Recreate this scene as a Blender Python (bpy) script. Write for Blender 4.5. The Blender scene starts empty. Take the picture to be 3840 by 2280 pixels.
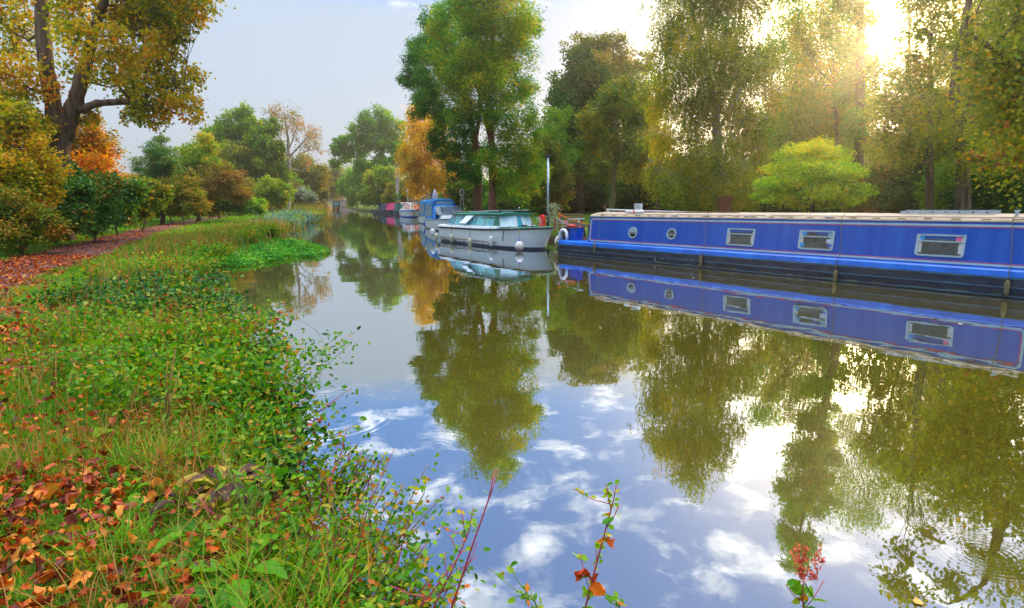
import bpy, math, random
import numpy as np
from mathutils import Vector, Matrix
SC = bpy.context.scene
COL = SC.collection
rad = math.radians
# ------------------------------------------------------------------ camera model (photo pixels 3840 x 2280)
FPX, CX, CY, CH = 2157.0, 1920.0, 1140.0, 2.0
TH = math.atan(0.1808); ROLL = 0.010
_F = Vector((0, math.cos(TH), -math.sin(TH)))
_R0 = Vector((1, 0, 0)); _U0 = _R0.cross(_F)
_R = math.cos(ROLL)*_R0 - math.sin(ROLL)*_U0
_U = math.sin(ROLL)*_R0 + math.cos(ROLL)*_U0
CAM = Vector((0, 0, CH))
def ray(px, py):
    return _F + _R*((px-CX)/FPX) + _U*((CY-py)/FPX)
def at(px, py, Y):                     # world point at forward distance Y seen in direction of px,py
    d = ray(px, py); return CAM + d*(Y/d.y)
def atz(px, py, z):                    # world point on the level z
    d = ray(px, py); return CAM + d*((z-CH)/d.z)
def refl(px, py, Y):                   # real point whose mirror image in the water is seen there
    p = at(px, py, Y); return Vector((p.x, p.y, -p.z))
def pxm(Y, px=1920):                   # metres per photo pixel at that distance
    return Y/FPX
def proj(p):
    v = Vector(p)-CAM; w = v.dot(_F)
    return CX+FPX*v.dot(_R)/w, CY-FPX*v.dot(_U)/w
# ------------------------------------------------------------------ tagging
def tag(o, label=None, cat=None, group=None, kind=None):
    if label: o['label'] = label
    if cat: o['category'] = cat
    if group: o['group'] = group
    if kind: o['kind'] = kind
    return o
def empty(name, loc, rz=0, label=None, cat=None, group=None):
    o = bpy.data.objects.new(name, None); COL.objects.link(o)
    o.location = loc; o.rotation_euler = (0, 0, rz); o.empty_display_size = 0.2
    return tag(o, label, cat, group)
def link(name, me, m=None, parent=None):
    o = bpy.data.objects.new(name, me); COL.objects.link(o)
    if m is not None: me.materials.append(m)
    if parent is not None: o.parent = parent
    return o
# ------------------------------------------------------------------ materials
MATS = {}
def new_mat(name):
    m = bpy.data.materials.new(name); m.use_nodes = True
    nt = m.node_tree; nt.nodes.clear()
    return m, nt, nt.nodes, nt.links
def mat(name, c, rough=0.5, spec=0.5, metal=0.0, var=0.15, scale=4.0, stretch=(1,1,1), c2=None, bump=0.0, bscale=60.0, coat=0.0, lo=0.35, hi=0.65):
    if name in MATS: return MATS[name]
    m, nt, N, L = new_mat(name)
    out = N.new('ShaderNodeOutputMaterial'); b = N.new('ShaderNodeBsdfPrincipled')
    L.new(b.outputs[0], out.inputs[0])
    b.inputs['Roughness'].default_value = rough; b.inputs['Metallic'].default_value = metal
    b.inputs['Specular IOR Level'].default_value = spec; b.inputs['Coat Weight'].default_value = coat
    tc = N.new('ShaderNodeTexCoord'); mp = N.new('ShaderNodeMapping'); mp.inputs['Scale'].default_value = stretch
    L.new(tc.outputs['Object'], mp.inputs[0])
    nz = N.new('ShaderNodeTexNoise'); nz.inputs['Scale'].default_value = scale; nz.inputs['Detail'].default_value = 6
    L.new(mp.outputs[0], nz.inputs[0])
    rp = N.new('ShaderNodeValToRGB'); L.new(nz.outputs[0], rp.inputs[0])
    if c2 is None:
        a = tuple(x*(1-var) for x in c); bb = tuple(min(1, x*(1+var)) for x in c)
    else: a, bb = c, c2
    rp.color_ramp.elements[0].position = lo; rp.color_ramp.elements[1].position = hi
    rp.color_ramp.elements[0].color = (*a, 1); rp.color_ramp.elements[1].color = (*bb, 1)
    L.new(rp.outputs[0], b.inputs['Base Color'])
    if bump > 0:
        n2 = N.new('ShaderNodeTexNoise'); n2.inputs['Scale'].default_value = bscale; n2.inputs['Detail'].default_value = 4
        L.new(mp.outputs[0], n2.inputs[0]); bp = N.new('ShaderNodeBump'); bp.inputs['Strength'].default_value = bump
        bp.inputs['Distance'].default_value = 0.02
        L.new(n2.outputs[0], bp.inputs['Height']); L.new(bp.outputs[0], b.inputs['Normal'])
    MATS[name] = m; return m
def leafmat(name, cols, trans=0.4, gloss=0.06, rough=0.45):
    """cols = list of (pos, (r,g,b)) read by the per-leaf attribute v"""
    if name in MATS: return MATS[name]
    m, nt, N, L = new_mat(name)
    out = N.new('ShaderNodeOutputMaterial')
    at_ = N.new('ShaderNodeAttribute'); at_.attribute_name = 'v'
    rp = N.new('ShaderNodeValToRGB'); L.new(at_.outputs['Fac'], rp.inputs[0])
    e = rp.color_ramp.elements
    while len(e) < len(cols): e.new(0.5)
    for i, (p, c) in enumerate(cols):
        e[i].position = p; e[i].color = (*c, 1)
    d = N.new('ShaderNodeBsdfDiffuse'); t = N.new('ShaderNodeBsdfTranslucent'); g = N.new('ShaderNodeBsdfGlossy')
    g.inputs['Roughness'].default_value = rough
    hs = N.new('ShaderNodeHueSaturation'); hs.inputs['Value'].default_value = 1.25; hs.inputs['Saturation'].default_value = 1.2
    L.new(rp.outputs[0], d.inputs[0]); L.new(rp.outputs[0], hs.inputs['Color']); L.new(hs.outputs[0], t.inputs[0])
    g.inputs[0].default_value = (1, 1, 1, 1)
    m1 = N.new('ShaderNodeMixShader'); m1.inputs[0].default_value = trans
    L.new(d.outputs[0], m1.inputs[1]); L.new(t.outputs[0], m1.inputs[2])
    m2 = N.new('ShaderNodeMixShader'); m2.inputs[0].default_value = gloss*.25
    L.new(m1.outputs[0], m2.inputs[1]); L.new(g.outputs[0], m2.inputs[2]); L.new(m2.outputs[0], out.inputs[0])
    MATS[name] = m; return m
# ------------------------------------------------------------------ fast meshes
def np_mesh(name, V, faces_tpl, N, K, v=None, vj=0.0):
    """V (N*K,3); faces_tpl list of tuples on K verts, repeated N times; v (N,) attribute"""
    me = bpy.data.meshes.new(name)
    V = np.ascontiguousarray(V, dtype=np.float32)
    lens = [len(f) for f in faces_tpl]
    flat = np.array([i for f in faces_tpl for i in f], dtype=np.int64)
    idx = (flat[None, :] + (np.arange(N)*K)[:, None]).ravel().astype(np.int32)
    starts1 = np.concatenate([[0], np.cumsum(lens)[:-1]])
    st = (starts1[None, :] + (np.arange(N)*sum(lens))[:, None]).ravel().astype(np.int32)
    me.vertices.add(N*K); me.vertices.foreach_set('co', V.ravel())
    me.loops.add(len(idx)); me.loops.foreach_set('vertex_index', idx)
    me.polygons.add(len(st)); me.polygons.foreach_set('loop_start', st)
    if v is not None:
        a = me.attributes.new('v', 'FLOAT', 'POINT')
        a.data.foreach_set('value', np.clip(np.repeat(np.clip(v, 0, 1), K)+(vj*np.random.default_rng(3).normal(size=N*K) if vj else 0), 0, 1).astype(np.float32))
    me.update(calc_edges=True)
    return me
def unit(a):
    return a/np.maximum(np.linalg.norm(a, axis=-1, keepdims=True), 1e-9)
TPL = {
 'diamond': (np.array([[0,0,0],[.45,.34,.06],[1,0,-.05],[.45,-.34,.06]]), [(0,1,2,3)]),
 'oval': (np.array([[0,0,0],[.28,.27,.07],[.7,.24,.05],[1,0,-.10],[.7,-.24,.05],[.28,-.27,.07],[.5,0,-.02]]), [(0,6,2,1),(6,3,2),(0,5,4,6),(6,4,3)]),
 'narrow': (np.array([[0,0,0],[.4,.14,.03],[1,0,-.1],[.4,-.14,.03]]), [(0,1,2,3)]),
 'heart': (np.array([[0,0,0],[-.05,.3,.05],[.35,.45,.07],[1,0,-.12],[.35,-.45,.07],[-.05,-.3,.05]]), [(0,3,2,1),(0,5,4,3)]),
 'lobed': (np.array([[0,0,0],[.05,.42,.1],[.32,.22,.0],[.62,.5,.12],[.64,.16,.02],[1.05,0,-.1],[.64,-.16,.02],[.62,-.5,.12],[.32,-.22,.0],[.05,-.42,.1]])*np.array([1,.85,2.2])+np.array([[0,0,0],[.05,-.06,0],[0,.10,0],[-.10,-.10,.1],[0,.14,0],[-.12,.05,0],[0,-.12,0],[-.14,.12,-.1],[.0,-.10,0],[.08,.1,.1]]),
           [(0,2,1),(0,4,3,2),(0,6,5,4),(0,8,7,6),(0,9,8)]),
}
def leaves(rng, P, size, shape='diamond', up=0.3, droop=0.0, dirs=None, sdev=0.3):
    """vertices of one leaf at every point of P"""
    n = len(P); T, F = TPL[shape]; K = len(T)
    t = unit(rng.normal(size=(n, 3))*np.array([1, 1, .6]) + np.array([0, 0, -droop]))
    if dirs is not None: t = unit(t*0.6 + dirs)
    nn = rng.normal(size=(n, 3)) + np.array([0, 0, up*2])
    nn = unit(nn - (nn*t).sum(1, keepdims=True)*t)
    b = np.cross(nn, t)
    s = size*(1+sdev*rng.uniform(-1, 1, n))
    V = P[:, None, :] + s[:, None, None]*(T[None, :, 0:1]*t[:, None, :] + T[None, :, 1:2]*b[:, None, :] + T[None, :, 2:3]*nn[:, None, :])
    return V.reshape(-1, 3), F, n, K
def leaf_obj(name, m, parent, rng, P, size, shape='diamond', v=None, origin=None, **kw):
    P = np.asarray(P, float)
    if origin is not None: P = P - np.array(origin)
    V, F, n, K = leaves(rng, P, size, shape, **kw)
    if v is None: v = rng.uniform(0, 1, n)
    return link(name, np_mesh(name, V, F, n, K, v), m, parent)
def twigs_mesh(name, A, B, ra, rb):
    """three sided tapered sticks from A to B"""
    A = np.asarray(A, float); B = np.asarray(B, float); n = len(A)
    d = unit(B-A); ref = np.where(np.abs(d[:, 2:3]) > .9, np.array([[1., 0, 0]]), np.array([[0., 0, 1]]))
    u = unit(np.cross(d, ref)); w = np.cross(d, u)
    V = np.zeros((n, 6, 3)); ra = np.broadcast_to(ra, n); rb = np.broadcast_to(rb, n)
    for k in range(3):
        a = 2*math.pi*k/3; o = math.cos(a)*u+math.sin(a)*w
        V[:, k] = A+o*ra[:, None]; V[:, k+3] = B+o*rb[:, None]
    return np_mesh(name, V.reshape(-1, 3), [(0,1,4,3),(1,2,5,4),(2,0,3,5)], n, 6)
class MB:
    """collects shapes and links them as one mesh object"""
    def __init__(s): s.v = []; s.f = []; s.smooth = []
    def add(s, V, F, sm=False):
        o = len(s.v); s.v += [tuple(p) for p in V]; s.f += [tuple(i+o for i in f) for f in F]; s.smooth += [sm]*len(F); return s
    def box(s, c, d, rz=0, ry=0, rx=0):
        M = Matrix.Rotation(rz, 3, 'Z') @ Matrix.Rotation(ry, 3, 'Y') @ Matrix.Rotation(rx, 3, 'X')
        V = [Vector(c)+M @ Vector((x*d[0]/2, y*d[1]/2, z*d[2]/2)) for x in (-1, 1) for y in (-1, 1) for z in (-1, 1)]
        return s.add(V, [(0,1,3,2),(4,6,7,5),(0,4,5,1),(2,3,7,6),(0,2,6,4),(1,5,7,3)])
    def bar(s, a, b, w, h=None):
        a, b = Vector(a), Vector(b); h = h or w; d = (b-a).normalized()
        u = d.cross(Vector((0, 0, 1)));  u = u.normalized() if u.length > 1e-4 else Vector((1, 0, 0)); q = u.cross(d)
        V = []
        for p in (a, b):
            for x, y in ((-1,-1),(1,-1),(1,1),(-1,1)): V.append(p+u*(x*w/2)+q*(y*h/2))
        return s.add(V, [(0,3,2,1),(4,5,6,7),(0,1,5,4),(1,2,6,5),(2,3,7,6),(3,0,4,7)])
    def tube(s, pts, r, n=8, caps=True, sm=True):
        pts = [Vector(p) for p in pts]; rr = r if hasattr(r, '__len__') else [r]*len(pts)
        V = []; F = []; prev = None
        for i, p in enumerate(pts):
            d = (pts[min(i+1, len(pts)-1)]-pts[max(i-1, 0)]).normalized()
            if prev is None:
                ref = Vector((0, 0, 1)) if abs(d.z) < .9 else Vector((1, 0, 0)); u = d.cross(ref).normalized()
            else:
                u = prev-d*prev.dot(d); u = u.normalized() if u.length > 1e-5 else d.orthogonal().normalized()
            prev = u; w = d.cross(u)
            for k in range(n):
                a = 2*math.pi*k/n; V.append(p+(u*math.cos(a)+w*math.sin(a))*rr[i])
        for i in range(len(pts)-1):
            for k in range(n):
                F.append((i*n+k, i*n+(k+1) % n, (i+1)*n+(k+1) % n, (i+1)*n+k))
        if caps: F.append(tuple(range(n-1, -1, -1))); F.append(tuple((len(pts)-1)*n+k for k in range(n)))
        return s.add(V, F, sm)
    def lathe(s, prof, c=(0,0,0), n=16, axis=None, sm=True):
        """prof list of (r, z) round the z axis (or axis matrix)"""
        M = axis or Matrix.Identity(3); V = []; F = []
        for r, z in prof:
            for k in range(n):
                a = 2*math.pi*k/n; V.append(Vector(c)+M @ Vector((r*math.cos(a), r*math.sin(a), z)))
        for i in range(len(prof)-1):
            for k in range(n): F.append((i*n+k, i*n+(k+1) % n, (i+1)*n+(k+1) % n, (i+1)*n+k))
        F.append(tuple(range(n-1, -1, -1))); F.append(tuple((len(prof)-1)*n+k for k in range(n)))
        return s.add(V, F, sm)
    def prism(s, poly, off):
        """poly: 3d points of a planar polygon, extruded by the vector off"""
        P = [Vector(p) for p in poly]; o = Vector(off); n = len(P)
        return s.add(P+[p+o for p in P], [tuple(range(n)), tuple(range(2*n-1, n-1, -1))]+[(i, i+n, (i+1) % n+n, (i+1) % n) for i in range(n)])
    def ring(s, outer, inner, off):
        """flat frame between two loops with the same count, extruded by off"""
        A = [Vector(p) for p in outer]; B = [Vector(p) for p in inner]; n = len(A); o = Vector(off)
        V = A+B+[p+o for p in A]+[p+o for p in B]; F = []
        for i in range(n):
            j = (i+1) % n
            F += [(i, j, n+j, n+i), (2*n+i, 3*n+i, 3*n+j, 2*n+j), (i, 2*n+i, 2*n+j, j), (n+i, n+j, 3*n+j, 3*n+i)]
        return s.add(V, F)
    def strip(s, rows, sm=True, close=False):
        n = len(rows[0]); V = [p for r in rows for p in r]; F = []
        for i in range(len(rows)-1):
            for k in range(n if close else n-1): F.append((i*n+k, i*n+(k+1) % n, (i+1)*n+(k+1) % n, (i+1)*n+k))
        return s.add(V, F, sm)
    def build(s, name, m, parent=None):
        me = bpy.data.meshes.new(name); me.from_pydata(s.v, [], s.f)
        me.polygons.foreach_set('use_smooth', s.smooth); me.update()
        return link(name, me, m, parent)
def copy_tree(o, parent=None):
    c = o.copy(); COL.objects.link(c); c.parent = parent
    for ch in list(o.children): copy_tree(ch, c)
    return c
# ------------------------------------------------------------------ camera, world, sun
cam = bpy.data.cameras.new('camera'); camo = bpy.data.objects.new('camera', cam); COL.objects.link(camo)
cam.sensor_width = 36; cam.lens = FPX/3840*36; cam.clip_end = 3000; cam.clip_start = 0.05
Mc = Matrix((_R, _U, -_F)).transposed().to_4x4(); Mc.translation = CAM
camo.matrix_world = Mc; SC.camera = camo
sd = ray(3375, 70).normalized()                       # towards the sun, low behind the trees on the right
SUN_EL = math.asin(sd.z); SUN_AZ = math.atan2(sd.x, sd.y)
EXPOSURE = 0.52; SUN_E = 5.0
w = bpy.data.worlds.new('World'); SC.world = w; w.use_nodes = True
nt = w.node_tree; N = nt.nodes; L = nt.links; N.clear()
wo = N.new('ShaderNodeOutputWorld'); bg = N.new('ShaderNodeBackground'); L.new(bg.outputs[0], wo.inputs[0])
def mth(op, a, b=None, c=None, clamp=False):
    n = N.new('ShaderNodeMath'); n.operation = op; n.use_clamp = clamp
    for i, x in enumerate((a, b, c)):
        if x is None: continue
        if isinstance(x, (int, float)): n.inputs[i].default_value = x
        else: L.new(x, n.inputs[i])
    return n.outputs[0]
def mixc(f, a, b, typ='MIX'):
    n = N.new('ShaderNodeMix'); n.data_type = 'RGBA'; n.blend_type = typ
    for s, x in ((n.inputs['Factor'], f), (n.inputs['A'], a), (n.inputs['B'], b)):
        if isinstance(x, (int, float)): s.default_value = x
        elif isinstance(x, tuple): s.default_value = (*x, 1)
        else: L.new(x, s)
    return n.outputs['Result']
def mrange(x, a, b, c=0.0, d=1.0, smooth=True):
    n = N.new('ShaderNodeMapRange'); n.interpolation_type = 'SMOOTHSTEP' if smooth else 'LINEAR'
    L.new(x, n.inputs['Value'])
    for k, q in zip(('From Min', 'From Max', 'To Min', 'To Max'), (a, b, c, d)): n.inputs[k].default_value = q
    return n.outputs[0]
geo = N.new('ShaderNodeTexCoord'); sep = N.new('ShaderNodeSeparateXYZ'); L.new(geo.outputs['Generated'], sep.inputs[0])
z = sep.outputs['Z']; zc = mth('MAXIMUM', z, 0.03)
sky = N.new('ShaderNodeTexSky'); sky.sky_type = 'NISHITA'; sky.sun_disc = False
sky.sun_elevation = SUN_EL; sky.sun_rotation = SUN_AZ; sky.air_density = 1.0; sky.dust_density = 1.2
skyc = mixc(1.0, sky.outputs[0], (0.085, 0.085, 0.085), 'MULTIPLY')
# high blue sky with broken cloud; a pale veil low down
blue = mixc(mrange(z, 0.22, 0.62), (0.09, 0.40, 1.00), (0.03, 0.27, 0.88))
cx = mth('DIVIDE', sep.outputs['X'], zc); cy = mth('DIVIDE', sep.outputs['Y'], zc)
cmb = N.new('ShaderNodeCombineXYZ'); L.new(cx, cmb.inputs[0]); L.new(cy, cmb.inputs[1])
def noise(vec, sc, det, rough, dist=0.0):
    n = N.new('ShaderNodeTexNoise'); L.new(vec, n.inputs['Vector']); n.inputs['Scale'].default_value = sc
    n.inputs['Detail'].default_value = det; n.inputs['Roughness'].default_value = rough; n.inputs['Distortion'].default_value = dist
    return n.outputs[0]
n1 = noise(cmb.outputs[0], 5.2, 8, 0.56, 0.3); n2 = noise(cmb.outputs[0], 1.5, 3, 0.5)
dens = mth('ADD', mth('MULTIPLY', n1, 0.72), mth('MULTIPLY', n2, 0.36))
cl = mrange(dens, 0.515, 0.67)
n3 = noise(cmb.outputs[0], 9.0, 5, 0.6)
clc = mixc(mrange(n3, 0.35, 0.7), (0.95, 1.08, 1.3), (2.1, 2.05, 2.1))
up_ = mixc(mth('MULTIPLY', cl, 0.93), blue, clc)
veil = mixc(mrange(z, 0.0, 0.30), (0.47, 0.55, 0.66), (0.44, 0.53, 0.66))
col = mixc(mrange(z, 0.275, 0.35), veil, up_)
col = mixc(0.06, col, skyc)
# overhead sky brightened out of view, added for more ambient light
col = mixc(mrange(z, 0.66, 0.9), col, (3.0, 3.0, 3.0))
# aureole of the veiled sun
nv = N.new('ShaderNodeVectorMath'); nv.operation = 'DOT_PRODUCT'; L.new(geo.outputs['Generated'], nv.inputs[0]); nv.inputs[1].default_value = tuple(sd)
dp = mth('MAXIMUM', nv.outputs['Value'], 0.0)
g1 = mth('POWER', dp, 900.0); g2 = mth('POWER', dp, 45.0); g3 = mth('POWER', dp, 12.0)
glow = mth('ADD', mth('MULTIPLY', g1, 25.0), mth('ADD', mth('MULTIPLY', g2, 3.2), mth('MULTIPLY', g3, 0.28)))
col = mixc(1.0, col, mixc(1.0, (1.0, 0.72, 0.32), glow, 'MULTIPLY'), 'ADD')
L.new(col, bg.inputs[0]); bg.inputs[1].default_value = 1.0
sl = bpy.data.lights.new('sun', 'SUN'); sl.energy = SUN_E; sl.angle = rad(0.6); sl.color = (1, 0.78, 0.5)
so = bpy.data.objects.new('sun', sl); COL.objects.link(so)
so.rotation_euler = sd.to_track_quat('Z', 'Y').to_euler(); so.location = (20, 20, 30)
SC.view_settings.view_transform = 'Standard'; SC.view_settings.look = 'None'; SC.view_settings.exposure = EXPOSURE
SC.view_settings.gamma = 1
cy_ = SC.cycles; cy_.max_bounces = 6; cy_.diffuse_bounces = 3; cy_.glossy_bounces = 3; cy_.transmission_bounces = 4
cy_.volume_bounces = 0; cy_.use_denoising = True; cy_.caustics_reflective = False; cy_.caustics_refractive = False
cy_.sample_clamp_indirect = 4.0; cy_.use_adaptive_sampling = True; cy_.adaptive_threshold = 0.02
# ------------------------------------------------------------------ canal outline
LB = np.array([(-60,30),(-20,10),(-6,4),(-1,1.5),(1,.3),(2.5,-.75),(4.3,-1.95),(6.5,-2.85),(10,-4.85),(14,-7.6),(18,-10),(22,-11.8),(36,-15),(60,-22),(83,-28.4),(123,-41),(180,-57),(262,-82)], float)
RB = np.array([(-60,90),(-20,40),(4,20),(12.9,13.0),(18,9.4),(25.2,3.8),(30,.9),(36,-1.0),(42,-2.9),(55,-5.4),(72,-10),(98,-20),(130,-34),(180,-50),(262,-76)], float)
def canal_d(X, Y):                      # > 0 over the water: rough distance to the nearer bank
    lx = np.interp(Y, LB[:, 0], LB[:, 1]); rx = np.interp(Y, RB[:, 0], RB[:, 1])
    d = np.minimum(X-lx, rx-X)*0.85
    return np.minimum(d, (262-Y)*1.0)
def sstep(x, a, b):
    t = np.clip((x-a)/(b-a), 0, 1); return t*t*(3-2*t)
def wob(X, Y, s):
    return (np.sin(X*s*1.3+Y*s*.7+1.1)+np.sin(-X*s*.6+Y*s*1.7+4.0)+np.sin(X*s*2.9-Y*s*2.3)*.5)/2.5
def gz(X, Y):
    X = np.asarray(X, float); Y = np.asarray(Y, float)
    d = canal_d(X, Y); lx = np.interp(Y, LB[:, 0], LB[:, 1])
    left = X < lx+3
    k = np.where(left, 1-sstep(d, -.55, .25), 1-sstep(d, -.12, .05))
    h = 0.45+0.05*wob(X, Y, .5)+0.02*wob(X, Y, 2.1)
    h = h+np.where(~left, 0.012*np.clip(-d-2, 0, 60), 0.003*np.clip(-d-6, 0, 100))
    inland = np.clip(-d, 0, 100)
    h = h+np.where(~left, 1.7*sstep(inland, 3, 18)*sstep(Y, 62, 95), .75*sstep(Y, 105, 138)*sstep(inland, 0, 2))
    return -0.9+k*(h+0.9)
def gzf(x, y): return float(gz(x, y))
def axis(vals):
    out = []
    for a, b, st in vals: out += list(np.arange(a, b, st))
    return np.array(out+[vals[-1][1]])
gx = axis([(-900,-200,50),(-200,-60,4),(-60,-22,1),(-22,-8,.35),(-8,4,.14),(4,16,.4),(16,50,1.5),(50,200,10),(200,900,50)])
gy = axis([(-300,-20,20),(-20,-1,1),(-1,12,.14),(12,30,.4),(30,80,1.2),(80,270,4),(270,1400,60)])
XX, YY = np.meshgrid(gx, gy); ZZ = gz(XX, YY)
nx, ny = len(gx), len(gy)
me = bpy.data.meshes.new('ground'); V = np.stack([XX, YY, ZZ], -1).reshape(-1, 3).astype(np.float32)
ii, jj = np.meshgrid(np.arange(nx-1), np.arange(ny-1)); a0 = (jj*nx+ii).ravel()
idx = np.stack([a0, a0+1, a0+nx+1, a0+nx], -1).ravel().astype(np.int32)
me.vertices.add(len(V)); me.vertices.foreach_set('co', V.ravel()); me.loops.add(len(idx)); me.loops.foreach_set('vertex_index', idx)
me.polygons.add(len(idx)//4); me.polygons.foreach_set('loop_start', np.arange(0, len(idx), 4, dtype=np.int32)); me.update(calc_edges=True)
me.polygons.foreach_set('use_smooth', np.ones(len(me.polygons), bool))
def ground_mat():
    m, nt, N, L = new_mat('ground')
    out = N.new('ShaderNodeOutputMaterial'); b = N.new('ShaderNodeBsdfPrincipled'); L.new(b.outputs[0], out.inputs[0])
    b.inputs['Roughness'].default_value = .95; b.inputs['Specular IOR Level'].default_value = .15
    g = N.new('ShaderNodeNewGeometry')
    def nz(s, d=5):
        n = N.new('ShaderNodeTexNoise'); L.new(g.outputs['Position'], n.inputs[0]); n.inputs['Scale'].default_value = s; n.inputs['Detail'].default_value = d; return n
    def rp(n, a, c1, b_, c2):
        r = N.new('ShaderNodeValToRGB'); L.new(n.outputs[0], r.inputs[0]); r.color_ramp.elements[0].position = a; r.color_ramp.elements[1].position = b_
        r.color_ramp.elements[0].color = (*c1, 1); r.color_ramp.elements[1].color = (*c2, 1); return r
    r1 = rp(nz(.5), .35, (.045, .10, .008), .65, (.09, .17, .010)); r2 = rp(nz(14, 8), .38, (.045, .032, .012), .62, (.10, .19, .014))
    mx = N.new('ShaderNodeMix'); mx.data_type = 'RGBA'; mx.inputs['Factor'].default_value = .5
    L.new(r1.outputs[0], mx.inputs['A']); L.new(r2.outputs[0], mx.inputs['B'])
    sp = N.new('ShaderNodeSeparateXYZ'); L.new(g.outputs['Position'], sp.inputs[0])
    mr = N.new('ShaderNodeMapRange'); L.new(sp.outputs['Z'], mr.inputs['Value']); mr.inputs['From Min'].default_value = .15; mr.inputs['From Max'].default_value = .36
    m2 = N.new('ShaderNodeMix'); m2.data_type = 'RGBA'; L.new(mr.outputs[0], m2.inputs['Factor']); m2.inputs['A'].default_value = (.035, .026, .014, 1)
    L.new(mx.outputs['Result'], m2.inputs['B']); L.new(m2.outputs['Result'], b.inputs['Base Color'])
    bp = N.new('ShaderNodeBump'); bp.inputs['Strength'].default_value = .6; bp.inputs['Distance'].default_value = .05
    L.new(nz(25, 4).outputs[0], bp.inputs['Height']); L.new(bp.outputs[0], b.inputs['Normal'])
    return m
tag(link('ground', me, ground_mat()), kind='structure')
# ------------------------------------------------------------------ water
def water_mat():
    m, nt, N, L = new_mat('canal_water')
    out = N.new('ShaderNodeOutputMaterial')
    df = N.new('ShaderNodeBsdfDiffuse'); df.inputs[0].default_value = (.11, .088, .008, 1)
    gl = N.new('ShaderNodeBsdfGlossy'); gl.inputs['Roughness'].default_value = 0.012; gl.inputs[0].default_value = (.80, .88, .97, 1)
    fr = N.new('ShaderNodeFresnel'); fr.inputs['IOR'].default_value = 1.9
    mr = N.new('ShaderNodeMapRange'); L.new(fr.outputs[0], mr.inputs['Value'])
    mr.inputs['From Min'].default_value = .12; mr.inputs['From Max'].default_value = .62; mr.inputs['To Min'].default_value = .45; mr.inputs['To Max'].default_value = .92
    mx = N.new('ShaderNodeMixShader'); L.new(mr.outputs[0], mx.inputs[0]); L.new(df.outputs[0], mx.inputs[1]); L.new(gl.outputs[0], mx.inputs[2])
    L.new(mx.outputs[0], out.inputs[0])
    g = N.new('ShaderNodeNewGeometry'); sp = N.new('ShaderNodeSeparateXYZ'); L.new(g.outputs['Position'], sp.inputs[0])
    def M(op, a, b=None):
        n = N.new('ShaderNodeMath'); n.operation = op
        for i, x in enumerate((a, b)):
            if x is None: continue
            if isinstance(x, (int, float)): n.inputs[i].default_value = x
            else: L.new(x, n.inputs[i])
        return n.outputs[0]
    def noi(s, d, st=(1, 1, 1)):
        mp = N.new('ShaderNodeMapping'); mp.inputs['Scale'].default_value = st; L.new(g.outputs['Position'], mp.inputs[0])
        n = N.new('ShaderNodeTexNoise'); L.new(mp.outputs[0], n.inputs[0]); n.inputs['Scale'].default_value = s; n.inputs['Detail'].default_value = d; return n.outputs[0]
    h = M('MULTIPLY', noi(1.1, 2), .0035)
    h = M('ADD', h, M('MULTIPLY', noi(6.0, 2), .00025))
    # ripple rings left by fish and falling leaves
    for (x, y, r0, r1, lam, amp) in WRINGS:
        dx = M('SUBTRACT', sp.outputs['X'], x); dy = M('SUBTRACT', sp.outputs['Y'], y)
        d = M('SQRT', M('ADD', M('MULTIPLY', dx, dx), M('MULTIPLY', dy, dy)))
        e = N.new('ShaderNodeMapRange'); e.interpolation_type = 'SMOOTHSTEP'; L.new(d, e.inputs['Value'])
        e.inputs['From Min'].default_value = r1; e.inputs['From Max'].default_value = r0*.5+r1*.5; 
        wv = M('MULTIPLY', M('SINE', M('MULTIPLY', d, 2*math.pi/lam)), amp)
        e2 = N.new('ShaderNodeMapRange'); L.new(d, e2.inputs['Value']); e2.inputs['From Min'].default_value = 0; e2.inputs['From Max'].default_value = r0
        h = M('ADD', h, M('MULTIPLY', M('MULTIPLY', wv, e.outputs[0]), e2.outputs[0]))
    bp = N.new('ShaderNodeBump'); bp.inputs['Strength'].default_value = 1.0; bp.inputs['Distance'].default_value = 1.0
    L.new(h, bp.inputs['Height'])
    for s in (gl, fr): L.new(bp.outputs[0], s.inputs['Normal'])
    return m
WRINGS = []
for px, py, r0, r1, lam, amp in ((1215,1560,.30,.9,.085,.00004),(1620,1690,.2,.5,.06,.00002),(3700,2080,.10,.30,.035,.000025),(1540,1350,.3,1.1,.10,.00003)):
    q = atz(px, py, 0); WRINGS.append((q.x, q.y, r0, r1, lam, amp))
mb = MB(); mb.add([(-260,-60,0),(120,-60,0),(120,300,0),(-260,300,0)], [(0,1,2,3)])
tag(mb.build('water', water_mat()), kind='structure')
# ------------------------------------------------------------------ towpath
PATH = [(-9.5,9,.9),(-11.4,12.4,1.1),(-14.2,18.5,1.1),(-17.2,25,1.0),(-20.8,33,.9),(-24.4,42,.8),(-31,60,.8),(-42,95,.8),(-58,150,.8)]
PATH = [(1.0,-8,.9),(-3.8,1,.9),(-6.6,4.8,.9)] + PATH
def path_x(Y):
    P = np.array(PATH); return np.interp(Y, P[:, 1], P[:, 0])
rows = []
ys = list(np.arange(-8, 40, .3))+list(np.arange(40, 150, 2))
for y in ys:
    xc = float(path_x(y)); hw = (1.25 if y < 14 else .95)+.13*math.sin(y*1.7)+.1*math.sin(y*3.1+1)
    rows.append([(xc+u*hw*1.35, y, gzf(xc+u*hw*1.35, y)+.012+(.012 if abs(u) < .9 else -.02)) for u in np.linspace(-1, 1, 9)])
tag(MB().strip(rows).build('path', mat('path_earth', (.11,.045,.035), .95, .2, c2=(.20,.10,.085), scale=5, bump=.5, bscale=30)), kind='structure')

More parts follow.
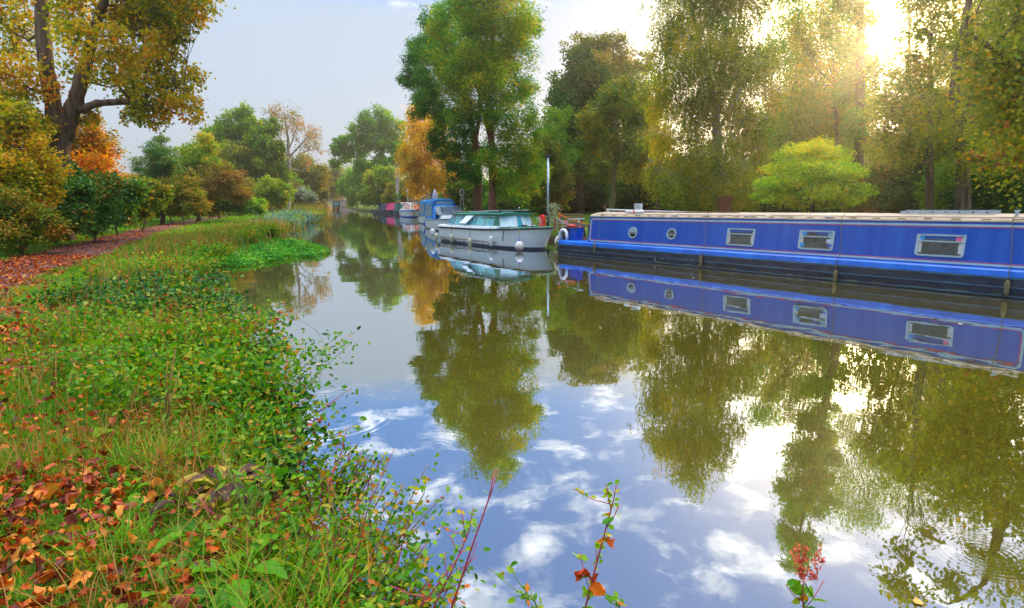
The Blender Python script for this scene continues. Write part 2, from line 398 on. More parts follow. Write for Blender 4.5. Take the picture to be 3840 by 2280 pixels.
# ------------------------------------------------------------------ air
def haze_box():
    m, nt, N, L = new_mat('haze_air'); out = N.new('ShaderNodeOutputMaterial'); v = N.new('ShaderNodeVolumePrincipled')
    v.inputs['Density'].default_value = HAZE; v.inputs['Anisotropy'].default_value = .84; v.inputs['Color'].default_value = (1.0, .88, .66, 1)
    L.new(v.outputs[0], out.inputs['Volume'])
    o = MB().box((0, 500, 17), (1990, 1900, 40)).build('haze', m); return tag(o, kind='stuff')
HAZE = 0.0012
if HAZE > 0: haze_box()
# ------------------------------------------------------------------ foliage materials (ramps over the per-leaf attribute)
LM = {
 'poplar': leafmat('poplar_leaves', [(0,(.07,.10,.008)),(.35,(.24,.28,.006)),(.6,(.50,.36,.008)),(.85,(.76,.32,.010)),(1,(.76,.15,.010))], .45),
 'orange': leafmat('orange_leaves', [(0,(.12,.14,.008)),(.35,(.30,.21,.010)),(.7,(.48,.20,.012)),(1,(.55,.10,.012))], .45),
 'ivy': leafmat('ivy_leaves', [(0,(.018,.07,.014)),(.5,(.05,.16,.018)),(.8,(.12,.21,.015)),(1,(.36,.14,.015))], .3, .10),
 'hedge': leafmat('hedge_leaves', [(0,(.035,.09,.010)),(.4,(.10,.17,.010)),(.7,(.24,.19,.010)),(1,(.42,.13,.015))], .35, .06),
 'green': leafmat('green_leaves', [(0,(.045,.13,.010)),(.5,(.11,.26,.012)),(.85,(.22,.32,.012)),(1,(.38,.28,.012))], .45),
 'maple': leafmat('green_gold_leaves', [(0,(.07,.14,.012)),(.5,(.16,.27,.015)),(.8,(.32,.32,.015)),(1,(.50,.26,.02))], .45),
 'olive': leafmat('olive_leaves', [(0,(.06,.08,.012)),(.4,(.14,.16,.015)),(.75,(.26,.22,.03)),(1,(.36,.22,.06))], .4),
 'rust': leafmat('rust_leaves', [(0,(.10,.11,.015)),(.4,(.20,.17,.03)),(.75,(.34,.20,.05)),(1,(.46,.16,.06))], .4),
 'yellow': leafmat('yellow_leaves', [(0,(.24,.22,.008)),(.35,(.50,.31,.006)),(.75,(.70,.36,.006)),(1,(.72,.28,.01))], .55),
 'locust': leafmat('locust_leaves', [(0,(.018,.09,.015)),(.35,(.05,.19,.018)),(.65,(.14,.27,.012)),(.9,(.34,.32,.010)),(1,(.52,.32,.010))], .45, .05),
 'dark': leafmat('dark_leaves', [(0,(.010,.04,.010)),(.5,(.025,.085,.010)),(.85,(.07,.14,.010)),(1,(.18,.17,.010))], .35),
 'birch': leafmat('birch_leaves', [(0,(.06,.11,.010)),(.45,(.17,.23,.012)),(.8,(.34,.31,.012)),(1,(.60,.30,.012))], .5),
 'acer': leafmat('lime_leaves', [(0,(.12,.25,.008)),(.5,(.26,.42,.010)),(.85,(.44,.50,.010)),(1,(.60,.46,.012))], .5),
 'grey': leafmat('grey_leaves', [(0,(.12,.16,.10)),(.5,(.22,.26,.17)),(1,(.34,.34,.22))], .3),
 'red': leafmat('red_leaves', [(0,(.10,.14,.02)),(.5,(.22,.20,.03)),(.8,(.55,.10,.04)),(1,(.60,.04,.04))], .4),
}
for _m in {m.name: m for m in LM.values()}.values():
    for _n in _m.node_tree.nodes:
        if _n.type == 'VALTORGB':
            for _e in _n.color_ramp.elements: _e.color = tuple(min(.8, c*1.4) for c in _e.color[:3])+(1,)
BARK = {
 'brown': mat('brown_bark', (.07,.045,.03), .9, .2, c2=(.20,.13,.085), scale=3, stretch=(3,3,.5), bump=.9, bscale=14),
 'red': mat('red_bark', (.13,.05,.03), .9, .2, c2=(.26,.11,.06), scale=4, stretch=(3,3,.5), bump=.8, bscale=18),
 'pale': mat('pale_bark', (.30,.25,.19), .85, .2, c2=(.52,.46,.38), scale=3, stretch=(2,2,.8), bump=.4, bscale=14),
 'olive': mat('olive_bark', (.14,.12,.05), .9, .2, c2=(.26,.22,.10), scale=3, stretch=(2,2,.6), bump=.5, bscale=14),
}
def make_tree(name, label, cat, base, trunks, lobes, leaf, bark='brown', n=20000, ls=.12, shape='diamond', seed=1,
              sub=12, subsub=6, spread=.34, flat=1.0, hang=0.0, group=None, limb=.05, droop=.25, vclump=.5, shell=.35, tw=1.0, vbias=0.0, up=.3, fill=1.0):
    """base: ground point; trunks: list of [(point, radius) ...]; lobes: list of (centre, radius) in world space"""
    rng = np.random.default_rng(seed); B = Vector(base)
    root = empty(name, B, 0, label, cat, group); bo = np.array(B)
    tb = MB()
    tp = []
    for tr in trunks:
        pts = [Vector(p)-B for p, r in tr]; rr = [r for p, r in tr]
        # smooth by catmull-ish subdivision with a little wander
        P = []; R_ = []
        for i in range(len(pts)-1):
            for k in range(4):
                t = k/4; a = pts[max(i-1, 0)]; b = pts[i]; c = pts[i+1]; d = pts[min(i+2, len(pts)-1)]
                q = .5*((2*b)+(c-a)*t+(2*a-5*b+4*c-d)*t*t+(3*b-a-3*c+d)*t**3)
                P.append(q+Vector(rng.normal(size=3)*rr[i]*.10)); R_.append((rr[i]*(1-t)+rr[i+1]*t)*(1+.05*rng.normal()))
        P.append(pts[-1]); R_.append(rr[-1]); tb.tube(P, R_, 10); tp += list(zip(P, R_))
    TPv = np.array([tuple(p) for p, r in tp]); TR = np.array([r for p, r in tp])
    CC = []; CR = []; CV = []; SA = []; SB = []; SR = []
    wts = np.array([r*r for c, r in lobes]); 
    for (c, r) in lobes:
        c = np.array(Vector(c)-B)
        # join lobe to the trunk below it
        cost = np.linalg.norm(TPv-c, axis=1)+np.where(TPv[:, 2] > c[2]-r*.2, 1.5*r, 0)
        j = int(np.argmin(cost)); s = TPv[j]; r0 = min(TR[j]*.6, limb*(.5+r*.22))
        mid = (s+c)/2+np.array([0, 0, -.10*np.linalg.norm(c-s)])+rng.normal(size=3)*.05*r
        pts = [Vector(s), Vector((s*2+mid*3+c*0)/5), Vector(mid), Vector((mid+c)/2+rng.normal(size=3)*.06*r), Vector(c)]
        if r0 > .004: tb.tube(pts, [r0, r0*.85, r0*.7, r0*.55, r0*.35], 6)
        k = max(4, int(sub)); d = unit(rng.normal(size=(k, 3))); rr = r*(shell+(1-shell)*rng.uniform(0, 1, k)**.6)
        sc = c+d*rr[:, None]*np.array([1, 1, flat])*.86
        lv = rng.uniform(-.5, .5)
        for q in sc:
            SA.append(c*.75+q*.25 if rng.uniform() < .7 else (s+c)/2); SB.append(q); SR.append(r0*.3+.004)
            kk = max(2, int(subsub)); e = unit(rng.normal(size=(kk, 3)))*np.array([1, 1, flat])
            ee = q+e*(r*spread*rng.uniform(.5, 1.15, kk))[:, None]
            sv = rng.uniform(-.5, .5)
            for x in ee:
                SA.append(q); SB.append(x); SR.append(r0*.12+.003)
                CC.append(x); CR.append(r); CV.append((lv*.5+sv*.6+rng.uniform(-.5, .5)*.4))
    tb.build('trunk', BARK[bark], root)
    SA = np.array(SA); SB = np.array(SB); SR = np.array(SR)*tw
    link('branches', twigs_mesh('branches', SA, SB, SR, SR*.45), BARK[bark], root)
    CC = np.array(CC); CR = np.array(CR); CV = np.array(CV)
    pr = CR**2; pr = pr/pr.sum(); pick = rng.choice(len(CC), n, p=pr)
    C = CC[pick]; R_ = CR[pick]
    if hang > 0:
        # leaves strung on hanging sprays
        g = rng.normal(size=(len(CC)*5, 3))*.5; h = pick*5+rng.integers(0, 5, n)
        off = g[h]*(R_*spread)[:, None]; tt = rng.uniform(0, 1, n)
        P = C+off*np.array([1, 1, .5])+np.stack([rng.normal(size=n)*.03, rng.normal(size=n)*.03, -tt*hang*(.5+.8*np.abs(g[h, 2]))], 1)
        P[:, :2] += off[:, :2]*tt[:, None]*.15
    else:
        P = C+rng.normal(size=(n, 3))*(R_*spread*.42)[:, None]*np.array([1, 1, .75*flat if flat < 1 else .8])*fill
    v = np.clip(.5+vbias+CV[pick]*vclump*1.3+rng.normal(size=n)*.17, 0, 1)
    leaf_obj('crown', LM[leaf], root, rng, P, ls, shape, v, droop=droop, up=up)
    return root
def T(px, py, Y): return at(px, py, Y)
def LB_(lst, Y, jit=.6, seed=0, ks=1.0):
    """lobes from photo px,py,radius px (optional depth offset) at forward distance Y"""
    rng = random.Random(seed); out = []
    for l in lst:
        px, py, r = l[:3]; dy = l[3] if len(l) > 3 else rng.uniform(-jit, jit)*r*Y/FPX*1.2
        out.append((at(px, py, Y+dy), r*ks*(Y)/FPX))
    return out
def gbase(px, Y):
    p = at(px, 780, Y); return Vector((p.x, Y, gzf(p.x, Y)-.05))
def trk(lst, Y):
    out = []
    for i, l in enumerate(lst):
        px, py, r = l[:3]; dy = l[3] if len(l) > 3 else 0
        if py is None: q = gbase(px, Y)
        else: q = at(px, py, Y+dy)
        out.append((q, r))
    return out
def simple_tree(name, label, cat, px, Y, top, lobes, leaf, tr=.2, **kw):
    b = gbase(px, Y); t = at(top[0], top[1], Y)
    m1 = b.lerp(t, .45)+Vector((random.Random(px).uniform(-.3, .3), 0, 0))
    return make_tree(name, label, cat, b, [[(b, tr), (m1, tr*.7), (t, tr*.25)]], LB_(lobes, Y, seed=px), leaf, seed=px+7, **kw)
# ---------------- left bank: the big forked poplar
Y = 25
make_tree('poplar_tree', 'huge forked poplar with two thick trunks and gold green leaves at the left edge', 'tree', gbase(215, Y),
  [trk([(215,None,.52),(225,620,.44),(235,520,.40),(205,430,.33),(175,260,.28),(158,60,.25),(150,-200,.20),(160,-500,.10)], Y),
   trk([(235,520,.34),(262,430,.32),(300,330,.27),(330,200,.21),(370,60,.16),(430,-120,.15),(470,-350,.07)], Y),
   trk([(305,415,.17),(350,392,.15),(430,382,.13),(520,388,.11),(600,410,.07),(680,430,.03)], Y)],
  LB_([(600,-60,190),(540,120,130),(470,20,120),(680,300,95),(570,330,100),(460,300,105),(370,200,120),(280,60,90),(40,120,120),(80,-90,180),(300,-180,200),(715,30,70),(650,60,90),
       (640,190,85),(690,400,70),(590,430,60),(500,420,50),(70,300,110),(480,-280,220),(150,-420,220),(700,-150,110),(20,430,90),(330,440,50),(120,470,80)], Y, 1.2, 5),
  'poplar', n=48000, ls=.125, seed=11, sub=13, subsub=7, spread=.36, droop=.5, vclump=.55, shape='heart', limb=.07, vbias=-.02)
simple_tree('maple_tree', 'orange leaved maple standing behind the forked poplar trunks', 'tree', 330, 29, (330,520), [(350,510,75),(300,600,90),(380,590,50),(230,560,80),(340,650,90),(250,680,90)], 'orange', tr=.16, n=16000, ls=.16, sub=14, spread=.4)
simple_tree('maple_tree', 'orange leaved maple against the left edge of the picture', 'tree', 60, 19.5, (60,450), [(40,560,110),(110,620,100),(30,700,110),(150,700,80),(-60,600,120),(60,440,60),(-40,440,90),(90,780,80)], 'poplar', tr=.14, n=26000, ls=.12, sub=16, spread=.42, vbias=.02)
simple_tree('thorn_bush', 'yellow green scrub at the foot of the leftmost maple', 'bush', 60, 18, (60,800), [(40,820,95),(140,840,70),(-60,800,90),(200,830,55)], 'hedge', tr=.05, n=16000, ls=.09, sub=16, spread=.45)
# hedge run
hz = [(200,22,(200,740),[(190,770,85),(250,720,75),(150,720,70),(280,800,60)],'ivy','dark ivy covered bush below the poplar fork'),
 (330,24,(330,720),[(320,740,90),(370,700,60),(270,700,60),(340,810,60)],'ivy','ivy bush with a dark hollow right of the poplar trunk'),
 (430,28,(430,700),[(420,740,65),(470,720,55),(450,790,45),(400,690,40)],'ivy','low ivy bush between the poplar and the blue green conifer'),
 (520,33,(520,730),[(510,750,55),(560,730,50),(530,790,40),(480,800,35)],'hedge','bramble covered hedge bush left of the conifer foot'),
 (680,42,(680,720),[(660,740,50),(700,700,50),(730,760,40),(640,780,30)],'hedge','hedge bush with climbing vines right of the conifer'),
 (820,55,(820,740),[(800,740,45),(850,745,48),(890,755,40),(760,770,34)],'dark','low dark evergreen bush in the middle of the left hedge'),
 (940,66,(940,760),[(930,770,32),(970,775,26),(900,785,22)],'green','bright green bush right of the low dark evergreen bush')]
for i, (px, Y, tp_, lb, lf, lab) in enumerate(hz):
    simple_tree('hedge_bush', lab, 'bush', px, Y, tp_, lb, lf, tr=.05, n=13000, ls=.10+.0016*(Y-20)*1.2, sub=14, spread=.45, shape='heart' if Y < 34 else 'diamond', group='bushes of the left hedge', vbias=.03)
simple_tree('conifer_tree', 'blue green feathery conifer above the left hedge', 'tree', 600, 44, (600,495), [(600,520,30),(590,560,45),(620,590,55),(560,620,55),(600,660,70),(540,690,55),(650,690,55),(600,740,60),(640,640,40)], 'ivy', tr=.18, n=26000, ls=.17, sub=14, spread=.42, shape='narrow', flat=.6)
simple_tree('willow_tree', 'tall loose tree with yellowing leaves right of the conifer', 'tree', 745, 50, (740,500), [(760,600,60),(720,560,45),(700,650,60),(800,650,60),(770,540,40),(690,590,40),(840,700,45),(750,700,50)], 'maple', tr=.14, n=17000, ls=.17, sub=12, spread=.36, limb=.03)
simple_tree('hawthorn_tree', 'rusty brown hawthorn leaning on a crooked pink stem', 'tree', 730, 46, (800,640), [(800,690,55),(860,680,50),(770,730,40),(890,720,45),(830,640,40)], 'rust', tr=.10, n=12000, ls=.14, sub=14, spread=.4, bark='red', vbias=.05)
simple_tree('oak_tree', 'large round green tree standing tallest on the left bank', 'tree', 905, 92, (905,460), [(890,465,62),(840,500,55),(800,540,55),(945,490,55),(985,530,55),(1010,470,40),(775,590,45),(850,590,70),(940,590,75),(1010,600,60),(1040,560,35),(880,670,60),(980,670,70),(1050,650,45),(915,425,35)], 'maple', tr=.55, n=52000, ls=.36, sub=18, subsub=7, spread=.33, vbias=-.05)
Y = 93
make_tree('bare_tree', 'nearly bare pale tree with a few orange leaves', 'tree', gbase(1080, Y),
  [trk([(1080,None,.42),(1078,690,.36),(1083,600,.30),(1080,520,.22),(1070,450,.12),(1065,410,.05)], Y),
   trk([(1083,590,.16),(1130,540,.12),(1180,480,.05)], Y), trk([(1082,600,.14),(1050,520,.10),(1000,440,.04)], Y), trk([(1085,620,.12),(1140,570,.08),(1200,560,.03)], Y),
   trk([(1083,560,.12),(1110,490,.08),(1120,430,.03)], Y), trk([(1082,625,.10),(1130,640,.07),(1190,600,.03)], Y)],
  LB_([(1010,430,36),(1045,420,34),(1080,425,34),(1115,450,36),(1155,495,38),(1180,500,30),(1090,480,40),(1040,500,34),(1130,540,36),(1185,560,30),(1160,610,28)], Y, 1, 3),
  'rust', bark='pale', n=2600, ls=.26, sub=13, subsub=7, spread=.42, limb=.05, seed=31, tw=1.2, vbias=.08)
fl = [(1130,130,(1130,640),[(1120,650,60),(1170,690,50),(1080,680,50),(1200,660,40),(1150,620,40)],'olive','soft olive tree far behind the bare tree on the left bank',.45,15000),
 (1225,200,(1225,650),[(1215,670,45),(1250,660,40),(1240,700,50),(1190,700,40)],'olive','hazy olive tree in the distance above the far green boat',.6,12000),
 (1290,290,(1290,650),[(1290,690,35),(1265,670,35),(1315,665,35),(1280,720,40),(1320,720,35),(1250,720,30)],'maple','distant green tree closing the end of the canal',.8,12000),
 (1120,105,(1120,720),[(1125,735,30),(1160,745,26),(1090,740,22)],'grey','silver grey willow bush beside the towpath in the distance',.34,8000),
 (1025,78,(1025,700),[(1025,715,45),(1060,720,34),(985,720,30),(1040,750,30)],'maple','rounded mound of yellow vine on the left bank',.24,13000),
 (975,84,(975,730),[(970,735,28),(985,765,20)],'rust','brown dead looking bush beside the yellow vine mound',.22,5000),
 (470,90,(470,690),[(420,680,30),(480,690,34),(380,700,30),(540,690,40),(450,710,36)],'orange','low far orange bush glimpsed through the gap in the left hedge',.3,9000)]
for px, Y, tp_, lb, lf, lab, ls, n in fl:
    simple_tree('far_bush' if n < 10000 else 'far_tree', lab, 'bush' if n < 10000 or px == 1025 else 'tree', px, Y, tp_, lb, lf, tr=.2, n=n, ls=ls, sub=14, spread=.42)
simple_tree('hedge_bush', 'long low green scrub behind the towpath at the far left gate', 'bush', 1150, 118, (1150,770), [(1130,768,14),(1165,772,12),(1100,770,16),(1060,775,18),(1190,770,12)], 'olive', tr=.05, n=6000, ls=.3, sub=10, spread=.5, group='bushes of the left hedge')
# ---------------- far right bank
simple_tree('oak_tree', 'wide domed tree with sky showing through its upper crown', 'tree', 1440, 130, (1430,480), [(1380,465,48),(1430,455,52),(1480,480,45),(1335,510,40),(1290,530,34),(1265,560,28),(1300,580,34),(1350,560,40),(1400,530,45),(1460,540,45),(1500,560,45),(1360,620,35),(1430,600,40),(1260,610,22),(1500,620,40)], 'green', tr=.5, n=30000, ls=.42, sub=14, subsub=6, spread=.34, limb=.09)
fr_ = [(1340,150,(1340,640),[(1340,670,50),(1300,700,34),(1380,660,45),(1350,720,45),(1320,740,30)],'green','leafy green tree overhanging the water at the far bend',.5,16000),
 (1420,115,(1420,660),[(1410,690,45),(1450,660,45),(1390,735,38),(1440,735,40),(1480,700,40)],'maple','green gold tree above the dark moored narrowboat',.42,16000),
 (1500,100,(1500,690),[(1500,720,40),(1530,700,36),(1470,740,36),(1550,730,30)],'olive','olive bush behind the red topped narrowboat',.36,9000)]
for px, Y, tp_, lb, lf, lab, ls, n in fr_:
    simple_tree('bank_tree', lab, 'tree', px, Y, tp_, lb, lf, tr=.25, n=n, ls=ls, sub=15, spread=.4)
Y = 96
make_tree('birch_tree', 'slim white twin stemmed tree with ivy round its foot', 'tree', gbase(1492, Y),
  [trk([(1492,None,.30),(1490,720,.26),(1484,650,.18),(1476,570,.08)], Y), trk([(1492,730,.22),(1494,650,.17),(1493,570,.07)], Y)],
  LB_([(1494,735,11),(1493,755,12),(1490,560,26),(1470,600,18),(1500,590,20)], Y, .3, 3), 'green', bark='pale', n=2600, ls=.26, sub=7, seed=41)
Y = 68
make_tree('yellow_maple', 'bright yellow maple left of the tall green tree', 'tree', gbase(1620, Y),
  [trk([(1620,None,.22),(1618,700,.20),(1612,600,.16),(1590,480,.08)], Y)],
  LB_([(1575,430,42),(1555,490,45),(1600,500,55),(1640,470,40),(1535,560,48),(1585,580,60),(1650,560,55),(1690,600,45),(1540,640,48),(1600,650,62),(1660,660,55),(1700,690,45),(1560,700,40)], Y, 1, 6),
  'yellow', bark='pale', n=30000, ls=.22, sub=16, subsub=7, spread=.46, seed=42)
simple_tree('sapling_tree', 'small orange red tree between the yellow maple and red trunks', 'tree', 1700, 60, (1700,680), [(1715,690,26),(1690,720,24),(1730,725,22)], 'rust', tr=.08, n=4000, ls=.2, sub=12, spread=.4, vbias=.2)
# ---------------- the tall locust pair
Y = 38
make_tree('locust_tree', 'very tall locust tree with yellow green feathery leaves behind the cruiser', 'tree', gbase(1848, Y),
  [trk([(1848,None,.30),(1845,660,.25),(1842,520,.22),(1828,400,.17),(1838,250,.13),(1850,80,.10),(1850,-120,.05)], Y),
   trk([(1844,540,.14),(1815,440,.12),(1790,330,.09),(1740,230,.05)], Y), trk([(1838,480,.11),(1890,420,.09),(1960,360,.05)], Y)],
  LB_([(1800,40,110),(1700,60,90),(1900,40,100),(1960,90,70),(1840,-80,110),(1760,-30,90),(1650,150,80),(1740,180,110),(1850,160,110),(1940,190,85),(1600,220,60),(1690,290,90),(1800,290,110),(1910,290,90),(1970,330,55),
       (1840,400,90),(1930,430,75),(1730,400,75),(1990,470,55),(1880,520,75),(1960,560,75),(1830,600,60),(1920,640,80),(2000,640,60),(1970,710,55),(1880,700,50),(1850,-160,70),(2010,110,35)], Y, 1.1, 8),
  'locust', bark='red', n=85000, ls=.20, sub=14, subsub=7, spread=.36, seed=51, shape='narrow', droop=.4, limb=.035, vbias=.08)
Y = 43
make_tree('locust_tree', 'darker green locust tree behind and left of the tallest one', 'tree', gbase(1792, Y),
  [trk([(1792,None,.36),(1790,650,.3),(1780,520,.26),(1750,380,.20),(1720,240,.12),(1690,120,.05)], Y), trk([(1782,540,.18),(1800,400,.13),(1790,240,.06)], Y)],
  LB_([(1560,230,50),(1530,290,40),(1560,330,55),(1600,300,60),(1620,380,60),(1570,400,45),(1660,440,60),(1720,500,60),(1640,520,50),(1690,580,50),(1760,640,55),(1700,640,45),(1780,560,60),(1690,180,80),(1620,170,60),
       (1640,90,60),(1760,330,90),(1830,240,80),(1560,180,40)], Y, .8, 9),
  'locust', bark='red', n=48000, ls=.22, sub=14, subsub=7, spread=.38, seed=52, shape='narrow', droop=.4, vbias=-.25)
# ---------------- dark wood on the right
Y = 57
simple_tree('lime_tree', 'dark round green tree right of the tall locust tree', 'tree', 2180, Y, (2180,250), [(2140,400,80),(2110,330,60),(2200,320,80),(2180,240,60),(2100,480,70),(2190,480,100),(2270,420,80),(2120,580,80),(2220,590,90),(2080,640,60)], 'dark', tr=.4, n=42000, ls=.26, sub=18, subsub=7, spread=.36, vbias=.12)
simple_tree('lime_tree', 'thin topped tree with sky glinting between its upper twigs', 'tree', 2290, 60, (2300,180), [(2160,190,50),(2230,190,55),(2290,170,50),(2350,220,55),(2240,280,70),(2320,300,70),(2380,330,60),(2400,420,60),(2420,240,40)], 'olive', tr=.3, n=17000, ls=.25, sub=14, subsub=6, spread=.38, limb=.06)
Y = 44
make_tree('ash_tree', 'slender tree with a straight bare olive trunk in front of the dark wood', 'tree', gbase(2296, Y),
  [trk([(2296,None,.24),(2300,700,.20),(2306,600,.17),(2310,500,.13),(2300,400,.08),(2310,300,.03)], Y), trk([(2306,600,.10),(2335,520,.08),(2360,420,.04)], Y), trk([(2306,620,.08),(2260,540,.05),(2230,470,.03)], Y)],
  LB_([(2230,450,60),(2300,400,70),(2370,440,60),(2260,540,60),(2350,540,60),(2200,560,50),(2400,580,45),(2330,330,60),(2250,640,45)], Y, 1, 4),
  'hedge', bark='olive', n=15000, ls=.18, sub=13, subsub=6, spread=.40, seed=61, limb=.045, vbias=-.15)
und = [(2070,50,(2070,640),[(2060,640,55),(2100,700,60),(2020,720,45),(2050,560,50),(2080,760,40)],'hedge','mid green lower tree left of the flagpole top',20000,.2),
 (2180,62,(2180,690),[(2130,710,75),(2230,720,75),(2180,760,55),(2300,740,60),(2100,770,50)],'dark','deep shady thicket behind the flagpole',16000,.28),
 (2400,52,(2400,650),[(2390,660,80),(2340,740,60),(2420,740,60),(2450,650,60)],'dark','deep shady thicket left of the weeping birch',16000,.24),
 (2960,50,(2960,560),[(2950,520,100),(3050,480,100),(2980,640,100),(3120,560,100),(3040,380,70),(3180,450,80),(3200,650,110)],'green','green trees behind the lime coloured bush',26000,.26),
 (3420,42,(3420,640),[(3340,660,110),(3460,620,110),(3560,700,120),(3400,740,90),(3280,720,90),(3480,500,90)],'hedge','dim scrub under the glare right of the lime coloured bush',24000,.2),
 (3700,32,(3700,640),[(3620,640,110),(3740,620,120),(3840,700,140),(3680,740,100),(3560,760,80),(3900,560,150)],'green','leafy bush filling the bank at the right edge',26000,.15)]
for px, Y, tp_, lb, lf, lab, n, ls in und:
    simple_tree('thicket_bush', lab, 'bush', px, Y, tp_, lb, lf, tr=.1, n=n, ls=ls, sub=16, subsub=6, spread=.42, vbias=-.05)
Y = 36
make_tree('weeping_birch', 'enormous weeping birch with hanging sprays behind the blue narrowboat', 'tree', gbase(2700, Y),
  [trk([(2700,None,.42),(2700,700,.36),(2690,520,.28),(2680,400,.22),(2640,220,.16),(2600,60,.10),(2570,-150,.05)], Y), trk([(2686,450,.16),(2700,300,.13),(2720,120,.09),(2760,-150,.04)], Y), trk([(2688,500,.12),(2780,330,.09),(2850,160,.04)], Y)],
  LB_([(2600,0,120),(2740,20,120),(2510,110,80),(2620,170,110),(2780,160,110),(2530,260,90),(2670,300,120),(2820,280,90),(2480,370,65),(2580,420,100),(2720,440,110),(2850,420,80),(2480,520,60),(2560,570,95),(2690,590,110),(2820,560,85),
       (2500,660,65),(2590,690,80),(2710,700,80),(2810,680,70),(2640,-130,110),(2760,-120,100),(2540,-60,70),(2700,-250,80),(2450,620,40),(2880,200,60),(2900,340,50)], Y, 1.0, 12),
  'birch', bark='pale', n=130000, ls=.115, sub=15, subsub=8, spread=.40, seed=71, hang=1.2, droop=.7, limb=.04, vbias=.06)
Y = 29
make_tree('acer_bush', 'rounded lime green ornamental tree on the lawn behind the blue narrowboat', 'tree', gbase(3050, Y),
  [trk([(3050,None,.13),(3045,760,.11),(3040,660,.07),(3040,580,.03)], Y), trk([(3048,770,.08),(2980,690,.05),(2920,650,.02)], Y), trk([(3048,770,.08),(3120,690,.05),(3180,640,.02)], Y)],
  LB_([(3040,560,60),(2980,590,55),(3100,590,60),(2930,640,55),(3020,650,70),(3120,650,65),(3180,650,45),(2890,690,45),(2960,700,60),(3050,710,65),(3150,710,60),(3220,710,40),(2870,740,35),(2930,750,40),(3010,760,40),(3090,760,40),(3180,755,35)], Y, 1.1, 13),
  'acer', bark='brown', n=30000, ls=.12, sub=13, subsub=9, spread=.75, seed=72, flat=.5, limb=.02, droop=.6, up=.5, vbias=.12, vclump=.9, shell=.55, fill=.7)
Y = 41
make_tree('poplar_tree', 'columnar poplar rising into the sun glare', 'tree', gbase(3225, Y),
  [trk([(3225,None,.40),(3222,500,.34),(3225,200,.28),(3228,-100,.2),(3230,-450,.1),(3230,-750,.03)], Y)],
  LB_([(3210,480,60),(3250,380,55),(3190,330,60),(3235,240,55),(3180,180,55),(3215,80,60),(3170,0,55),(3240,-40,50),(3200,-110,80),(3260,-170,75),(3150,-180,75),(3225,-290,95),(3290,-340,75),(3165,-370,75),(3225,-450,95),(3215,-580,80),(3250,-660,65),(3225,-760,50)], Y, .9, 14),
  'green', bark='brown', n=34000, ls=.20, sub=15, subsub=7, spread=.36, seed=73, limb=.05)
Y = 27
make_tree('willow_tree', 'tall thin leaved willow at the right under the sun', 'tree', gbase(3620, Y),
  [trk([(3620,None,.34),(3610,600,.28),(3580,400,.22),(3600,180,.17),(3640,-50,.12),(3700,-350,.05)], Y), trk([(3590,450,.18),(3680,300,.13),(3780,120,.08),(3850,-100,.03)], Y)],
  LB_([(3560,220,60),(3600,440,80),(3480,400,60),(3520,470,80),(3620,350,90),(3700,240,110),(3800,130,120),(3660,160,70),(3740,420,110),(3850,330,120),(3760,0,90),(3860,-50,140),(3700,-180,120),(3850,-250,150),(3580,540,90),(3680,560,100),(3820,560,120),(3720,-350,110)], Y, 1.0, 15),
  'birch', bark='brown', n=42000, ls=.12, sub=12, subsub=7, spread=.48, seed=74, shape='narrow', limb=.05, hang=.4)
Y = 20
make_tree('hawthorn_tree', 'hawthorn with reddish sprays reaching in from the right edge', 'tree', gbase(4080, Y),
  [trk([(4080,None,.16),(4060,700,.13),(4010,560,.09),(3900,500,.04)], Y), trk([(4050,680,.08),(3900,620,.05),(3700,570,.02)], Y)],
  LB_([(3810,470,50),(3780,560,40),(3700,590,34),(3640,585,26),(3840,600,60),(3900,520,90),(3960,640,100),(3600,600,16),(3830,380,40),(3740,620,30),(4000,450,100)], Y, .5, 16),
  'red', bark='brown', n=17000, ls=.10, sub=12, subsub=6, spread=.42, seed=75, flat=.5, limb=.02)
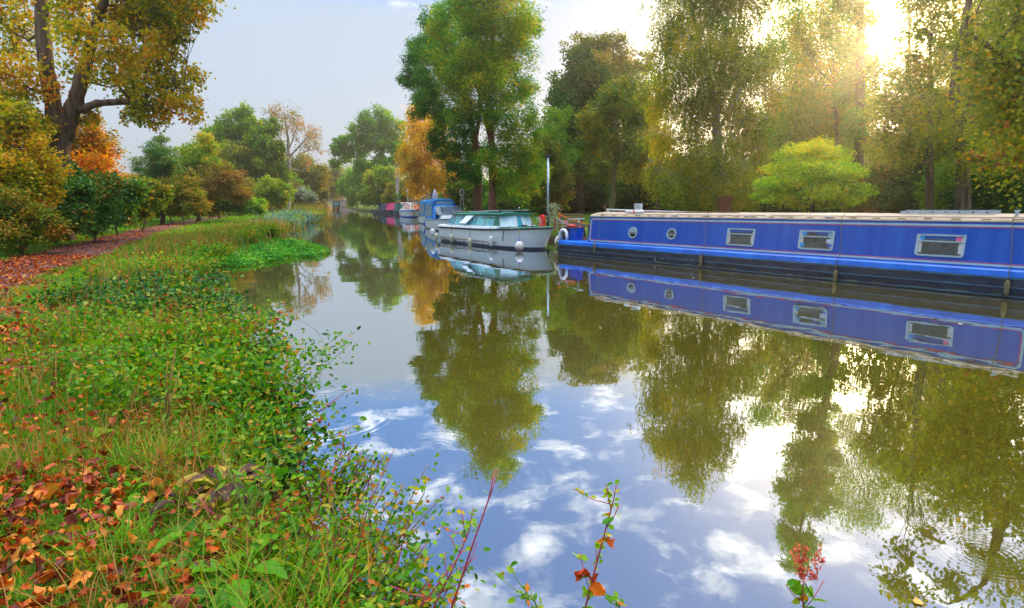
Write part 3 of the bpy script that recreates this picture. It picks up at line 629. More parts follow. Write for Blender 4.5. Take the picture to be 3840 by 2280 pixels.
# near tree out of the frame on the right, seen only in the water
Y = 15.5
def RL(lst, Y): return [(refl(px, py, Y), r*Y*1.28/FPX) for px, py, r in lst]
Y = 44
for i, (px, Y, lb, lf, n, lab) in enumerate(((3130,46,[(3060,420,90),(3150,380,90),(3000,300,80),(3100,250,90),(3190,280,70),(3020,180,70),(3120,120,75),(2980,100,50),(3180,150,50),(3060,520,90),(3180,520,90),(3240,420,70),(3090,20,60),(3000,420,80)],'birch',30000,'drooping yellow green tree filling the gap right of the weeping birch'),
   (3440,38,[(3400,520,80),(3480,460,80),(3420,380,70),(3510,350,55),(3560,420,80),(3460,600,90),(3560,560,90),(3360,600,80),(3590,320,50)],'birch',19000,'loose yellow green tree directly below the sun glare'),
   (3400,52,[(3380,-120,90),(3460,-200,90),(3370,-300,90),(3480,-380,100),(3560,-280,90),(3400,-480,90),(3520,-540,90),(3560,-100,70),(3620,-420,100),(3330,-60,50),(3440,300,60),(3360,200,40)],'green',22000,'very tall tree whose upper crown shows only in the water between poplar and willow'),
   (3490,31,[(3480,240,70),(3540,160,80),(3470,80,70),(3560,20,90),(3420,200,50),(3600,260,80),(3500,-80,90),(3430,-20,60),(3580,-150,90),(3450,330,60),(3560,360,70),(3380,280,50),(3330,340,65),(3350,440,70),(3290,250,50),(3380,530,70),(3400,380,60),(3300,520,60)],'birch',21000,'airy tree of scattered golden leaves right in the sun glare'),
   (3800,34,[(3760,400,110),(3850,300,130),(3700,300,90),(3780,180,110),(3880,80,120),(3720,60,90),(3800,-60,120),(3680,470,80),(3820,520,120),(3900,420,100),(3700,-80,80),(3760,-220,110)],'maple',42000,'broad golden green tree filling the upper right corner'),
   (2080,52,[(2060,520,60),(2040,600,60),(2090,440,50),(2060,680,60),(2010,560,50),(2100,600,60)],'green',16000,'green tree filling the gap between locust and dark lime tree'),
   (2460,46,[(2430,520,70),(2400,450,60),(2460,400,60),(2420,330,50),(2440,620,80),(2390,600,70),(2480,300,50)],'birch',16000,'yellowish tree between slender trunk and weeping birch'))):
    simple_tree('bank_tree', lab, 'tree', px, Y, (px, lb[0][1]-100), lb, lf, tr=.22, n=n, ls=.16, sub=14, subsub=7, spread=.46, limb=.04, hang=.7 if lf == 'birch' else 0, shell=.2, up=.3)
Y = 15.5
b = Vector((18.5, 15.5, gzf(18.5, 15.5)-.05))
make_tree('alder_tree', 'overhanging tree with hanging leaf clumps mirrored in the water at the lower right corner', 'tree', b,
  [[(b, .26), (b+Vector((-.5,0,3)), .22), (refl(3800,1900,Y), .15), (refl(3700,2160,Y), .08), (refl(3560,2260,Y), .03)],
   [(b+Vector((-.5,0,3)), .18), (refl(3760,1650,Y), .12), (refl(3560,1720,Y), .07), (refl(3420,1800,Y), .03)]],
  RL([(3620,1560,90),(3720,1640,90),(3800,1500,120),(3540,1690,70),(3650,1760,90),(3760,1790,90),(3480,1720,50),(3600,1860,70),(3720,1900,70),(3820,1950,90),(3420,1790,36),(3380,2060,40),(3350,2160,38),(3400,2230,44),(3560,2190,50),(3680,2080,50),(3470,2010,34),(3800,2180,80),(3900,1800,120)], Y),
  'birch', bark='brown', n=17000, ls=.10, sub=10, subsub=6, spread=.85, seed=76, shape='heart', limb=.03, shell=.1)
for i, (px, Y, lf, lab) in enumerate(((2990,60,'green','tall background tree between weeping birch and poplar'),)):
    simple_tree('background_tree', lab, 'tree', px, Y, (px,100), [(px-60,420,110),(px+60,330,120),(px-40,200,110),(px+70,120,100),(px,20,90),(px+20,520,130)], lf, tr=.3, n=20000, ls=.25, sub=14, spread=.4, limb=.06)
rows_ = [(1735,82,90,'green','low green shrub under the yellow maple'),(1745,58,60,'hedge','low shrub between yellow maple and red trunks'),(1900,58,110,'green','low shrub just right of the red trunks'),(1990,60,110,'dark','dark shrub left of the tall metal pole'),
 (2130,66,120,'dark','dark shrub right of the tall metal pole'),(2260,64,120,'hedge','shrub under the slender bare trunked tree'),(2400,60,120,'dark','dark shrub left of the birch sprays'),(2540,50,110,'green','shrub under the left side of the weeping birch'),
 (2680,48,110,'dark','dark shrub behind the brick pier'),(2840,50,120,'green','shrub under the right side of the weeping birch'),(2980,46,120,'dark','dark shrub left behind the lime coloured tree'),(3150,44,120,'dark','dark shrub right behind the lime coloured tree'),
 (3300,38,120,'hedge','shrub at the foot of the columnar poplar'),(3450,36,130,'dark','dark shrub between poplar and willow'),(3600,34,140,'green','shrub at the foot of the thin leaved willow'),(3760,30,160,'dark','dark shrub at the right edge of the lawn')]
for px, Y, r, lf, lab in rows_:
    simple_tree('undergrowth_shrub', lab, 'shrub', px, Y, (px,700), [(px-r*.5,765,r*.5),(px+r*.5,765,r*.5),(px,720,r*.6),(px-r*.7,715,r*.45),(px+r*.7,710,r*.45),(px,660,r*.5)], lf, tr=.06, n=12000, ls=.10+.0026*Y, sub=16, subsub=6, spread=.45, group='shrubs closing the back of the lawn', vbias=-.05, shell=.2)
rows_ = [(480,38,75,'hedge','russet scrub in front of the far orange bush'),(545,42,70,'ivy','ivy clad scrub left of the blue green conifer'),(640,48,85,'hedge','dense scrub in front of the yellowing loose tree'),(750,56,80,'rust','rusty scrub below the hawthorn'),(840,70,70,'hedge','hedge scrub below the tallest round tree'),(920,84,62,'olive','olive hedge scrub left of the yellow vine mound'),(1100,112,50,'olive','olive hedge scrub right of the bare tree'),(350,31,80,'hedge','leafy scrub right behind the ivy hollow'),(600,50,80,'hedge','scrub at the foot of the blue green conifer'),(700,58,60,'rust','reddish scrub right of the conifer'),(790,66,55,'hedge','scrub behind the crooked pink stem'),(880,76,50,'olive','olive scrub under the tallest round tree'),
 (990,92,50,'green','green scrub at the foot of the round tree'),(1060,104,45,'olive','olive scrub at the foot of the bare tree'),(1120,118,40,'green','scrub beyond the bare tree'),(1180,140,36,'olive','scrub near the far gate'),(1185,170,34,'olive','scrub behind the far green boat'),(150,25,100,'hedge','reddish scrub below the leftmost orange leaves')]
for px, Y, r, lf, lab in rows_:
    simple_tree('undergrowth_shrub', lab, 'shrub', px, Y, (px,730), [(px-r*.6,770,r*.5),(px+r*.6,768,r*.5),(px,740,r*.6),(px-r*.8,735,r*.45),(px+r*.8,725,r*.45),(px,700,r*.55)], lf, tr=.06, n=11000, ls=.09+.0026*Y, sub=16, subsub=6, spread=.45, group='scrub filling the left hedge', shell=.2)
# closing wall of far woodland so that no bare horizon shows
rng = np.random.default_rng(5)
P = []; 
for (x0, y0, x1, y1, h, n) in ((5,75,120,45,10,22000),(-40,330,40,150,13,14000),(40,150,5,78,10,9000),(-330,230,-130,330,8,9000),(-130,330,-40,330,12,9000),(-90,70,-330,230,4.5,9000),(120,45,90,0,9,4000)):
    t = rng.uniform(0, 1, n); X = x0+(x1-x0)*t+rng.normal(size=n)*2.5; Yv = y0+(y1-y0)*t+rng.normal(size=n)*2.5
    top = h*1.0*(.75+.25*np.sin(t*37+x0)+.15*np.sin(t*91))
    P.append(np.stack([X, Yv, .4+top*rng.uniform(0, 1, n)**.8], 1))
P = np.concatenate(P)
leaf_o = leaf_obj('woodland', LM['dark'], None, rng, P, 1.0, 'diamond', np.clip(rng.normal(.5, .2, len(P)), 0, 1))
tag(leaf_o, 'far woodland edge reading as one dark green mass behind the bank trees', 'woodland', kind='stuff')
# ------------------------------------------------------------------ paints
BLUE = mat('blue_paint', (.001,.065,.40), .32, .35, c2=(.012,.12,.48), scale=1.1, stretch=(5,1,.12), coat=.05, lo=.40, hi=.80)
BLUE2 = mat('bright_blue_paint', (.003,.11,.55), .28, .5, c2=(.006,.19,.80), scale=2.0, stretch=(1.2,1,.4), coat=.05)
BLACK = mat('black_bitumen', (.008,.012,.025), .45, .4, c2=(.035,.045,.065), scale=3.5, stretch=(.8,1,2.2), bump=.15, bscale=20)
CREAM = mat('cream_paint', (.42,.33,.23), .7, .3, c2=(.56,.45,.33), scale=3)
LINE = mat('pale_line', (.30,.46,.50), .5, .4, var=.08)
REDL = mat('red_line', (.60,.03,.09), .5, .4, var=.1)
ALU = mat('aluminium', (.40,.52,.56), .35, .5, metal=.55, var=.08)
GLASS = mat('window_glass', (.012,.016,.014), .05, .6, c2=(.05,.06,.04), scale=2.5, coat=.5)
CURT = mat('curtain_cloth', (.42,.44,.42), .8, .2, c2=(.62,.64,.60), scale=6, stretch=(6,1,.5))
WHITE = mat('white_gelcoat', (.76,.86,.90), .35, .5, c2=(.84,.92,.94), scale=1.5, stretch=(1,1,2), coat=.2)
WHITE2 = mat('white_plastic', (.66,.70,.72), .5, .4, var=.08)
GREEN = mat('green_paint', (.006,.13,.075), .35, .5, c2=(.012,.20,.12), scale=2, coat=.2)
TEAL = mat('teal_glass', (.06,.40,.44), .08, .7, c2=(.14,.55,.58), scale=1.2, coat=.4)
TEALD = mat('dark_teal_glass', (.015,.22,.32), .08, .7, c2=(.04,.34,.44), scale=1.5, coat=.4)
PALEG = mat('pale_glass', (.38,.60,.66), .1, .7, c2=(.55,.74,.78), scale=1.4, coat=.4)
NAVY = mat('navy_paint', (.012,.02,.05), .4, .5, c2=(.03,.045,.09), scale=3)
CANV = mat('blue_canvas', (.012,.13,.36), .75, .25, c2=(.03,.24,.52), scale=2.6, bump=.5, bscale=6)
CANV2 = mat('bright_blue_canvas', (.008,.13,.58), .7, .3, c2=(.05,.32,.80), scale=3.0, bump=.6, bscale=6)
CANVG = mat('clear_canvas_window', (.20,.33,.38), .2, .6, c2=(.34,.46,.50), scale=3)
ORANGE = mat('orange_plastic', (.90,.13,.01), .5, .4, var=.1)
RED = mat('red_plastic', (.80,.02,.012), .45, .4, var=.1)
ROPE = mat('rope', (.10,.085,.05), .95, .1, c2=(.22,.19,.11), scale=40, bump=.6, bscale=120)
OROPE = mat('orange_rope', (.85,.20,.02), .9, .2, var=.15, scale=30)
FEND = mat('aged_fender', (.40,.40,.20), .5, .4, c2=(.62,.62,.50), scale=7)
FENDW = mat('white_fender', (.55,.60,.58), .45, .4, c2=(.70,.74,.74), scale=5)
FENDP = mat('scuffed_round_fender', (.50,.46,.43), .5, .4, c2=(.70,.67,.64), scale=6)
FENDB = mat('blue_fender', (.005,.06,.62), .4, .5, var=.1)
WOOD = mat('weathered_wood', (.14,.08,.045), .85, .2, c2=(.30,.19,.11), scale=5, stretch=(1,1,6))
STEEL = mat('galvanised_steel', (.40,.47,.50), .4, .5, metal=.5, var=.12)
DARK = mat('dark_rubber', (.015,.015,.018), .7, .3)
FENB = mat('rope_fender', (.12,.10,.045), .95, .1, c2=(.26,.23,.12), scale=30, bump=.9, bscale=60)
# ------------------------------------------------------------------ helpers in boat frames
class Frame:
    """a boat: x along it, y away from the camera, z up"""
    def __init__(s, name, A, B, label, cat='boat', group=None, rev=False):
        A = Vector((A.x, A.y, 0)); B = Vector((B.x, B.y, 0)); s.len = (B-A).length
        s.rz = math.atan2(B.y-A.y, B.x-A.x); s.A = A
        s.root = empty(name, A, s.rz, label, cat, group)
        s.M = Matrix.Translation(A) @ Matrix.Rotation(s.rz, 4, 'Z'); s.Mi = s.M.inverted()
    def P(s, px, py, y):                # photo pixel met with the lengthwise upright plane at local y -> local (x, z)
        o = s.Mi @ CAM; d = s.Mi.to_3x3() @ ray(px, py); k = (y-o.y)/d.y; q = o+d*k
        return q.x, q.z
    def X(s, px, py, x):                # same with the crosswise plane at local x -> (y, z)
        o = s.Mi @ CAM; d = s.Mi.to_3x3() @ ray(px, py); k = (x-o.x)/d.x; q = o+d*k
        return q.y, q.z
    def W(s, x, y, z): return s.M @ Vector((x, y, z))
def rrect(x0, x1, z0, z1, r, y, lean=0.0, n=4, zref=0.0, top=False):
    """rounded rectangle in the side plane; lean = dy per dz"""
    pts = []
    rt = r*.25 if top else r
    for cx_, cz_, a0, rr in ((x1-r, z0+r, -90, r), (x1-rt, z1-rt, 0, rt), (x0+rt, z1-rt, 90, rt), (x0+r, z0+r, 180, r)):
        for k in range(n+1):
            a = rad(a0+90*k/n); X_ = cx_+rr*math.cos(a); Z_ = cz_+rr*math.sin(a)
            pts.append((X_, y+lean*(Z_-zref), Z_))
    return pts
def shrink(pts, d):
    c = Vector((sum(p[0] for p in pts)/len(pts), 0, sum(p[2] for p in pts)/len(pts))); out = []
    xs = [p[0] for p in pts]; zs = [p[2] for p in pts]; w = (max(xs)-min(xs))/2; h = (max(zs)-min(zs))/2
    for p in pts:
        out.append((c.x+(p[0]-c.x)*(w-d)/w, p[1], c.z+(p[2]-c.z)*(h-d)/h))
    return out
def window(parent, fr, x0, x1, z0, z1, y, lean, zref, r=.07, fw=.038, fm=ALU, gm=GLASS, rail=.68, curtains=True, label=None):
    o = rrect(x0, x1, z0, z1, r, y-.022, lean, zref=zref, top=True); i_ = shrink(o, fw)
    f = MB().ring(o, i_, (0, .028, 0))
    zr = z0+(z1-z0)*rail
    if rail > 0: f.box(((x0+x1)/2, y-.012+lean*(zr-zref), zr), (x1-x0-fw*1.6, .024, .028))
    f.box((x0+(x1-x0)*.25, y-.028+lean*(z0+.02-zref), z0+.02), (.09, .012, .018)); f.box((x0+(x1-x0)*.78, y-.028+lean*(z0+.02-zref), z0+.02), (.09, .012, .018))
    fo = f.build('window', fm, parent)
    if label: fo['label'] = label
    g = [(p[0], p[1]+.020, p[2]) for p in i_]
    MB().prism(g, (0, .004, 0)).build('pane', gm, fo)
    if curtains:
        yc = y-.006
        for side, m_ in ((x0+fw, 1), (x1-fw, -1)):
            w = (x1-x0)*.08; zt = z1-fw; zb = z0+fw+.01
            def yy(zv): return yc+lean*(zv-zref)
            MB().prism([(side, yy(zb), zb), (side+m_*w*1.0, yy(zb), zb), (side+m_*w*1.1, yy((zb+zt)/2), (zb+zt)/2), (side+m_*w*.35, yy(zt), zt), (side, yy(zt), zt)], (0, .002, 0)).build('curtain', CURT, fo)
    return fo
def fender(px, py0, py1, Wp, rpx, m, label, cat, group, rope_top, capm=None, ball=False, tilt=0.0, ropem=ROPE, name='fender'):
    """hanging fender: Wp world point of its middle"""
    mpp = (Wp-CAM).length/FPX; r = rpx*mpp; h = (py1-py0)*mpp
    root = empty(name, (Wp.x, Wp.y, Wp.z-h/2), 0, label, cat, group)
    if ball:
        prof = [(r*.05, 0), (r*.45, h*.03), (r*.8, h*.14), (r, h*.36), (r*.93, h*.55), (r*.68, h*.74), (r*.36, h*.88), (r*.2, h*.92)]
    else:
        prof = [(r*.2, -h*.03), (r*.3, 0), (r*.75, h*.04), (r, h*.12), (r, h*.84), (r*.8, h*.94), (r*.4, h*.99), (r*.25, h*1.03)]
    MB().lathe(prof, n=14).build('body', m, root)
    MB().lathe([(r*.24, h*.90), (r*.26, h*1.0), (r*.1, h*1.06)] if ball else [(r*.26, h*.98), (r*.22, h*1.08), (r*.05, h*1.1)], n=10).build('cap', capm or m, root)
    top = Vector(rope_top)-root.location
    MB().tube([(0, 0, h*1.04), ((top.x)*.3, top.y*.3, h*1.04+(top.z-h*1.04)*.5), tuple(top)], .009, 5).build('rope', ropem, root)
    return root
def torus(mb, c, R, r, a0=0, a1=360, n=20, axis=Matrix.Identity(3), sx=1.0, m=8):
    pts = [Vector(c)+axis @ Vector((R*math.cos(rad(a0+(a1-a0)*k/n))*sx, R*math.sin(rad(a0+(a1-a0)*k/n)), 0)) for k in range(n+1)]
    return mb.tube(pts, r, m, caps=(a1-a0) < 359)
UPR = Matrix(((1,0,0),(0,0,-1),(0,1,0)))      # ring standing in the x-z plane
# ================================================================== blue narrowboat
A = atz(2080, 951, 0); B_ = atz(3838, 1124, 0)
nb = Frame('narrowboat', A, B_, 'long blue narrowboat with cream roof, portholes and black hull filling the right of the canal')
R0 = nb.root; LN = nb.len+3.6; BW = 2.08
slope_top = .0045
def zt(x): return 1.0+slope_top*x/1.4          # the far end rides slightly higher
xc0, zc = nb.P(2213, 812, .22); xe, zze = nb.P(3836, 834, .22)
_, zg = nb.P(2619, 935, .12); _, zs = nb.P(2619, 956, 0.0)
HG, HT = .50, zc
k_top = (zze-zc)/(xe-xc0)
def ztop(x): return zc+k_top*(x-xc0)
def zgun(x): return zg+k_top*.55*(x-4)
def zstr(x): return zs+k_top*.5*(x-4)
print('narrowboat', nb.len, xc0, zc, xe, zze, zg, zs)
xcab1 = xe+.35
xs = [0, .05, .2, .6]+list(np.linspace(1.2, xcab1, 16))+[xcab1+.8, xcab1+1.8, LN]
def hullrow(x, lv):
    inset = .22*(1-min(1, x/.25))**2 + (0 if x < xcab1+.3 else (x-xcab1-.3)**2*.10)
    return inset
mb = MB(); rows = []
for x in xs:
    i_ = hullrow(x, 0); zz = zstr(x)
    rows.append([(x, .03+i_, -.5), (x, .03+i_, .06), (x, i_, zz*.5), (x, i_, zz), (x, BW-i_, zz), (x, BW-i_, -.5)])
mb.strip(rows, sm=False); mb.add([rows[0][k] for k in range(6)], [(0,1,2,3,4,5)]); mb.add([rows[-1][k] for k in range(6)], [(5,4,3,2,1,0)])
mb.build('hull', BLACK, R0)
mb = MB()
for zf, dz in ((1.0, -.01), (.52, 0), (.10, 0)):
    for a, b in zip(xs[1:-1], xs[2:]):
        ia, ib = hullrow(a, 0), hullrow(b, 0)
        mb.bar((a, ia-.012, zstr(a)*zf+dz), (b, ib-.012, zstr(b)*zf+dz), .035, .030 if zf == 1 else .022)
mb.build('rubbing_strake', mat('strake_steel', (.02,.06,.12), .35, .5, c2=(.06,.16,.24), scale=3, stretch=(.5,1,1)), R0)
# weed and rust along the waterline
mb = MB(); rg = random.Random(4); x = .3
while x < LN-1:
    l = rg.uniform(.1, .5); zz = .055+rg.uniform(0, .02); mb.box((x+l/2, -.004+.02, zz), (l, .03, rg.uniform(.006, .016))); x += l+rg.uniform(.1, .8)
mb.build('weed_line', mat('weed', (.12,.14,.02), .9, .1, c2=(.30,.30,.06), scale=12), R0)
# blue gunwale band and side deck
mb = MB(); rows = []
for x in xs:
    i_ = hullrow(x, 0); rows.append([(x, i_-.004, zstr(x)+.012), (x, i_+.01, zgun(x)-.03), (x, i_+.045, zgun(x)), (x, .14+i_, zgun(x)+.006), (x, BW-.14-i_, zgun(x)+.006), (x, BW-i_, zstr(x)+.012)])
mb.strip(rows, sm=False); mb.add(rows[0], [(0,1,2,3,4,5)]); mb.build('gunwale', BLUE2, R0)
# cabin
LEAN = .11/(HT-.5)
def ysd(z, x=0): return .125+LEAN*(z-.5)
xx = list(np.linspace(xc0, xcab1, 18)); mb = MB(); rows = []
for x in xx:
    zt_ = ztop(x); zb_ = zgun(x)+.002
    rows.append([(x, ysd(zb_), zb_), (x, ysd(zt_), zt_), (x, BW-ysd(zt_), zt_), (x, BW-ysd(zb_), zb_)])
mb.strip(rows, sm=False); mb.add(rows[0], [(0,1,2,3)]); mb.add(rows[-1], [(3,2,1,0)]); mb.build('cabin', BLUE, R0)
# roof: rolled edge and camber
mb = MB(); rows = []
for x in xx:
    zt_ = ztop(x)+.003; y0 = ysd(zt_); prof = [(y0-.012, zt_-.01), (y0-.02, zt_+.012), (y0+.02, zt_+.05), (y0+.10, zt_+.07)]
    r_ = [(x, y, z_) for y, z_ in prof]
    for u in (.3, .5, .7): r_.append((x, BW*u, zt_+.07+.07*math.sin(math.pi*u)))
    r_ += [(x, BW-y, z_) for y, z_ in reversed(prof)]
    rows.append(r_)
mb.strip(rows, sm=True); mb.add(rows[0], [tuple(range(len(rows[0])))]); mb.build('roof', CREAM, R0)
# coach lines: a pale frame with a red line inside, notched corners
def coach(x0, x1, zoff0, zoff1, w, m, name, yo):
    mb = MB()
    n = 22; pt = []
    nt_ = .07
    top = [(x, ztop(x)-zoff1) for x in np.linspace(x0+nt_, x1-nt_, n)]; bot = [(x, zgun(x)+zoff0) for x in np.linspace(x1-nt_, x0+nt_, n)]
    loop = [(x0, zgun(x0)+zoff0+nt_), (x0, ztop(x0)-zoff1-nt_)]+top+[(x1, ztop(x1)-zoff1-nt_), (x1, zgun(x1)+zoff0+nt_)]+bot
    cxm = (x0+x1)/2; P1 = [(x, ysd(z_)-yo, z_) for x, z_ in loop]; P2 = []
    for (x, z_) in loop:
        zi = z_+(w if z_ < (zgun(x)+ztop(x))/2 else -w); xi = x+(w if x < x0+nt_*.99 else (-w if x > x1-nt_*.99 else (w*.4 if x < x0+nt_*1.01 else (-w*.4 if x > x1-nt_*1.01 else 0))))
        if x <= x0+.001 or x >= x1-.001: zi = z_+(w*.4 if z_ < 1 else -w*.4)
        P2.append((xi, ysd(zi)-yo, zi))
    V = []; F = []
    n_ = len(P1)
    mb.ring(P1, P2, (0, .004, 0))
    return mb.build(name, m, R0)
coach(xc0+.045, xcab1-.05, .035, .055, .045, LINE, 'coach_line', .0055)
coach(xc0+.100, xcab1-.105, .090, .110, .012, REDL, 'coach_line', .0065)
# portholes
for (cx_, cy_, ry) in ((2374, 872, 23), (2519, 877, 23)):
    x, z_ = nb.P(cx_, cy_, .17); x1_, _z1 = nb.P(cx_+20, cy_, .17); _, z2 = nb.P(cx_, cy_-ry*.93, .17); r = z2-z_
    y = ysd(z_); n = 24
    o = [(x+r*math.cos(2*math.pi*k/n), ysd(z_+r*math.sin(2*math.pi*k/n))-.03, z_+r*math.sin(2*math.pi*k/n)) for k in range(n)]
    i_ = [(x+r*.76*math.cos(2*math.pi*k/n), ysd(z_+r*.76*math.sin(2*math.pi*k/n))-.03, z_+r*.76*math.sin(2*math.pi*k/n)) for k in range(n)]
    f = MB().ring(o, i_, (0, .034, 0)); f.box((x, y-.016, z_-.02), (r*1.5, .02, .022)); fo = f.build('porthole', ALU, R0)
    MB().prism([(p[0], p[1]+.022, p[2]) for p in i_], (0, .004, 0)).build('pane', GLASS, fo)
    sh = [(x+r*.74*math.cos(a), ysd(z_)-.014, z_+.01+max(0, r*.70*math.sin(a))) for a in np.linspace(0, math.pi, 14)]
    if cx_ < 2400: MB().prism(sh, (0, .003, 0)).build('blind', mat('pale_blind', (.28,.42,.44), .6, .3, c2=(.40,.52,.52)), fo)
# windows
for (pxa, pya, pxb, pyb, lab) in ((2729, 855, 2826, 925, None), (3000, 862, 3122, 941, None), (3440, 876, 3612, 968, None)):
    x0, z1 = nb.P(pxa, pya, .19); x1, z0 = nb.P(pxb, pyb, .14)
    wo_ = window(R0, nb, x0, x1, z0, z1, ysd(0)-.001, LEAN, 0)
    def stick(u, v, s, m, round_=False):
        x = x0+(x1-x0)*u; z_ = z0+(z1-z0)*v
        if round_: MB().prism([(x+s*math.cos(a), ysd(z_)-.012, z_+s*math.sin(a)) for a in np.linspace(0, 2*math.pi, 12)[:-1]], (0, .003, 0)).build('sticker', m, wo_)
        else: MB().box((x, ysd(z_)-.011, z_), (s*2, .003, s*1.7)).build('sticker', m, wo_)
    SKYB = mat('blue_sticker', (.03,.35,.75), .4, .4, var=.2, scale=20)
    if pxa == 3000:
        stick(.14, .84, .055, SKYB); stick(.11, .22, .06, SKYB, True); stick(.88, .80, .05, mat('pale_sticker', (.25,.50,.62), .4, .4)); stick(.86, .47, .055, mat('white_sticker', (.5,.6,.66), .4, .4)); stick(.90, .26, .04, FENDB)
        mm = mat('dark_blind', (.03,.035,.04), .7, .2, c2=(.07,.08,.08), scale=8)
        MB().box((x0+(x1-x0)*.37, ysd((z0+z1)/2)-.009, (z0+z1)/2), ((x1-x0)*.30, .003, (z1-z0)*.74)).build('blind', mm, wo_)
    if pxa == 3440:
        stick(.12, .82, .05, SKYB, True); stick(.86, .80, .055, mat('pink_sticker', (.70,.05,.25), .4, .4, c2=(.8,.25,.35), scale=30), True)
# wear: faded vertical streaks are in the paint; grab rails on the roof
def rail(x0, x1, y, h, m, w=.03, name='handrail', step=1.6):
    mb = MB(); n = max(2, int((x1-x0)/.8))
    pts = [(x0-.03, y, ztop(x0)+.07), (x0, y, ztop(x0)+.07+h*.8), (x0+.08, y, ztop(x0)+.07+h)]+[(x, y, ztop(x)+.07+h) for x in np.linspace(x0+.2, x1-.2, n)]+[(x1-.08, y, ztop(x1)+.07+h), (x1, y, ztop(x1)+.07+h*.8), (x1+.03, y, ztop(x1)+.07)]
    mb.tube(pts, w/2, 6)
    x = x0+.3
    while x < x1-.2: mb.box((x, y, ztop(x)+.07+h/2), (.10, .02, h)); x += step
    return mb.build(name, m, R0)
xr1 = nb.P(2870, 805, .3)[0]; xr2 = nb.P(2895, 805, .3)[0]
rail(xc0+.25, xr1, .30, .022, CREAM); rail(xr2, xcab1-.1, .30, .022, CREAM)
rail(xc0+.5, xr1+2.5, BW-.3, .05, CREAM); rail(xr1+3, xcab1-.4, BW-.3, .05, CREAM)
def roofz(x, y): return ztop(x)+.073+.07*math.sin(math.pi*y/BW)
for px in (2400, 2530, 2660, 2805, 3112):     # white louvred vents along the edge
    x = nb.P(px, 812, .33)[0]; m_ = MB().box((x, .27, ztop(x)+.072), (.16, .07, .022))
    for k in range(4): m_.box((x-.055+.036*k, .232, ztop(x)+.074), (.016, .012, .016), ry=.5)
    m_.build('vent', WHITE2, R0)
mb = MB()
for k in range(26):
    x = xc0+.6+k*.5; mb.box((x, .235+.0, ztop(x)+.052), (.16, .006, .02))
mb.build('roof_patch', mat('ochre_primer', (.42,.28,.13), .8, .2, var=.2), R0)
# fore part to the left of the cabin: well deck, locker, seat board, rails
mb = MB(); mb.box((xc0*.5+.1, BW/2, zgun(0)-.10), (xc0, BW-.35, .03)); mb.build('well_deck', mat('deck_planks', (.10,.05,.03), .9, .2, c2=(.22,.12,.08), scale=6), R0)
def nbp(px, py, y): return nb.P(px, py, y)
xl0, zl1 = nbp(2139, 855, .35); xl1, zl0 = nbp(2158, 903, .35)
MB().box(((xl0+xl1)/2+.02, .5, (zgun(0)+zl1)/2), (abs(xl1-xl0)+.12, .34, zl1-zgun(0))).build('locker', BLUE, R0)
MB().box((.10, .5, (zgun(0)+zl1)/2), (.07, .30, zl1-zgun(0))).box((.35, BW-.4, (zgun(0)+zl1)/2), (.5, .06, zl1-zgun(0))).build('bulwark', NAVY, R0)
xt0, ztb = nbp(2086, 850, .45); xt1, _ = nbp(2170, 853, .45)
tb_ = MB(); tb_.box(((xt0+xt1)/2, .55, ztb), (xt1-xt0, .55, .03)).box(((xt0+xt1)/2+.4, BW-.7, ztb+.03), (xt1-xt0+.6, .5, .028)); tb_.build('seat_board', mat('varnished_board', (.08,.035,.04), .4, .5, c2=(.18,.08,.07), scale=5), R0)
mb = MB()
def L3(px, py, y): x, z_ = nb.P(px, py, y); return (x, y, z_)
mb.tube([L3(2131, 852, .4), L3(2127, 832, .4), L3(2133, 823, .4), L3(2145, 822, .4), L3(2192, 821, .4)], .018, 8)
mb.tube([L3(2170, 852, .5), L3(2170, 826, .5)], .016, 8); mb.tube([L3(2087, 848, .6), L3(2088, 822, .6), L3(2094, 820, .6), L3(2130, 842, .6)], .010, 6)
mb.tube([L3(2094, 826, .7), L3(2122, 842, .7)], .010, 6)
mb.build('grab_rail', STEEL, R0)
mb = MB(); mb.tube([L3(2186, 843, 1.2), L3(2195, 890, 1.2)], .035, 8).tube([L3(2182, 848, 1.2), L3(2208, 844, 1.2)], .02, 6); torus(mb, L3(2150, 848, .9), .13, .012, 20, 160, 10, UPR); torus(mb, L3(2168, 846, .9), .13, .012, 20, 170, 10, UPR)
mb.build('tiller', NAVY, R0)
# things carried by the narrowboat
def nbW(x, y, z_): return nb.W(x, y, z_)
def thing_at(name, x, y, z_, label, cat, group=None):
    return empty(name, nbW(x, y, z_), nb.rz, label, cat, group)
x, z_ = nbp(2116, 878, .18); t = thing_at('horseshoe_buoy', x, .14, zgun(0)+.005, 'white horseshoe life buoy standing on the end deck of the blue narrowboat', 'life buoy')
mb = MB(); h = .36; 
pts = [(-.17, 0, .0), (-.185, 0, .14), (-.165, 0, .27), (-.09, 0, .355), (0, 0, .38), (.09, 0, .355), (.165, 0, .27), (.185, 0, .14), (.17, 0, .0)]
mb.tube(pts, [.05,.062,.062,.062,.062,.062,.062,.062,.05], 10); o = mb.build('ring', WHITE2, t)
MB().tube([(.0, -.02, .44), (.06, -.07, .33), (.02, -.02, .30)], .006, 5).tube([(.10, -.07, .12), (.25, -.07, .09)], .006, 5).build('cord', DARK, t)
x, z_ = nbp(2177, 866, .7); t = thing_at('hose_coil', x, .7, z_, 'red coiled hose hanging at the end of the narrowboat cabin', 'hose')
mb = MB()
for k in range(4): torus(mb, (0, k*.03-.05, -.02*k), .16-.012*k, .030, 0, 360, 16, UPR, sx=.62)
mb.build('coil', RED, t)
x, z_ = nbp(2143, 849, .5); t = thing_at('buoyancy_bag', x, .5, ztb+.015, 'flat red bag lying on the brown board of the narrowboat', 'bag')
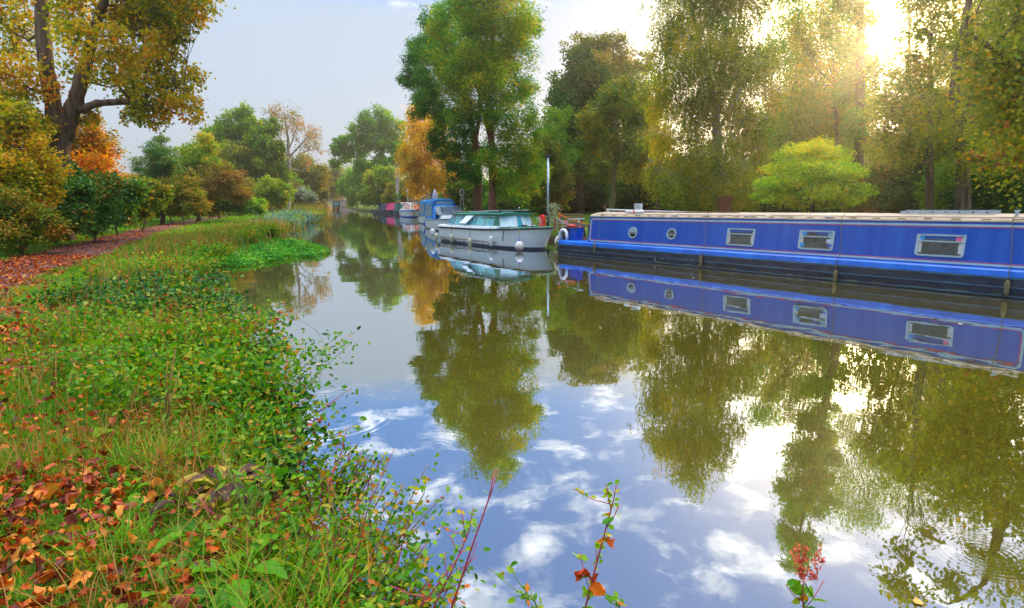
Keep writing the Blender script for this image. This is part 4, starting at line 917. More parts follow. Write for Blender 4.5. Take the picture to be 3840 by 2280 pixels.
mb = MB(); mb.lathe([(.03,0),(.2,.01),(.23,.04),(.18,.08),(.05,.095)], n=14); mb.v = [(v[0], v[1]*.6, v[2]) for v in mb.v]; mb.build('bag_body', RED, t); MB().tube([(-.2,-.1,.05),(0,-.13,.08),(.2,-.1,.05)], .008, 5).build('strap', WHITE2, t)
x, z_ = nbp(2122, 838, .9); t = thing_at('fuel_can', x, .9, ztb+.04, 'small pink red can on the end board of the narrowboat', 'can')
MB().lathe([(.055,0),(.06,.01),(.06,.13),(.045,.16),(.02,.17),(.02,.19)], n=12).build('can_body', mat('pink_red_plastic', (.75,.03,.10), .5, .4), t); MB().lathe([(.024,.185),(.024,.21)], n=10).build('lid', WHITE2, t)
x, z_ = nbp(2180, 897, .5); t = thing_at('cable_heap', x, .75, zgun(0)+.01-.1+.02, 'tangle of brown cable on the narrowboat well deck', 'cable')
mb = MB(); rg = random.Random(8)
for k in range(7): torus(mb, (rg.uniform(-.15,.15), rg.uniform(-.1,.1), .03+k*.022), rg.uniform(.08,.17), .011, 0, 360, 14, Matrix.Rotation(rg.uniform(-.5,.5), 3, 'X'))
mb.build('coils', mat('brown_cable', (.16,.05,.03), .6, .3, c2=(.35,.12,.05), scale=8), t)
# orange rope from the mooring hook to the cabin
hk = nb.W(*L3(2098, 803, .8)); p2 = nb.W(*L3(2140, 822, .9)); p3 = nb.W(*L3(2210, 842, .9))
t = empty('orange_rope', (hk.x, hk.y, 0), 0, 'bright orange mooring rope with a knotted end strung to the narrowboat cabin', 'rope')
o_ = Vector((hk.x, hk.y, 0)); pts = [hk-o_, (hk+p2)/2-o_+Vector((0,0,-.01)), p2-o_, (p2+p3)/2-o_+Vector((0,0,-.02)), p3-o_]
MB().tube(pts, .013, 6).build('line', OROPE, t); kn = MB()
for k in range(5): torus(kn, hk-o_+Vector((0, 0, -.04*k+.04)), .03, .014, 0, 360, 10, Matrix.Rotation(.4*k, 3, 'Y'))
kn.tube([hk-o_+Vector((0,0,.08)), hk-o_+Vector((.01,0,-.34))], .016, 6); kn.build('knot', OROPE, t)
# rope fenders hanging down the side
fg = 'rope fenders along the blue narrowboat'
def side_fender(pxt, pyt, px, py0, py1, lab, y=-.07, cable=True):
    xt_, zt_ = nb.P(pxt, pyt, .2); x, z0 = nb.P(px, py1, y); _, z1 = nb.P(px, py0, y); r = .045
    root = empty('rope_fender', nb.W(x, y, z0), nb.rz, lab, 'fender', fg)
    h = z1-z0; mb = MB(); mb.lathe([(.02,0),(r*.8,.015),(r,.05),(r,h*.82),(r*.7,h*.92),(.02,h)], n=10); mb.build('body', FENB, root)
    top = (xt_-x, .2-y, zt_-z0); zgl = zgun(x)-z0
    MB().tube([(0, 0, h*.97), (.0, .0, h+.06), (top[0]*.1, .005-y*.0+.02, zgl), (top[0]*.15, .13-y-.03, zgl+.08), (top[0], top[1]-.045, top[2]+.02), (top[0]+.04, top[1]+.02, top[2]+.09)], .008, 5).build('rope', ROPE, root)
    return root
side_fender(2092, 900, 2088, 905, 940, 'small dark rope fender at the left end corner of the blue narrowboat')
side_fender(2258, 804, 2229, 912, 945, 'dark rope fender hanging at the left end of the narrowboat cabin')
side_fender(2650, 815, 2627, 955, 1000, 'long dark rope fender hanging left of the first square window')
side_fender(3160, 816, 3130, 1012, 1058, 'rope fender on a dark cord right of the window with blue stickers')
side_fender(3800, 822, 3771, 1050, 1110, 'woven rope fender on an olive cord at the right edge of the picture')
# on the roof
x, z_ = nbp(2393, 800, 1.0); t = thing_at('roof_box', x, 1.0, roofz(x, 1.0), 'pale square panel on a white bracket standing on the narrowboat roof', 'aerial box')
za = nbp(2393, 764, 1.0)[1]-roofz(x,1.0); zb = nbp(2393, 789, 1.0)[1]-roofz(x,1.0)
wpx = (2407-2376)*pxm(20)
MB().box((.0, 0, (za+zb)/2), (wpx, .05, za-zb)).build('panel', mat('sage_panel', (.34,.42,.36), .5, .4, c2=(.42,.50,.44)), t)
mb = MB()
for u in (-1, 1): mb.box((u*wpx/2, 0, (za+zb)/2), (.014, .06, za-zb+.01)); mb.box((0, 0, za if u > 0 else zb), (wpx, .06, .014))
mb.build('frame', WHITE2, t); MB().box((-.13, -.02, zb*.5), (.05, .05, zb+.06)).box((.14, 0, zb*.6), (.03, .05, zb+.02)).build('bracket', FENDB, t)
x, z_ = nbp(2380, 799, .55); t = thing_at('roof_fender', x, .55, roofz(x, .55)+.05, 'white cylinder fender with a red band lying on the narrowboat roof', 'fender')
mb = MB(); AX = Matrix(((0,0,1),(0,1,0),(-1,0,0))); mb.lathe([(.02,-.38),(.045,-.36),(.055,-.32),(.055,.32),(.045,.36),(.02,.38)], n=12, axis=AX); mb.build('body', WHITE2, t)
MB().lathe([(.057,-.03),(.0575,.03)], n=12, axis=AX).build('band', REDL, t)
x0, _ = nbp(2275, 790, .8); x1, _ = nbp(2480, 798, .8)
t = thing_at('boat_pole', x0, .8, roofz(x0, .8), 'white pole propped along the left end of the narrowboat roof', 'pole')
MB().tube([(0,0,.10),(1.6,0,.06),(3.6,.1,.03)], .022, 8).build('shaft', WHITE2, t); MB().bar((0,0,0),(.02,0,.11),.02).bar((.12,0,0),(.03,0,.11),.02).build('rest', WHITE2, t)
x0, _ = nbp(2310, 795, .6); t = thing_at('boarding_plank', x0, .75, roofz(x0, .75)+.02, 'long wooden plank lying on the narrowboat roof behind the white fender', 'plank')
MB().box((2.2,.12,.015),(4.4,.24,.032)).build('board', WOOD, t); MB().box((.5,.12,-.012),(.06,.26,.02)).box((3.6,.12,-.012),(.06,.26,.02)).build('batten', CREAM, t)
x0, zl = nbp(3385, 806, .75); x1, _ = nbp(3740, 812, .75)
t = thing_at('ladder', x0, .62, roofz(x0, .7)+.012, 'grey metal ladder on its edge along the right end of the narrowboat roof', 'ladder')
Ll = x1-x0
MB().box((Ll/2, 0, .03+k_top*Ll*.5), (Ll, .028, .065), ry=-math.atan(k_top)).build('rail', STEEL, t); MB().box((Ll/2, .34, .045+k_top*Ll*.5), (Ll, .028, .065), ry=-math.atan(k_top)).build('rail', STEEL, t)
for k in range(7):
    xk = Ll*(k+.6)/7.2; MB().bar((xk, -.018, .035+k_top*xk), (xk, .35, .05+k_top*xk), .026).build('rung', DARK, t)
x0, _ = nbp(3812, 812, .5); MB().box((x0, .5, ztop(x0)+.13), (.05, .05, .16)).box((x0, .5, ztop(x0)+.22), (.09, .07, .03)).build('mooring_stud', STEEL, R0)
x0, _ = nbp(2240, 795, .9); MB().tube([(x0, 1.3, ztop(x0)+.12), (x0-.02, 1.3, ztop(x0)+.38)], .018, 6).build('short_post', WOOD, R0)
# streaks and chipped marks on the black hull
mb = MB()
for px, py, w_, h_ in ((2456, 970, .05, .22), (2482, 971, .16, .03), (2508, 973, .10, .025), (2597, 975, .02, .18), (2545, 965, .03, .02)):
    x, z_ = nb.P(px, py, -.004); mb.box((x, .004, z_), (w_*.6, .02, h_*.6))
mb.build('paint_chip', mat('bare_primer', (.35,.28,.28), .7, .2, c2=(.55,.5,.5), scale=15), R0)
# ================================================================== lofted cruiser hulls
def loft(fr, L_, beam, sheer, zb=-.25, bowrake=.5, stern=.86, bluff=.30, y0=0.0):
    """returns point(t, v, side) for a hull; t 0 stern..1 bow"""
    def w_(t, v):
        a = stern+(1-stern)*min(1, t/.3)
        if t > 1-bluff:
            u = (t-(1-bluff))/bluff; a *= math.sqrt(max(0, 1-u**(2.0+.6*v)))*(1-.10*u*(1-v))
        return beam/2*a*(.80+.20*v**.7)
    def pt(t, v, s):
        zt_ = sheer(t); z_ = zb+(zt_-zb)*v; u = max(0, (t-.72)/.28)
        x = L_*t+bowrake*(v**1.2)*u*u
        return (x, y0+beam/2+s*w_(t, v), z_)
    return pt
def hull_band(pt, sheer, za, zb_, zbot=-.25, n=26, off=0.0, closed=True):
    mb = MB(); rows = []
    ts = [0, .02]+list(np.linspace(.06, .8, 14))+list(np.linspace(.83, 1, 10))
    for s in (-1, 1):
        rows = []
        for t in ts:
            zt_ = sheer(t); lo = za(t) if callable(za) else za; hi = zb_(t) if callable(zb_) else zb_
            hi = min(hi, zt_); r = []
            for k in range(5):
                z_ = lo+(hi-lo)*k/4; v = max(0, min(1, (z_-zbot)/(zt_-zbot))); p = pt(t, v, s); r.append((p[0]+(off if t > .9 else 0), p[1]+s*off, p[2]))
            rows.append(r)
        mb.strip(rows, sm=True)
        if s == -1: st0 = rows[0]
        else: st1 = rows[0]
    mb.strip([st0, st1], sm=False)
    return mb
def deck(pt, v=1.0, dz=0.0, n=20, t0=0.0, inset=.0, crown=.04):
    mb = MB(); rows = []
    for t in list(np.linspace(t0, .8, 10))+list(np.linspace(.83, 1, 9)):
        a = pt(t, v, -1); b = pt(t, v, 1); r = []
        for u in np.linspace(0, 1, 7): r.append((a[0], a[1]+(b[1]-a[1])*u+(inset if u < .01 else 0)-(inset if u > .99 else 0), a[2]+dz+crown*math.sin(math.pi*u)))
        rows.append(r)
    return mb.strip(rows, sm=True)
# ------------------------------------------------ green and white cruiser
S_ = atz(1640, 905, 0); Wb = atz(2026, 936, 0)
d_ = (Wb-S_); ln_ = math.sqrt(d_.length**2-1.05**2); an = math.atan2(d_.y, d_.x)-math.asin(1.05/d_.length)
E_ = S_+Vector((math.cos(an)*ln_, math.sin(an)*ln_, 0))
cr = Frame('cabin_cruiser', S_, E_, 'white cabin cruiser with green roof and deck, nearest boat left of the blue narrowboat')
RC = cr.root; CL = cr.len; CB = 2.15
_, zst = cr.P(1640, 851, 0); _, zmd = cr.P(1845, 863, 0); xb, zbw = cr.X(2080, 852, CL+.3)
print('cruiser', CL, zst, zmd, xb, zbw)
zbw = max(zbw, zmd+.05)
def shr(t): return zst+(zmd-zst)*min(1, t/.55)+(zbw-zmd)*max(0, (t-.55)/.45)**1.6
pt = loft(cr, CL, CB, shr, bowrake=.55, stern=.93, bluff=.38)
hull_band(pt, shr, .10, lambda t: 9).build('hull', WHITE, RC)
hull_band(pt, shr, -.25, .10).build('boot_stripe', NAVY, RC)
mb = MB()
for s in (-1, 1):
    pts = [pt(t, .985, s) for t in [0]+list(np.linspace(.05, .8, 12))+list(np.linspace(.83, 1, 10))]; mb.tube([(p[0], p[1]+s*.012, p[2]-.005) for p in pts], .032, 6)
mb.build('rubbing_strake', DARK, RC)
pts = [pt(t, (.27-(-.25))/(shr(t)+.25), -1) for t in np.linspace(.0, .74, 14)]
MB().tube([(p[0], p[1]-.01, p[2]-.03+.0*i) for i, p in enumerate(pts)], .02, 6).build('spray_rail', mat('brown_rail', (.26,.20,.13), .7, .3, c2=(.42,.36,.28), scale=4), RC)
dk = deck(pt, 1, .02); dk.build('deck', GREEN, RC)
# white side deck coaming stern to mid
yc = .20
xa, _z = cr.P(1673, 843, yc); xbk, zck = cr.P(1872, 850, yc); xta, zta = cr.P(1697, 806, yc); xtb, ztb_ = cr.P(1862, 806, yc)
mb = MB(); rows = []
for t in np.linspace(0, xbk/CL, 9):
    p = pt(t, 1, -1); rows.append([(p[0], p[1]+.0, p[2]+.03), (p[0], p[1]+.03, p[2]+.12), (p[0], yc+.02, p[2]+.135), (p[0], CB-yc-.02, p[2]+.135), (p[0], CB-p[1]-.03, p[2]+.12), (p[0], CB-p[1], p[2]+.03)])
mb.strip(rows, sm=False); mb.add(rows[0], [(0,1,2,3,4,5)]); mb.add(rows[-1], [(5,4,3,2,1,0)]); mb.build('side_deck', WHITE, RC)
zcb = zck-.06
# cabin body (green), raked aft end, windscreen raked forward
yt = yc+.10; xf0 = xbk+.02; xf1 = xtb
print('cr cabin', xa, xbk, zck, xta, zta, xtb, ztb_)
fr_out = .42                                        # the windscreen is slightly V shaped
V = [(xa, yc, zcb), (xf0, yc, zcb), (xf0+fr_out*.35, CB/2, zcb), (xf0, CB-yc, zcb), (xa, CB-yc, zcb), (xta, yt, zta), (xf1, yt, ztb_), (xf1+fr_out*.35, CB/2, ztb_+.02), (xf1, CB-yt, ztb_), (xta, CB-yt, zta)]
MB().add(V, [(0,1,6,5),(1,2,7,6),(2,3,8,7),(3,4,9,8),(4,0,5,9),(5,6,7,8,9),(4,3,2,1,0)]).build('cabin', GREEN, RC)
# roof with overhang
mb = MB(); rows = []
xr0, xr1_ = xta-.10, xf1+.25
for x in np.linspace(xr0, xr1_, 10):
    zt_ = zta+(ztb_-zta)*(x-xta)/(xf1-xta); rr = [(x, yt-.07, zt_-.01), (x, yt-.08, zt_+.045)]
    for u in (.2, .5, .8): rr.append((x, yt+(CB-2*yt)*u, zt_+.055+.04*math.sin(math.pi*u)))
    rr += [(x, CB-yt+.08, zt_+.045), (x, CB-yt+.07, zt_-.01)]; rows.append(rr)
mb.strip(rows, sm=False); mb.add(rows[0], [tuple(range(7))]); mb.add(rows[-1], [tuple(range(6, -1, -1))]); mb.build('roof', mat('green_roof', (.004,.12,.07), .5, .4, c2=(.015,.24,.17), scale=1.5), RC)
ln_c = (yt-yc)/((zta+ztb_)/2-zcb)
def quadwin(xb0, xb1, z0, xt0, xt1, z1, fm, gm, name='window', fw=.028):
    """side window given by its bottom and top edges"""
    def Y(z_): return yc+ln_c*(z_-zcb)
    o = [(xb0, Y(z0)-.016, z0), (xb1, Y(z0)-.016, z0), (xt1, Y(z1)-.016, z1), (xt0, Y(z1)-.016, z1)]
    c = Vector([sum(p[i] for p in o)/4 for i in range(3)]); i_ = []
    W_ = abs(xb1-xb0)/2; H_ = abs(z1-z0)/2
    for p in o: i_.append((c.x+(p[0]-c.x)*(W_-fw)/W_, Y(c.z+(p[2]-c.z)*(H_-fw)/H_)-.016, c.z+(p[2]-c.z)*(H_-fw)/H_))
    f = MB().ring(o, i_, (0, .018, 0)).build(name, fm, RC); MB().prism([(p[0], p[1]+.012, p[2]) for p in i_], (0, .003, 0)).build('pane', gm, f)
    return f
def cp(px, py): return cr.P(px, py, yc+.05)
FR = mat('window_frame_alloy', (.42,.55,.58), .4, .5, metal=.3)
for (b0, b1, t0, t1, gm) in ((1679,1705,1697,1707,TEALD),(1706,1729,1708,1731,TEAL),(1731,1760,1733,1775,TEALD),(1762,1784,1781,1785,TEALD),(1787,1817,1789,1820,TEAL),(1820,1852,1822,1855,TEAL)):
    xb0, z0 = cp(b0, 842+(b0-1679)*.055); xb1, _ = cp(b1, 844); xt0, z1 = cp(t0, 806.5); xt1, _ = cp(t1, 806.5)
    _, z1 = cp(1760, 807); z0 = zcb+.05
    quadwin(xb0, xb1, z0, xt0, xt1, z1-.01, FR, gm)
# opened vent flap
xo0, zo1 = cp(1752, 808); xo1, _ = cp(1778, 808); xo2, zo0 = cp(1737, 836); xo3, _ = cp(1761, 836)
f = MB().prism([(xo0, yt-.05, zo1), (xo1, yt-.05, zo1), (xo3, yc-.16, zo0), (xo2, yc-.16, zo0)], (0, -.012, .004)).build('vent_flap', WHITE, RC)
MB().bar((xo3-.02, yc-.15, zo0), (xo3, yc+.02, zo0-.04), .012).build('stay', ALU, f)
# windscreen: three panes
def scr(u, v):
    """point on the front: u 0 near edge..1 far edge, v 0 bottom..1 top"""
    yb = yc+(CB-2*yc)*u; yt_ = yt+(CB-2*yt)*u; k = fr_out*.35*(1-abs(2*u-1))
    return Vector((xf0+k+(xf1-xf0)*v+.012, yb+(yt_-yb)*v, zcb+(ztb_+.02*(1-abs(2*u-1))-zcb)*v))
WF = mat('white_frame', (.62,.66,.70), .4, .5, var=.06)
for (u0, u1, v0, fw, gm) in ((.015,.44,.06,.05,PALEG),(.445,.70,-.10,.07,TEALD),(.705,.985,.06,.045,PALEG)):
    us = [(u0, v0), (u1, v0), (u1, .97), (u0, .97)]; du = fw/(CB-2*yc); dv = fw/(ztb_-zcb)
    ui = [(u0+du, v0+dv), (u1-du, v0+dv), (u1-du, .97-dv), (u0+du, .97-dv)]
    if u0 < .5 < u1:
        us = [(u0, v0), (.5, v0), (u1, v0), (u1, .97), (.5, .97), (u0, .97)]; ui = [(u0+du, v0+dv), (.5, v0+dv), (u1-du, v0+dv), (u1-du, .97-dv), (.5, .97-dv), (u0+du, .97-dv)]
    f = MB().ring([scr(*a) for a in us], [scr(*a) for a in ui], (.022, 0, 0)).build('windscreen', WF, RC)
    P_ = [scr(*a)+Vector((.006, 0, 0)) for a in ui]
    if len(P_) == 6: MB().prism([P_[0], P_[1], P_[4], P_[5]], (.003,0,0)).prism([P_[1], P_[2], P_[3], P_[4]], (.003,0,0)).build('pane', gm, f)
    else: MB().prism(P_, (.003, 0, 0)).build('pane', gm, f)
    if u0 > .7: MB().bar(scr(.80, .95)+Vector((.03,0,0)), scr(.90, .45)+Vector((.04,0,0)), .012).build('wiper', DARK, f)
# roof rails, panel, details
mb = MB(); zr = lambda x: zta+(ztb_-zta)*(x-xta)/(xf1-xta)+.16
mb.tube([(xta, yt+.12, zr(xta)-.07), (xta+.06, yt+.12, zr(xta)), (xf1-.3, yt+.12, zr(xf1)), (xf1-.2, yt+.12, zr(xf1)-.07)], .012, 6)
mb.tube([(xta+1.2, CB-yt-.2, zr(xta+1)), (xf1+.3, CB-yt-.2, zr(xf1)+.02)], .012, 6)
for x in np.linspace(xta+.4, xf1-.5, 4): mb.bar((x, yt+.12, zr(x)-.09), (x, yt+.12, zr(x)), .014)
mb.build('roof_rail', STEEL, RC)
xm = (xta+xf1)/2; sp_ = MB().box((xm+.75, CB/2, zr(xm)+.03), (1.7, .7, .03), ry=-.01).build('solar_panel', mat('solar_glass', (.16,.22,.27), .15, .6, c2=(.26,.32,.36), scale=1.5), RC)
MB().box((xm-.1, CB/2, zr(xm)-.02), (.05, .6, .08)).box((xm+1.5, CB/2, zr(xm)-.02), (.05, .6, .08)).build('bracket', STEEL, sp_)
MB().box((xm+.2, yt+.15, zr(xm)-.03), (1.5, .05, .03)).build('roof_strip', WHITE2, RC)
MB().tube([(xf1+.05, CB*.62, zr(xf1)-.02), (xf1+.05, CB*.62, zr(xf1)+.1)], .01, 5).lathe([(.03, 0), (.035, .03), (.02, .05)], (xf1+.05, CB*.62, zr(xf1)+.1), 8).build('masthead_lamp', STEEL, RC)
# pulpit rail and red danbuoy on the bow
mb = MB(); pr = [pt(t, 1, -1) for t in (.80, .9)]; pl = [pt(t, 1, 1) for t in (.80, .9)]; bw = pt(1, 1, 1)
ya, za_ = cr.X(2000, 800, CL*.86); 
mb.tube([(CL*.76, CB*.84, shr(.8)+.05), (CL*.77, CB*.86, shr(.8)+.42), (CL*.86, CB*.80, shr(.9)+.42), (CL*.90, CB*.78, shr(.9)+.03)], .012, 6)
mb.tube([(CL*.83, CB*.83, shr(.8)+.42), (CL*.83, CB*.83, shr(.8)+.05)], .01, 6); mb.build('pulpit_rail', STEEL, RC)
lb = at(2030, 828, 26.6); t = empty('life_ring_case', (lb.x, lb.y, lb.z-.27), an, 'red rounded lifebuoy case on the rail at the bow of the green and white cruiser', 'lifebuoy case')
hw_, hh = .19, .27
case = [(-hw_, 0, 0), (hw_, 0, 0), (hw_, 0, hh*1.5), (hw_*.7, 0, hh*1.9), (0, 0, hh*2.02), (-hw_*.7, 0, hh*1.9), (-hw_, 0, hh*1.5)]
MB().prism(case, (0, .09, 0)).build('case', RED, t)
mb = MB()
for u in (-.07, .07): mb.bar((u, -.02, .02), (u, -.02, .42), .014)
mb.bar((-.07, -.02, .2), (.07, -.02, .2), .014).bar((-.07, -.02, .33), (.07, -.02, .33), .014); mb.build('bracket', STEEL, t)
mb = MB(); xk = CL*.84
torus(mb, (xk, CB*.5, shr(.9)+.08), .13, .016); torus(mb, (xk+.1, CB*.45, shr(.9)+.10), .10, .016); mb.tube([(xk+.1, CB*.3, shr(.9)+.08), (xk+.5, CB*.4, shr(.9)+.07), (xk+.9, CB*.5, shr(.9)+.08)], .014, 5)
mb.build('mooring_line', DARK, RC)
MB().lathe([(.03,0),(.035,.04),(.02,.06)], (xk-.25, CB*.22, shr(.85)+.03), 10).lathe([(.03,0),(.03,.05),(.05,.07)], (xk+.6, CB*.5, shr(.97)+.03), 10).build('cleat', RED, RC)
# fenders
fgc = 'fenders of the green and white cruiser'
def crf(px, py0, py1, rpx, pxt, pyt, m, lab, **kw):
    x, z_ = cr.P(px, (py0+py1)/2, -.09); Wp = cr.W(x, -.09, z_)
    xt_, zt_ = cr.P(pxt, pyt, .08); Wt = cr.W(xt_, .0, zt_+.03)
    return fender(px, py0, py1, Wp, rpx, m, lab, 'fender', fgc, Wt, **kw)
crf(1637, 876, 902, 7, 1644, 845, FEND, 'small yellowed fender nearest the stern of the green and white cruiser')
crf(1694, 880, 908, 7, 1700, 846, FEND, 'yellowed fender second from the stern of the green and white cruiser')
crf(1763, 894, 924, 8, 1768, 849, FEND, 'most yellow fender of the cruiser, below the opened vent flap')
crf(1841, 886, 924, 8, 1846, 851, FENDW, 'whitest slim fender in the middle of the cruiser side')
crf(1948, 900, 940, 18, 1948, 850, FENDP, 'big round scuffed fender with a blue top near the bow of the cruiser', ball=True, capm=FENDB, ropem=mat('olive_rope', (.22,.22,.05), .9, .1))
MB().tube([cr.W(*a) for a in ()] or [(cr.P(1886, 858, -.06)[0], -.05, zmd), (cr.P(1884, 890, -.05)[0], -.06, zmd-.36), (cr.P(1888, 892, -.05)[0], -.06, zmd-.40), (cr.P(1889, 860, -.05)[0], -.05, zmd)], .012, 5).build('loose_rope', DARK, RC)
# stern fender, blue and white, and the white buoy by the narrowboat end
q = at(1622, 872, S_.y+.3)
fender(1622, 858, 886, q, 9, FENDW, 'white fender with blue end hanging at the stern of the green and white cruiser', 'fender', fgc, q+Vector((0, 0, .45)), capm=FENDB)
q = nb.W(-.16, .35, nb.P(2082, 900, .35)[1])
fender(2080, 880, 925, q, 16, FENDP, 'round white fender with a blue top hanging between cruiser bow and narrowboat', 'fender', None, q+Vector((0, 0, .72)), ball=True, capm=FENDB)

mb = MB(); rg = random.Random(12)
for k in range(16):
    t = rg.uniform(.03, .72); z0 = .11; v = (z0+.25)/(shr(t)+.25); p_ = pt(t, v, -1); mb.box((p_[0], p_[1]-.004, z0+.02), (rg.uniform(.05, .3), .012, rg.uniform(.02, .05)))
mb.build('waterline_grime', mat('brown_grime', (.22,.17,.07), .9, .1, c2=(.40,.34,.18), scale=14), RC)
# ================================================================== the other moored boats
def small_hull(fr, L_, beam, sheer, m_side=WHITE, m_low=NAVY, wl=.10, m_deck=WHITE2, bluff=.38, bowrake=.45):
    p = loft(fr, L_, beam, sheer, bowrake=bowrake, stern=.92, bluff=bluff)
    hull_band(p, sheer, wl, lambda t: 9).build('hull', m_side, fr.root); hull_band(p, sheer, -.25, wl).build('boot_stripe', m_low, fr.root)
    deck(p, 1, .01).build('deck', m_deck, fr.root)
    mb = MB()
    for s in (-1, 1): mb.tube([(q[0], q[1]+s*.01, q[2]) for q in [p(t, .98, s) for t in [0]+list(np.linspace(.05, .8, 8))+list(np.linspace(.83, 1, 8))]], .025, 5)
    mb.build('rubbing_strake', m_low, fr.root)
    return p
def arch_rows(xs_, y0, y1, z0f, ztf, n=11, sq=.35):
    rows = []
    for x in xs_:
        z0 = z0f(x); zt_ = ztf(x); r = []
        for k in range(n):
            a = math.pi*k/(n-1); c = math.cos(a); s = math.sin(a)
            yy = (y0+y1)/2-(y1-y0)/2*math.copysign(abs(c)**sq, c); r.append((x, yy, z0+(zt_-z0)*abs(s)**sq))
        rows.append(r)
    return rows
def canopy_boat(px0, py0, dirv, L_, label, zc_top, zc_mid, zf_top, m_main, seed=0, beam=2.3):
    A_ = atz(px0, py0, 0); Bq = A_+Vector((dirv[0], dirv[1], 0)).normalized()*L_
    fr = Frame('canopy_cruiser', A_, Bq, label); R_ = fr.root
    sh = lambda t: .62+.18*t+.12*max(0, t-.6)
    p = small_hull(fr, L_, beam, sh, WHITE, mat('green_stripe', (.02,.07,.06), .4, .5), .08)
    y0, y1 = .18, beam-.18; xm = L_*.48
    # aft canopy, high
    ys_ = lambda x: sh(x/L_)
    xs_ = np.linspace(.25, xm, 9); rg = np.random.default_rng(seed)
    top = lambda x: zc_top-.10*((x-xm*.55)/(xm*.55))**2+.015*math.sin(x*9)
    mb = MB(); rows = arch_rows(xs_, y0, y1, ys_, top); mb.strip(rows, sm=True); mb.add(rows[0], [tuple(range(len(rows[0])))]); mb.add(rows[-1], [tuple(range(len(rows[-1])))])
    mb.build('canopy', m_main, R_)
    def yside(z_, x):
        s = min(1, max(0, (z_-ys_(x))/(top(x)-ys_(x)))); a = math.asin(min(1, s**(1/.35)))
        return (y0+y1)/2-(y1-y0)/2*math.cos(a)**.35
    for (a, b) in ((.30, .95), (1.1, 1.95), (2.1, min(2.9, xm-.2))):
        if b < a+.3: continue
        z0, z1 = ys_(a)+.28, zc_top-.42
        q = [(a, z0), (b, z0), (b-.05, z1), (a+.05, z1)]; 
        MB().add([(x, yside(z_, x)-.012, z_) for x, z_ in q], [(0,1,2,3)]).build('canopy_window', CANVG, R_)
    # front panel of the high canopy, with a clear strip
    MB().prism([(xm+.012, beam*.22, zf_top+.02), (xm+.012, beam*.78, zf_top+.02), (xm+.012, beam*.76, zc_top-.22), (xm+.012, beam*.24, zc_top-.22)], (.006,0,0)).build('canopy_window', CANVG, R_)
    # lower front canopy running down to the windscreen
    x2 = L_*.66
    t2 = lambda x: zf_top-(x-xm)/(x2-xm)*.10+.02*math.sin(x*14); xs2 = np.linspace(xm+.03, x2, 7)
    mb = MB(); rows = arch_rows(xs2, y0+.02, y1-.02, ys_, t2, sq=.42); mb.strip(rows, sm=True); mb.build('front_canopy', CANV2, R_)
    # windscreen: curved glass sloping forward
    x3 = L_*.76; rows = []
    for k in range(9):
        a = rad(-75+150*k/8); yy = beam/2+math.sin(a)*(beam*.42); rows.append(((x2-.15+.30*math.cos(a), yy, t2(x2)-.02), (x3-.25+.42*math.cos(a), yy*1.0, sh(.75)+.32)))
    MB().strip([[r[0] for r in rows], [r[1] for r in rows]], sm=True).build('windscreen', mat('smoky_screen', (.07,.10,.15), .12, .5, c2=(.16,.20,.27), scale=2), R_)
    f_ = MB(); f_.tube([r[0] for r in rows], .02, 5).tube([r[1] for r in rows], .02, 5)
    for k in (0, 3, 5, 8): f_.tube([rows[k][0], rows[k][1]], .014, 5)
    f_.build('screen_frame', ALU, R_)
    # cuddy cabin
    xe_ = L_*.92; rows = arch_rows(np.linspace(x2+.1, xe_, 7), beam*.17, beam*.83, lambda x: sh(x/L_)-.02, lambda x: sh(.7)+.36-.30*((x-x2)/(xe_-x2))**2, sq=.5)
    mb = MB(); mb.strip(rows, sm=True); mb.add(rows[0], [tuple(range(len(rows[0])))]); mb.build('cuddy', WHITE2, R_)
    z0 = sh(.72)+.05; o = rrect(x2+.2, x2+.85, z0, z0+.22, .07, beam*.17-.025); i_ = shrink(o, .025); f = MB().ring(o, i_, (0, .02, 0)).build('window', CANV2, R_); MB().prism([(q[0], q[1]+.012, q[2]) for q in i_], (0, .003, 0)).build('pane', TEAL, f)
    MB().tube([(x2+.5, beam*.35, sh(.7)+.3), (x2+.5, beam*.35, sh(.7)+.95)], .012, 5).build('aerial', STEEL, R_)
    return fr, p
c1, p1 = canopy_boat(1586, 854, (.30, -.95), 6.8, 'white cruiser under a tall blue canopy, right behind the green and white cruiser', 2.16, 1.3, 1.72, CANV, 1, beam=2.05)
c2, p2 = canopy_boat(1566, 836, (.30, -.95), 6.4, 'white cruiser under a darker blue canopy, second behind the green and white cruiser', 2.12, 1.3, 1.5, mat('dull_blue_canvas', (.02,.12,.24), .8, .2, c2=(.05,.22,.38), scale=3, bump=.4, bscale=6), 2, beam=2.0)
for px, lab in ((1594, 'left blue fender by the stern of the blue canopy cruiser'), (1603, 'right blue fender by the stern of the blue canopy cruiser')):
    q = at(px, 838, c1.A.y-.15); fender(px, 828, 850, q, 4.5, FENDB, lab, 'fender', 'blue fenders of the canopy cruiser', q+Vector((0, .1, .55)))
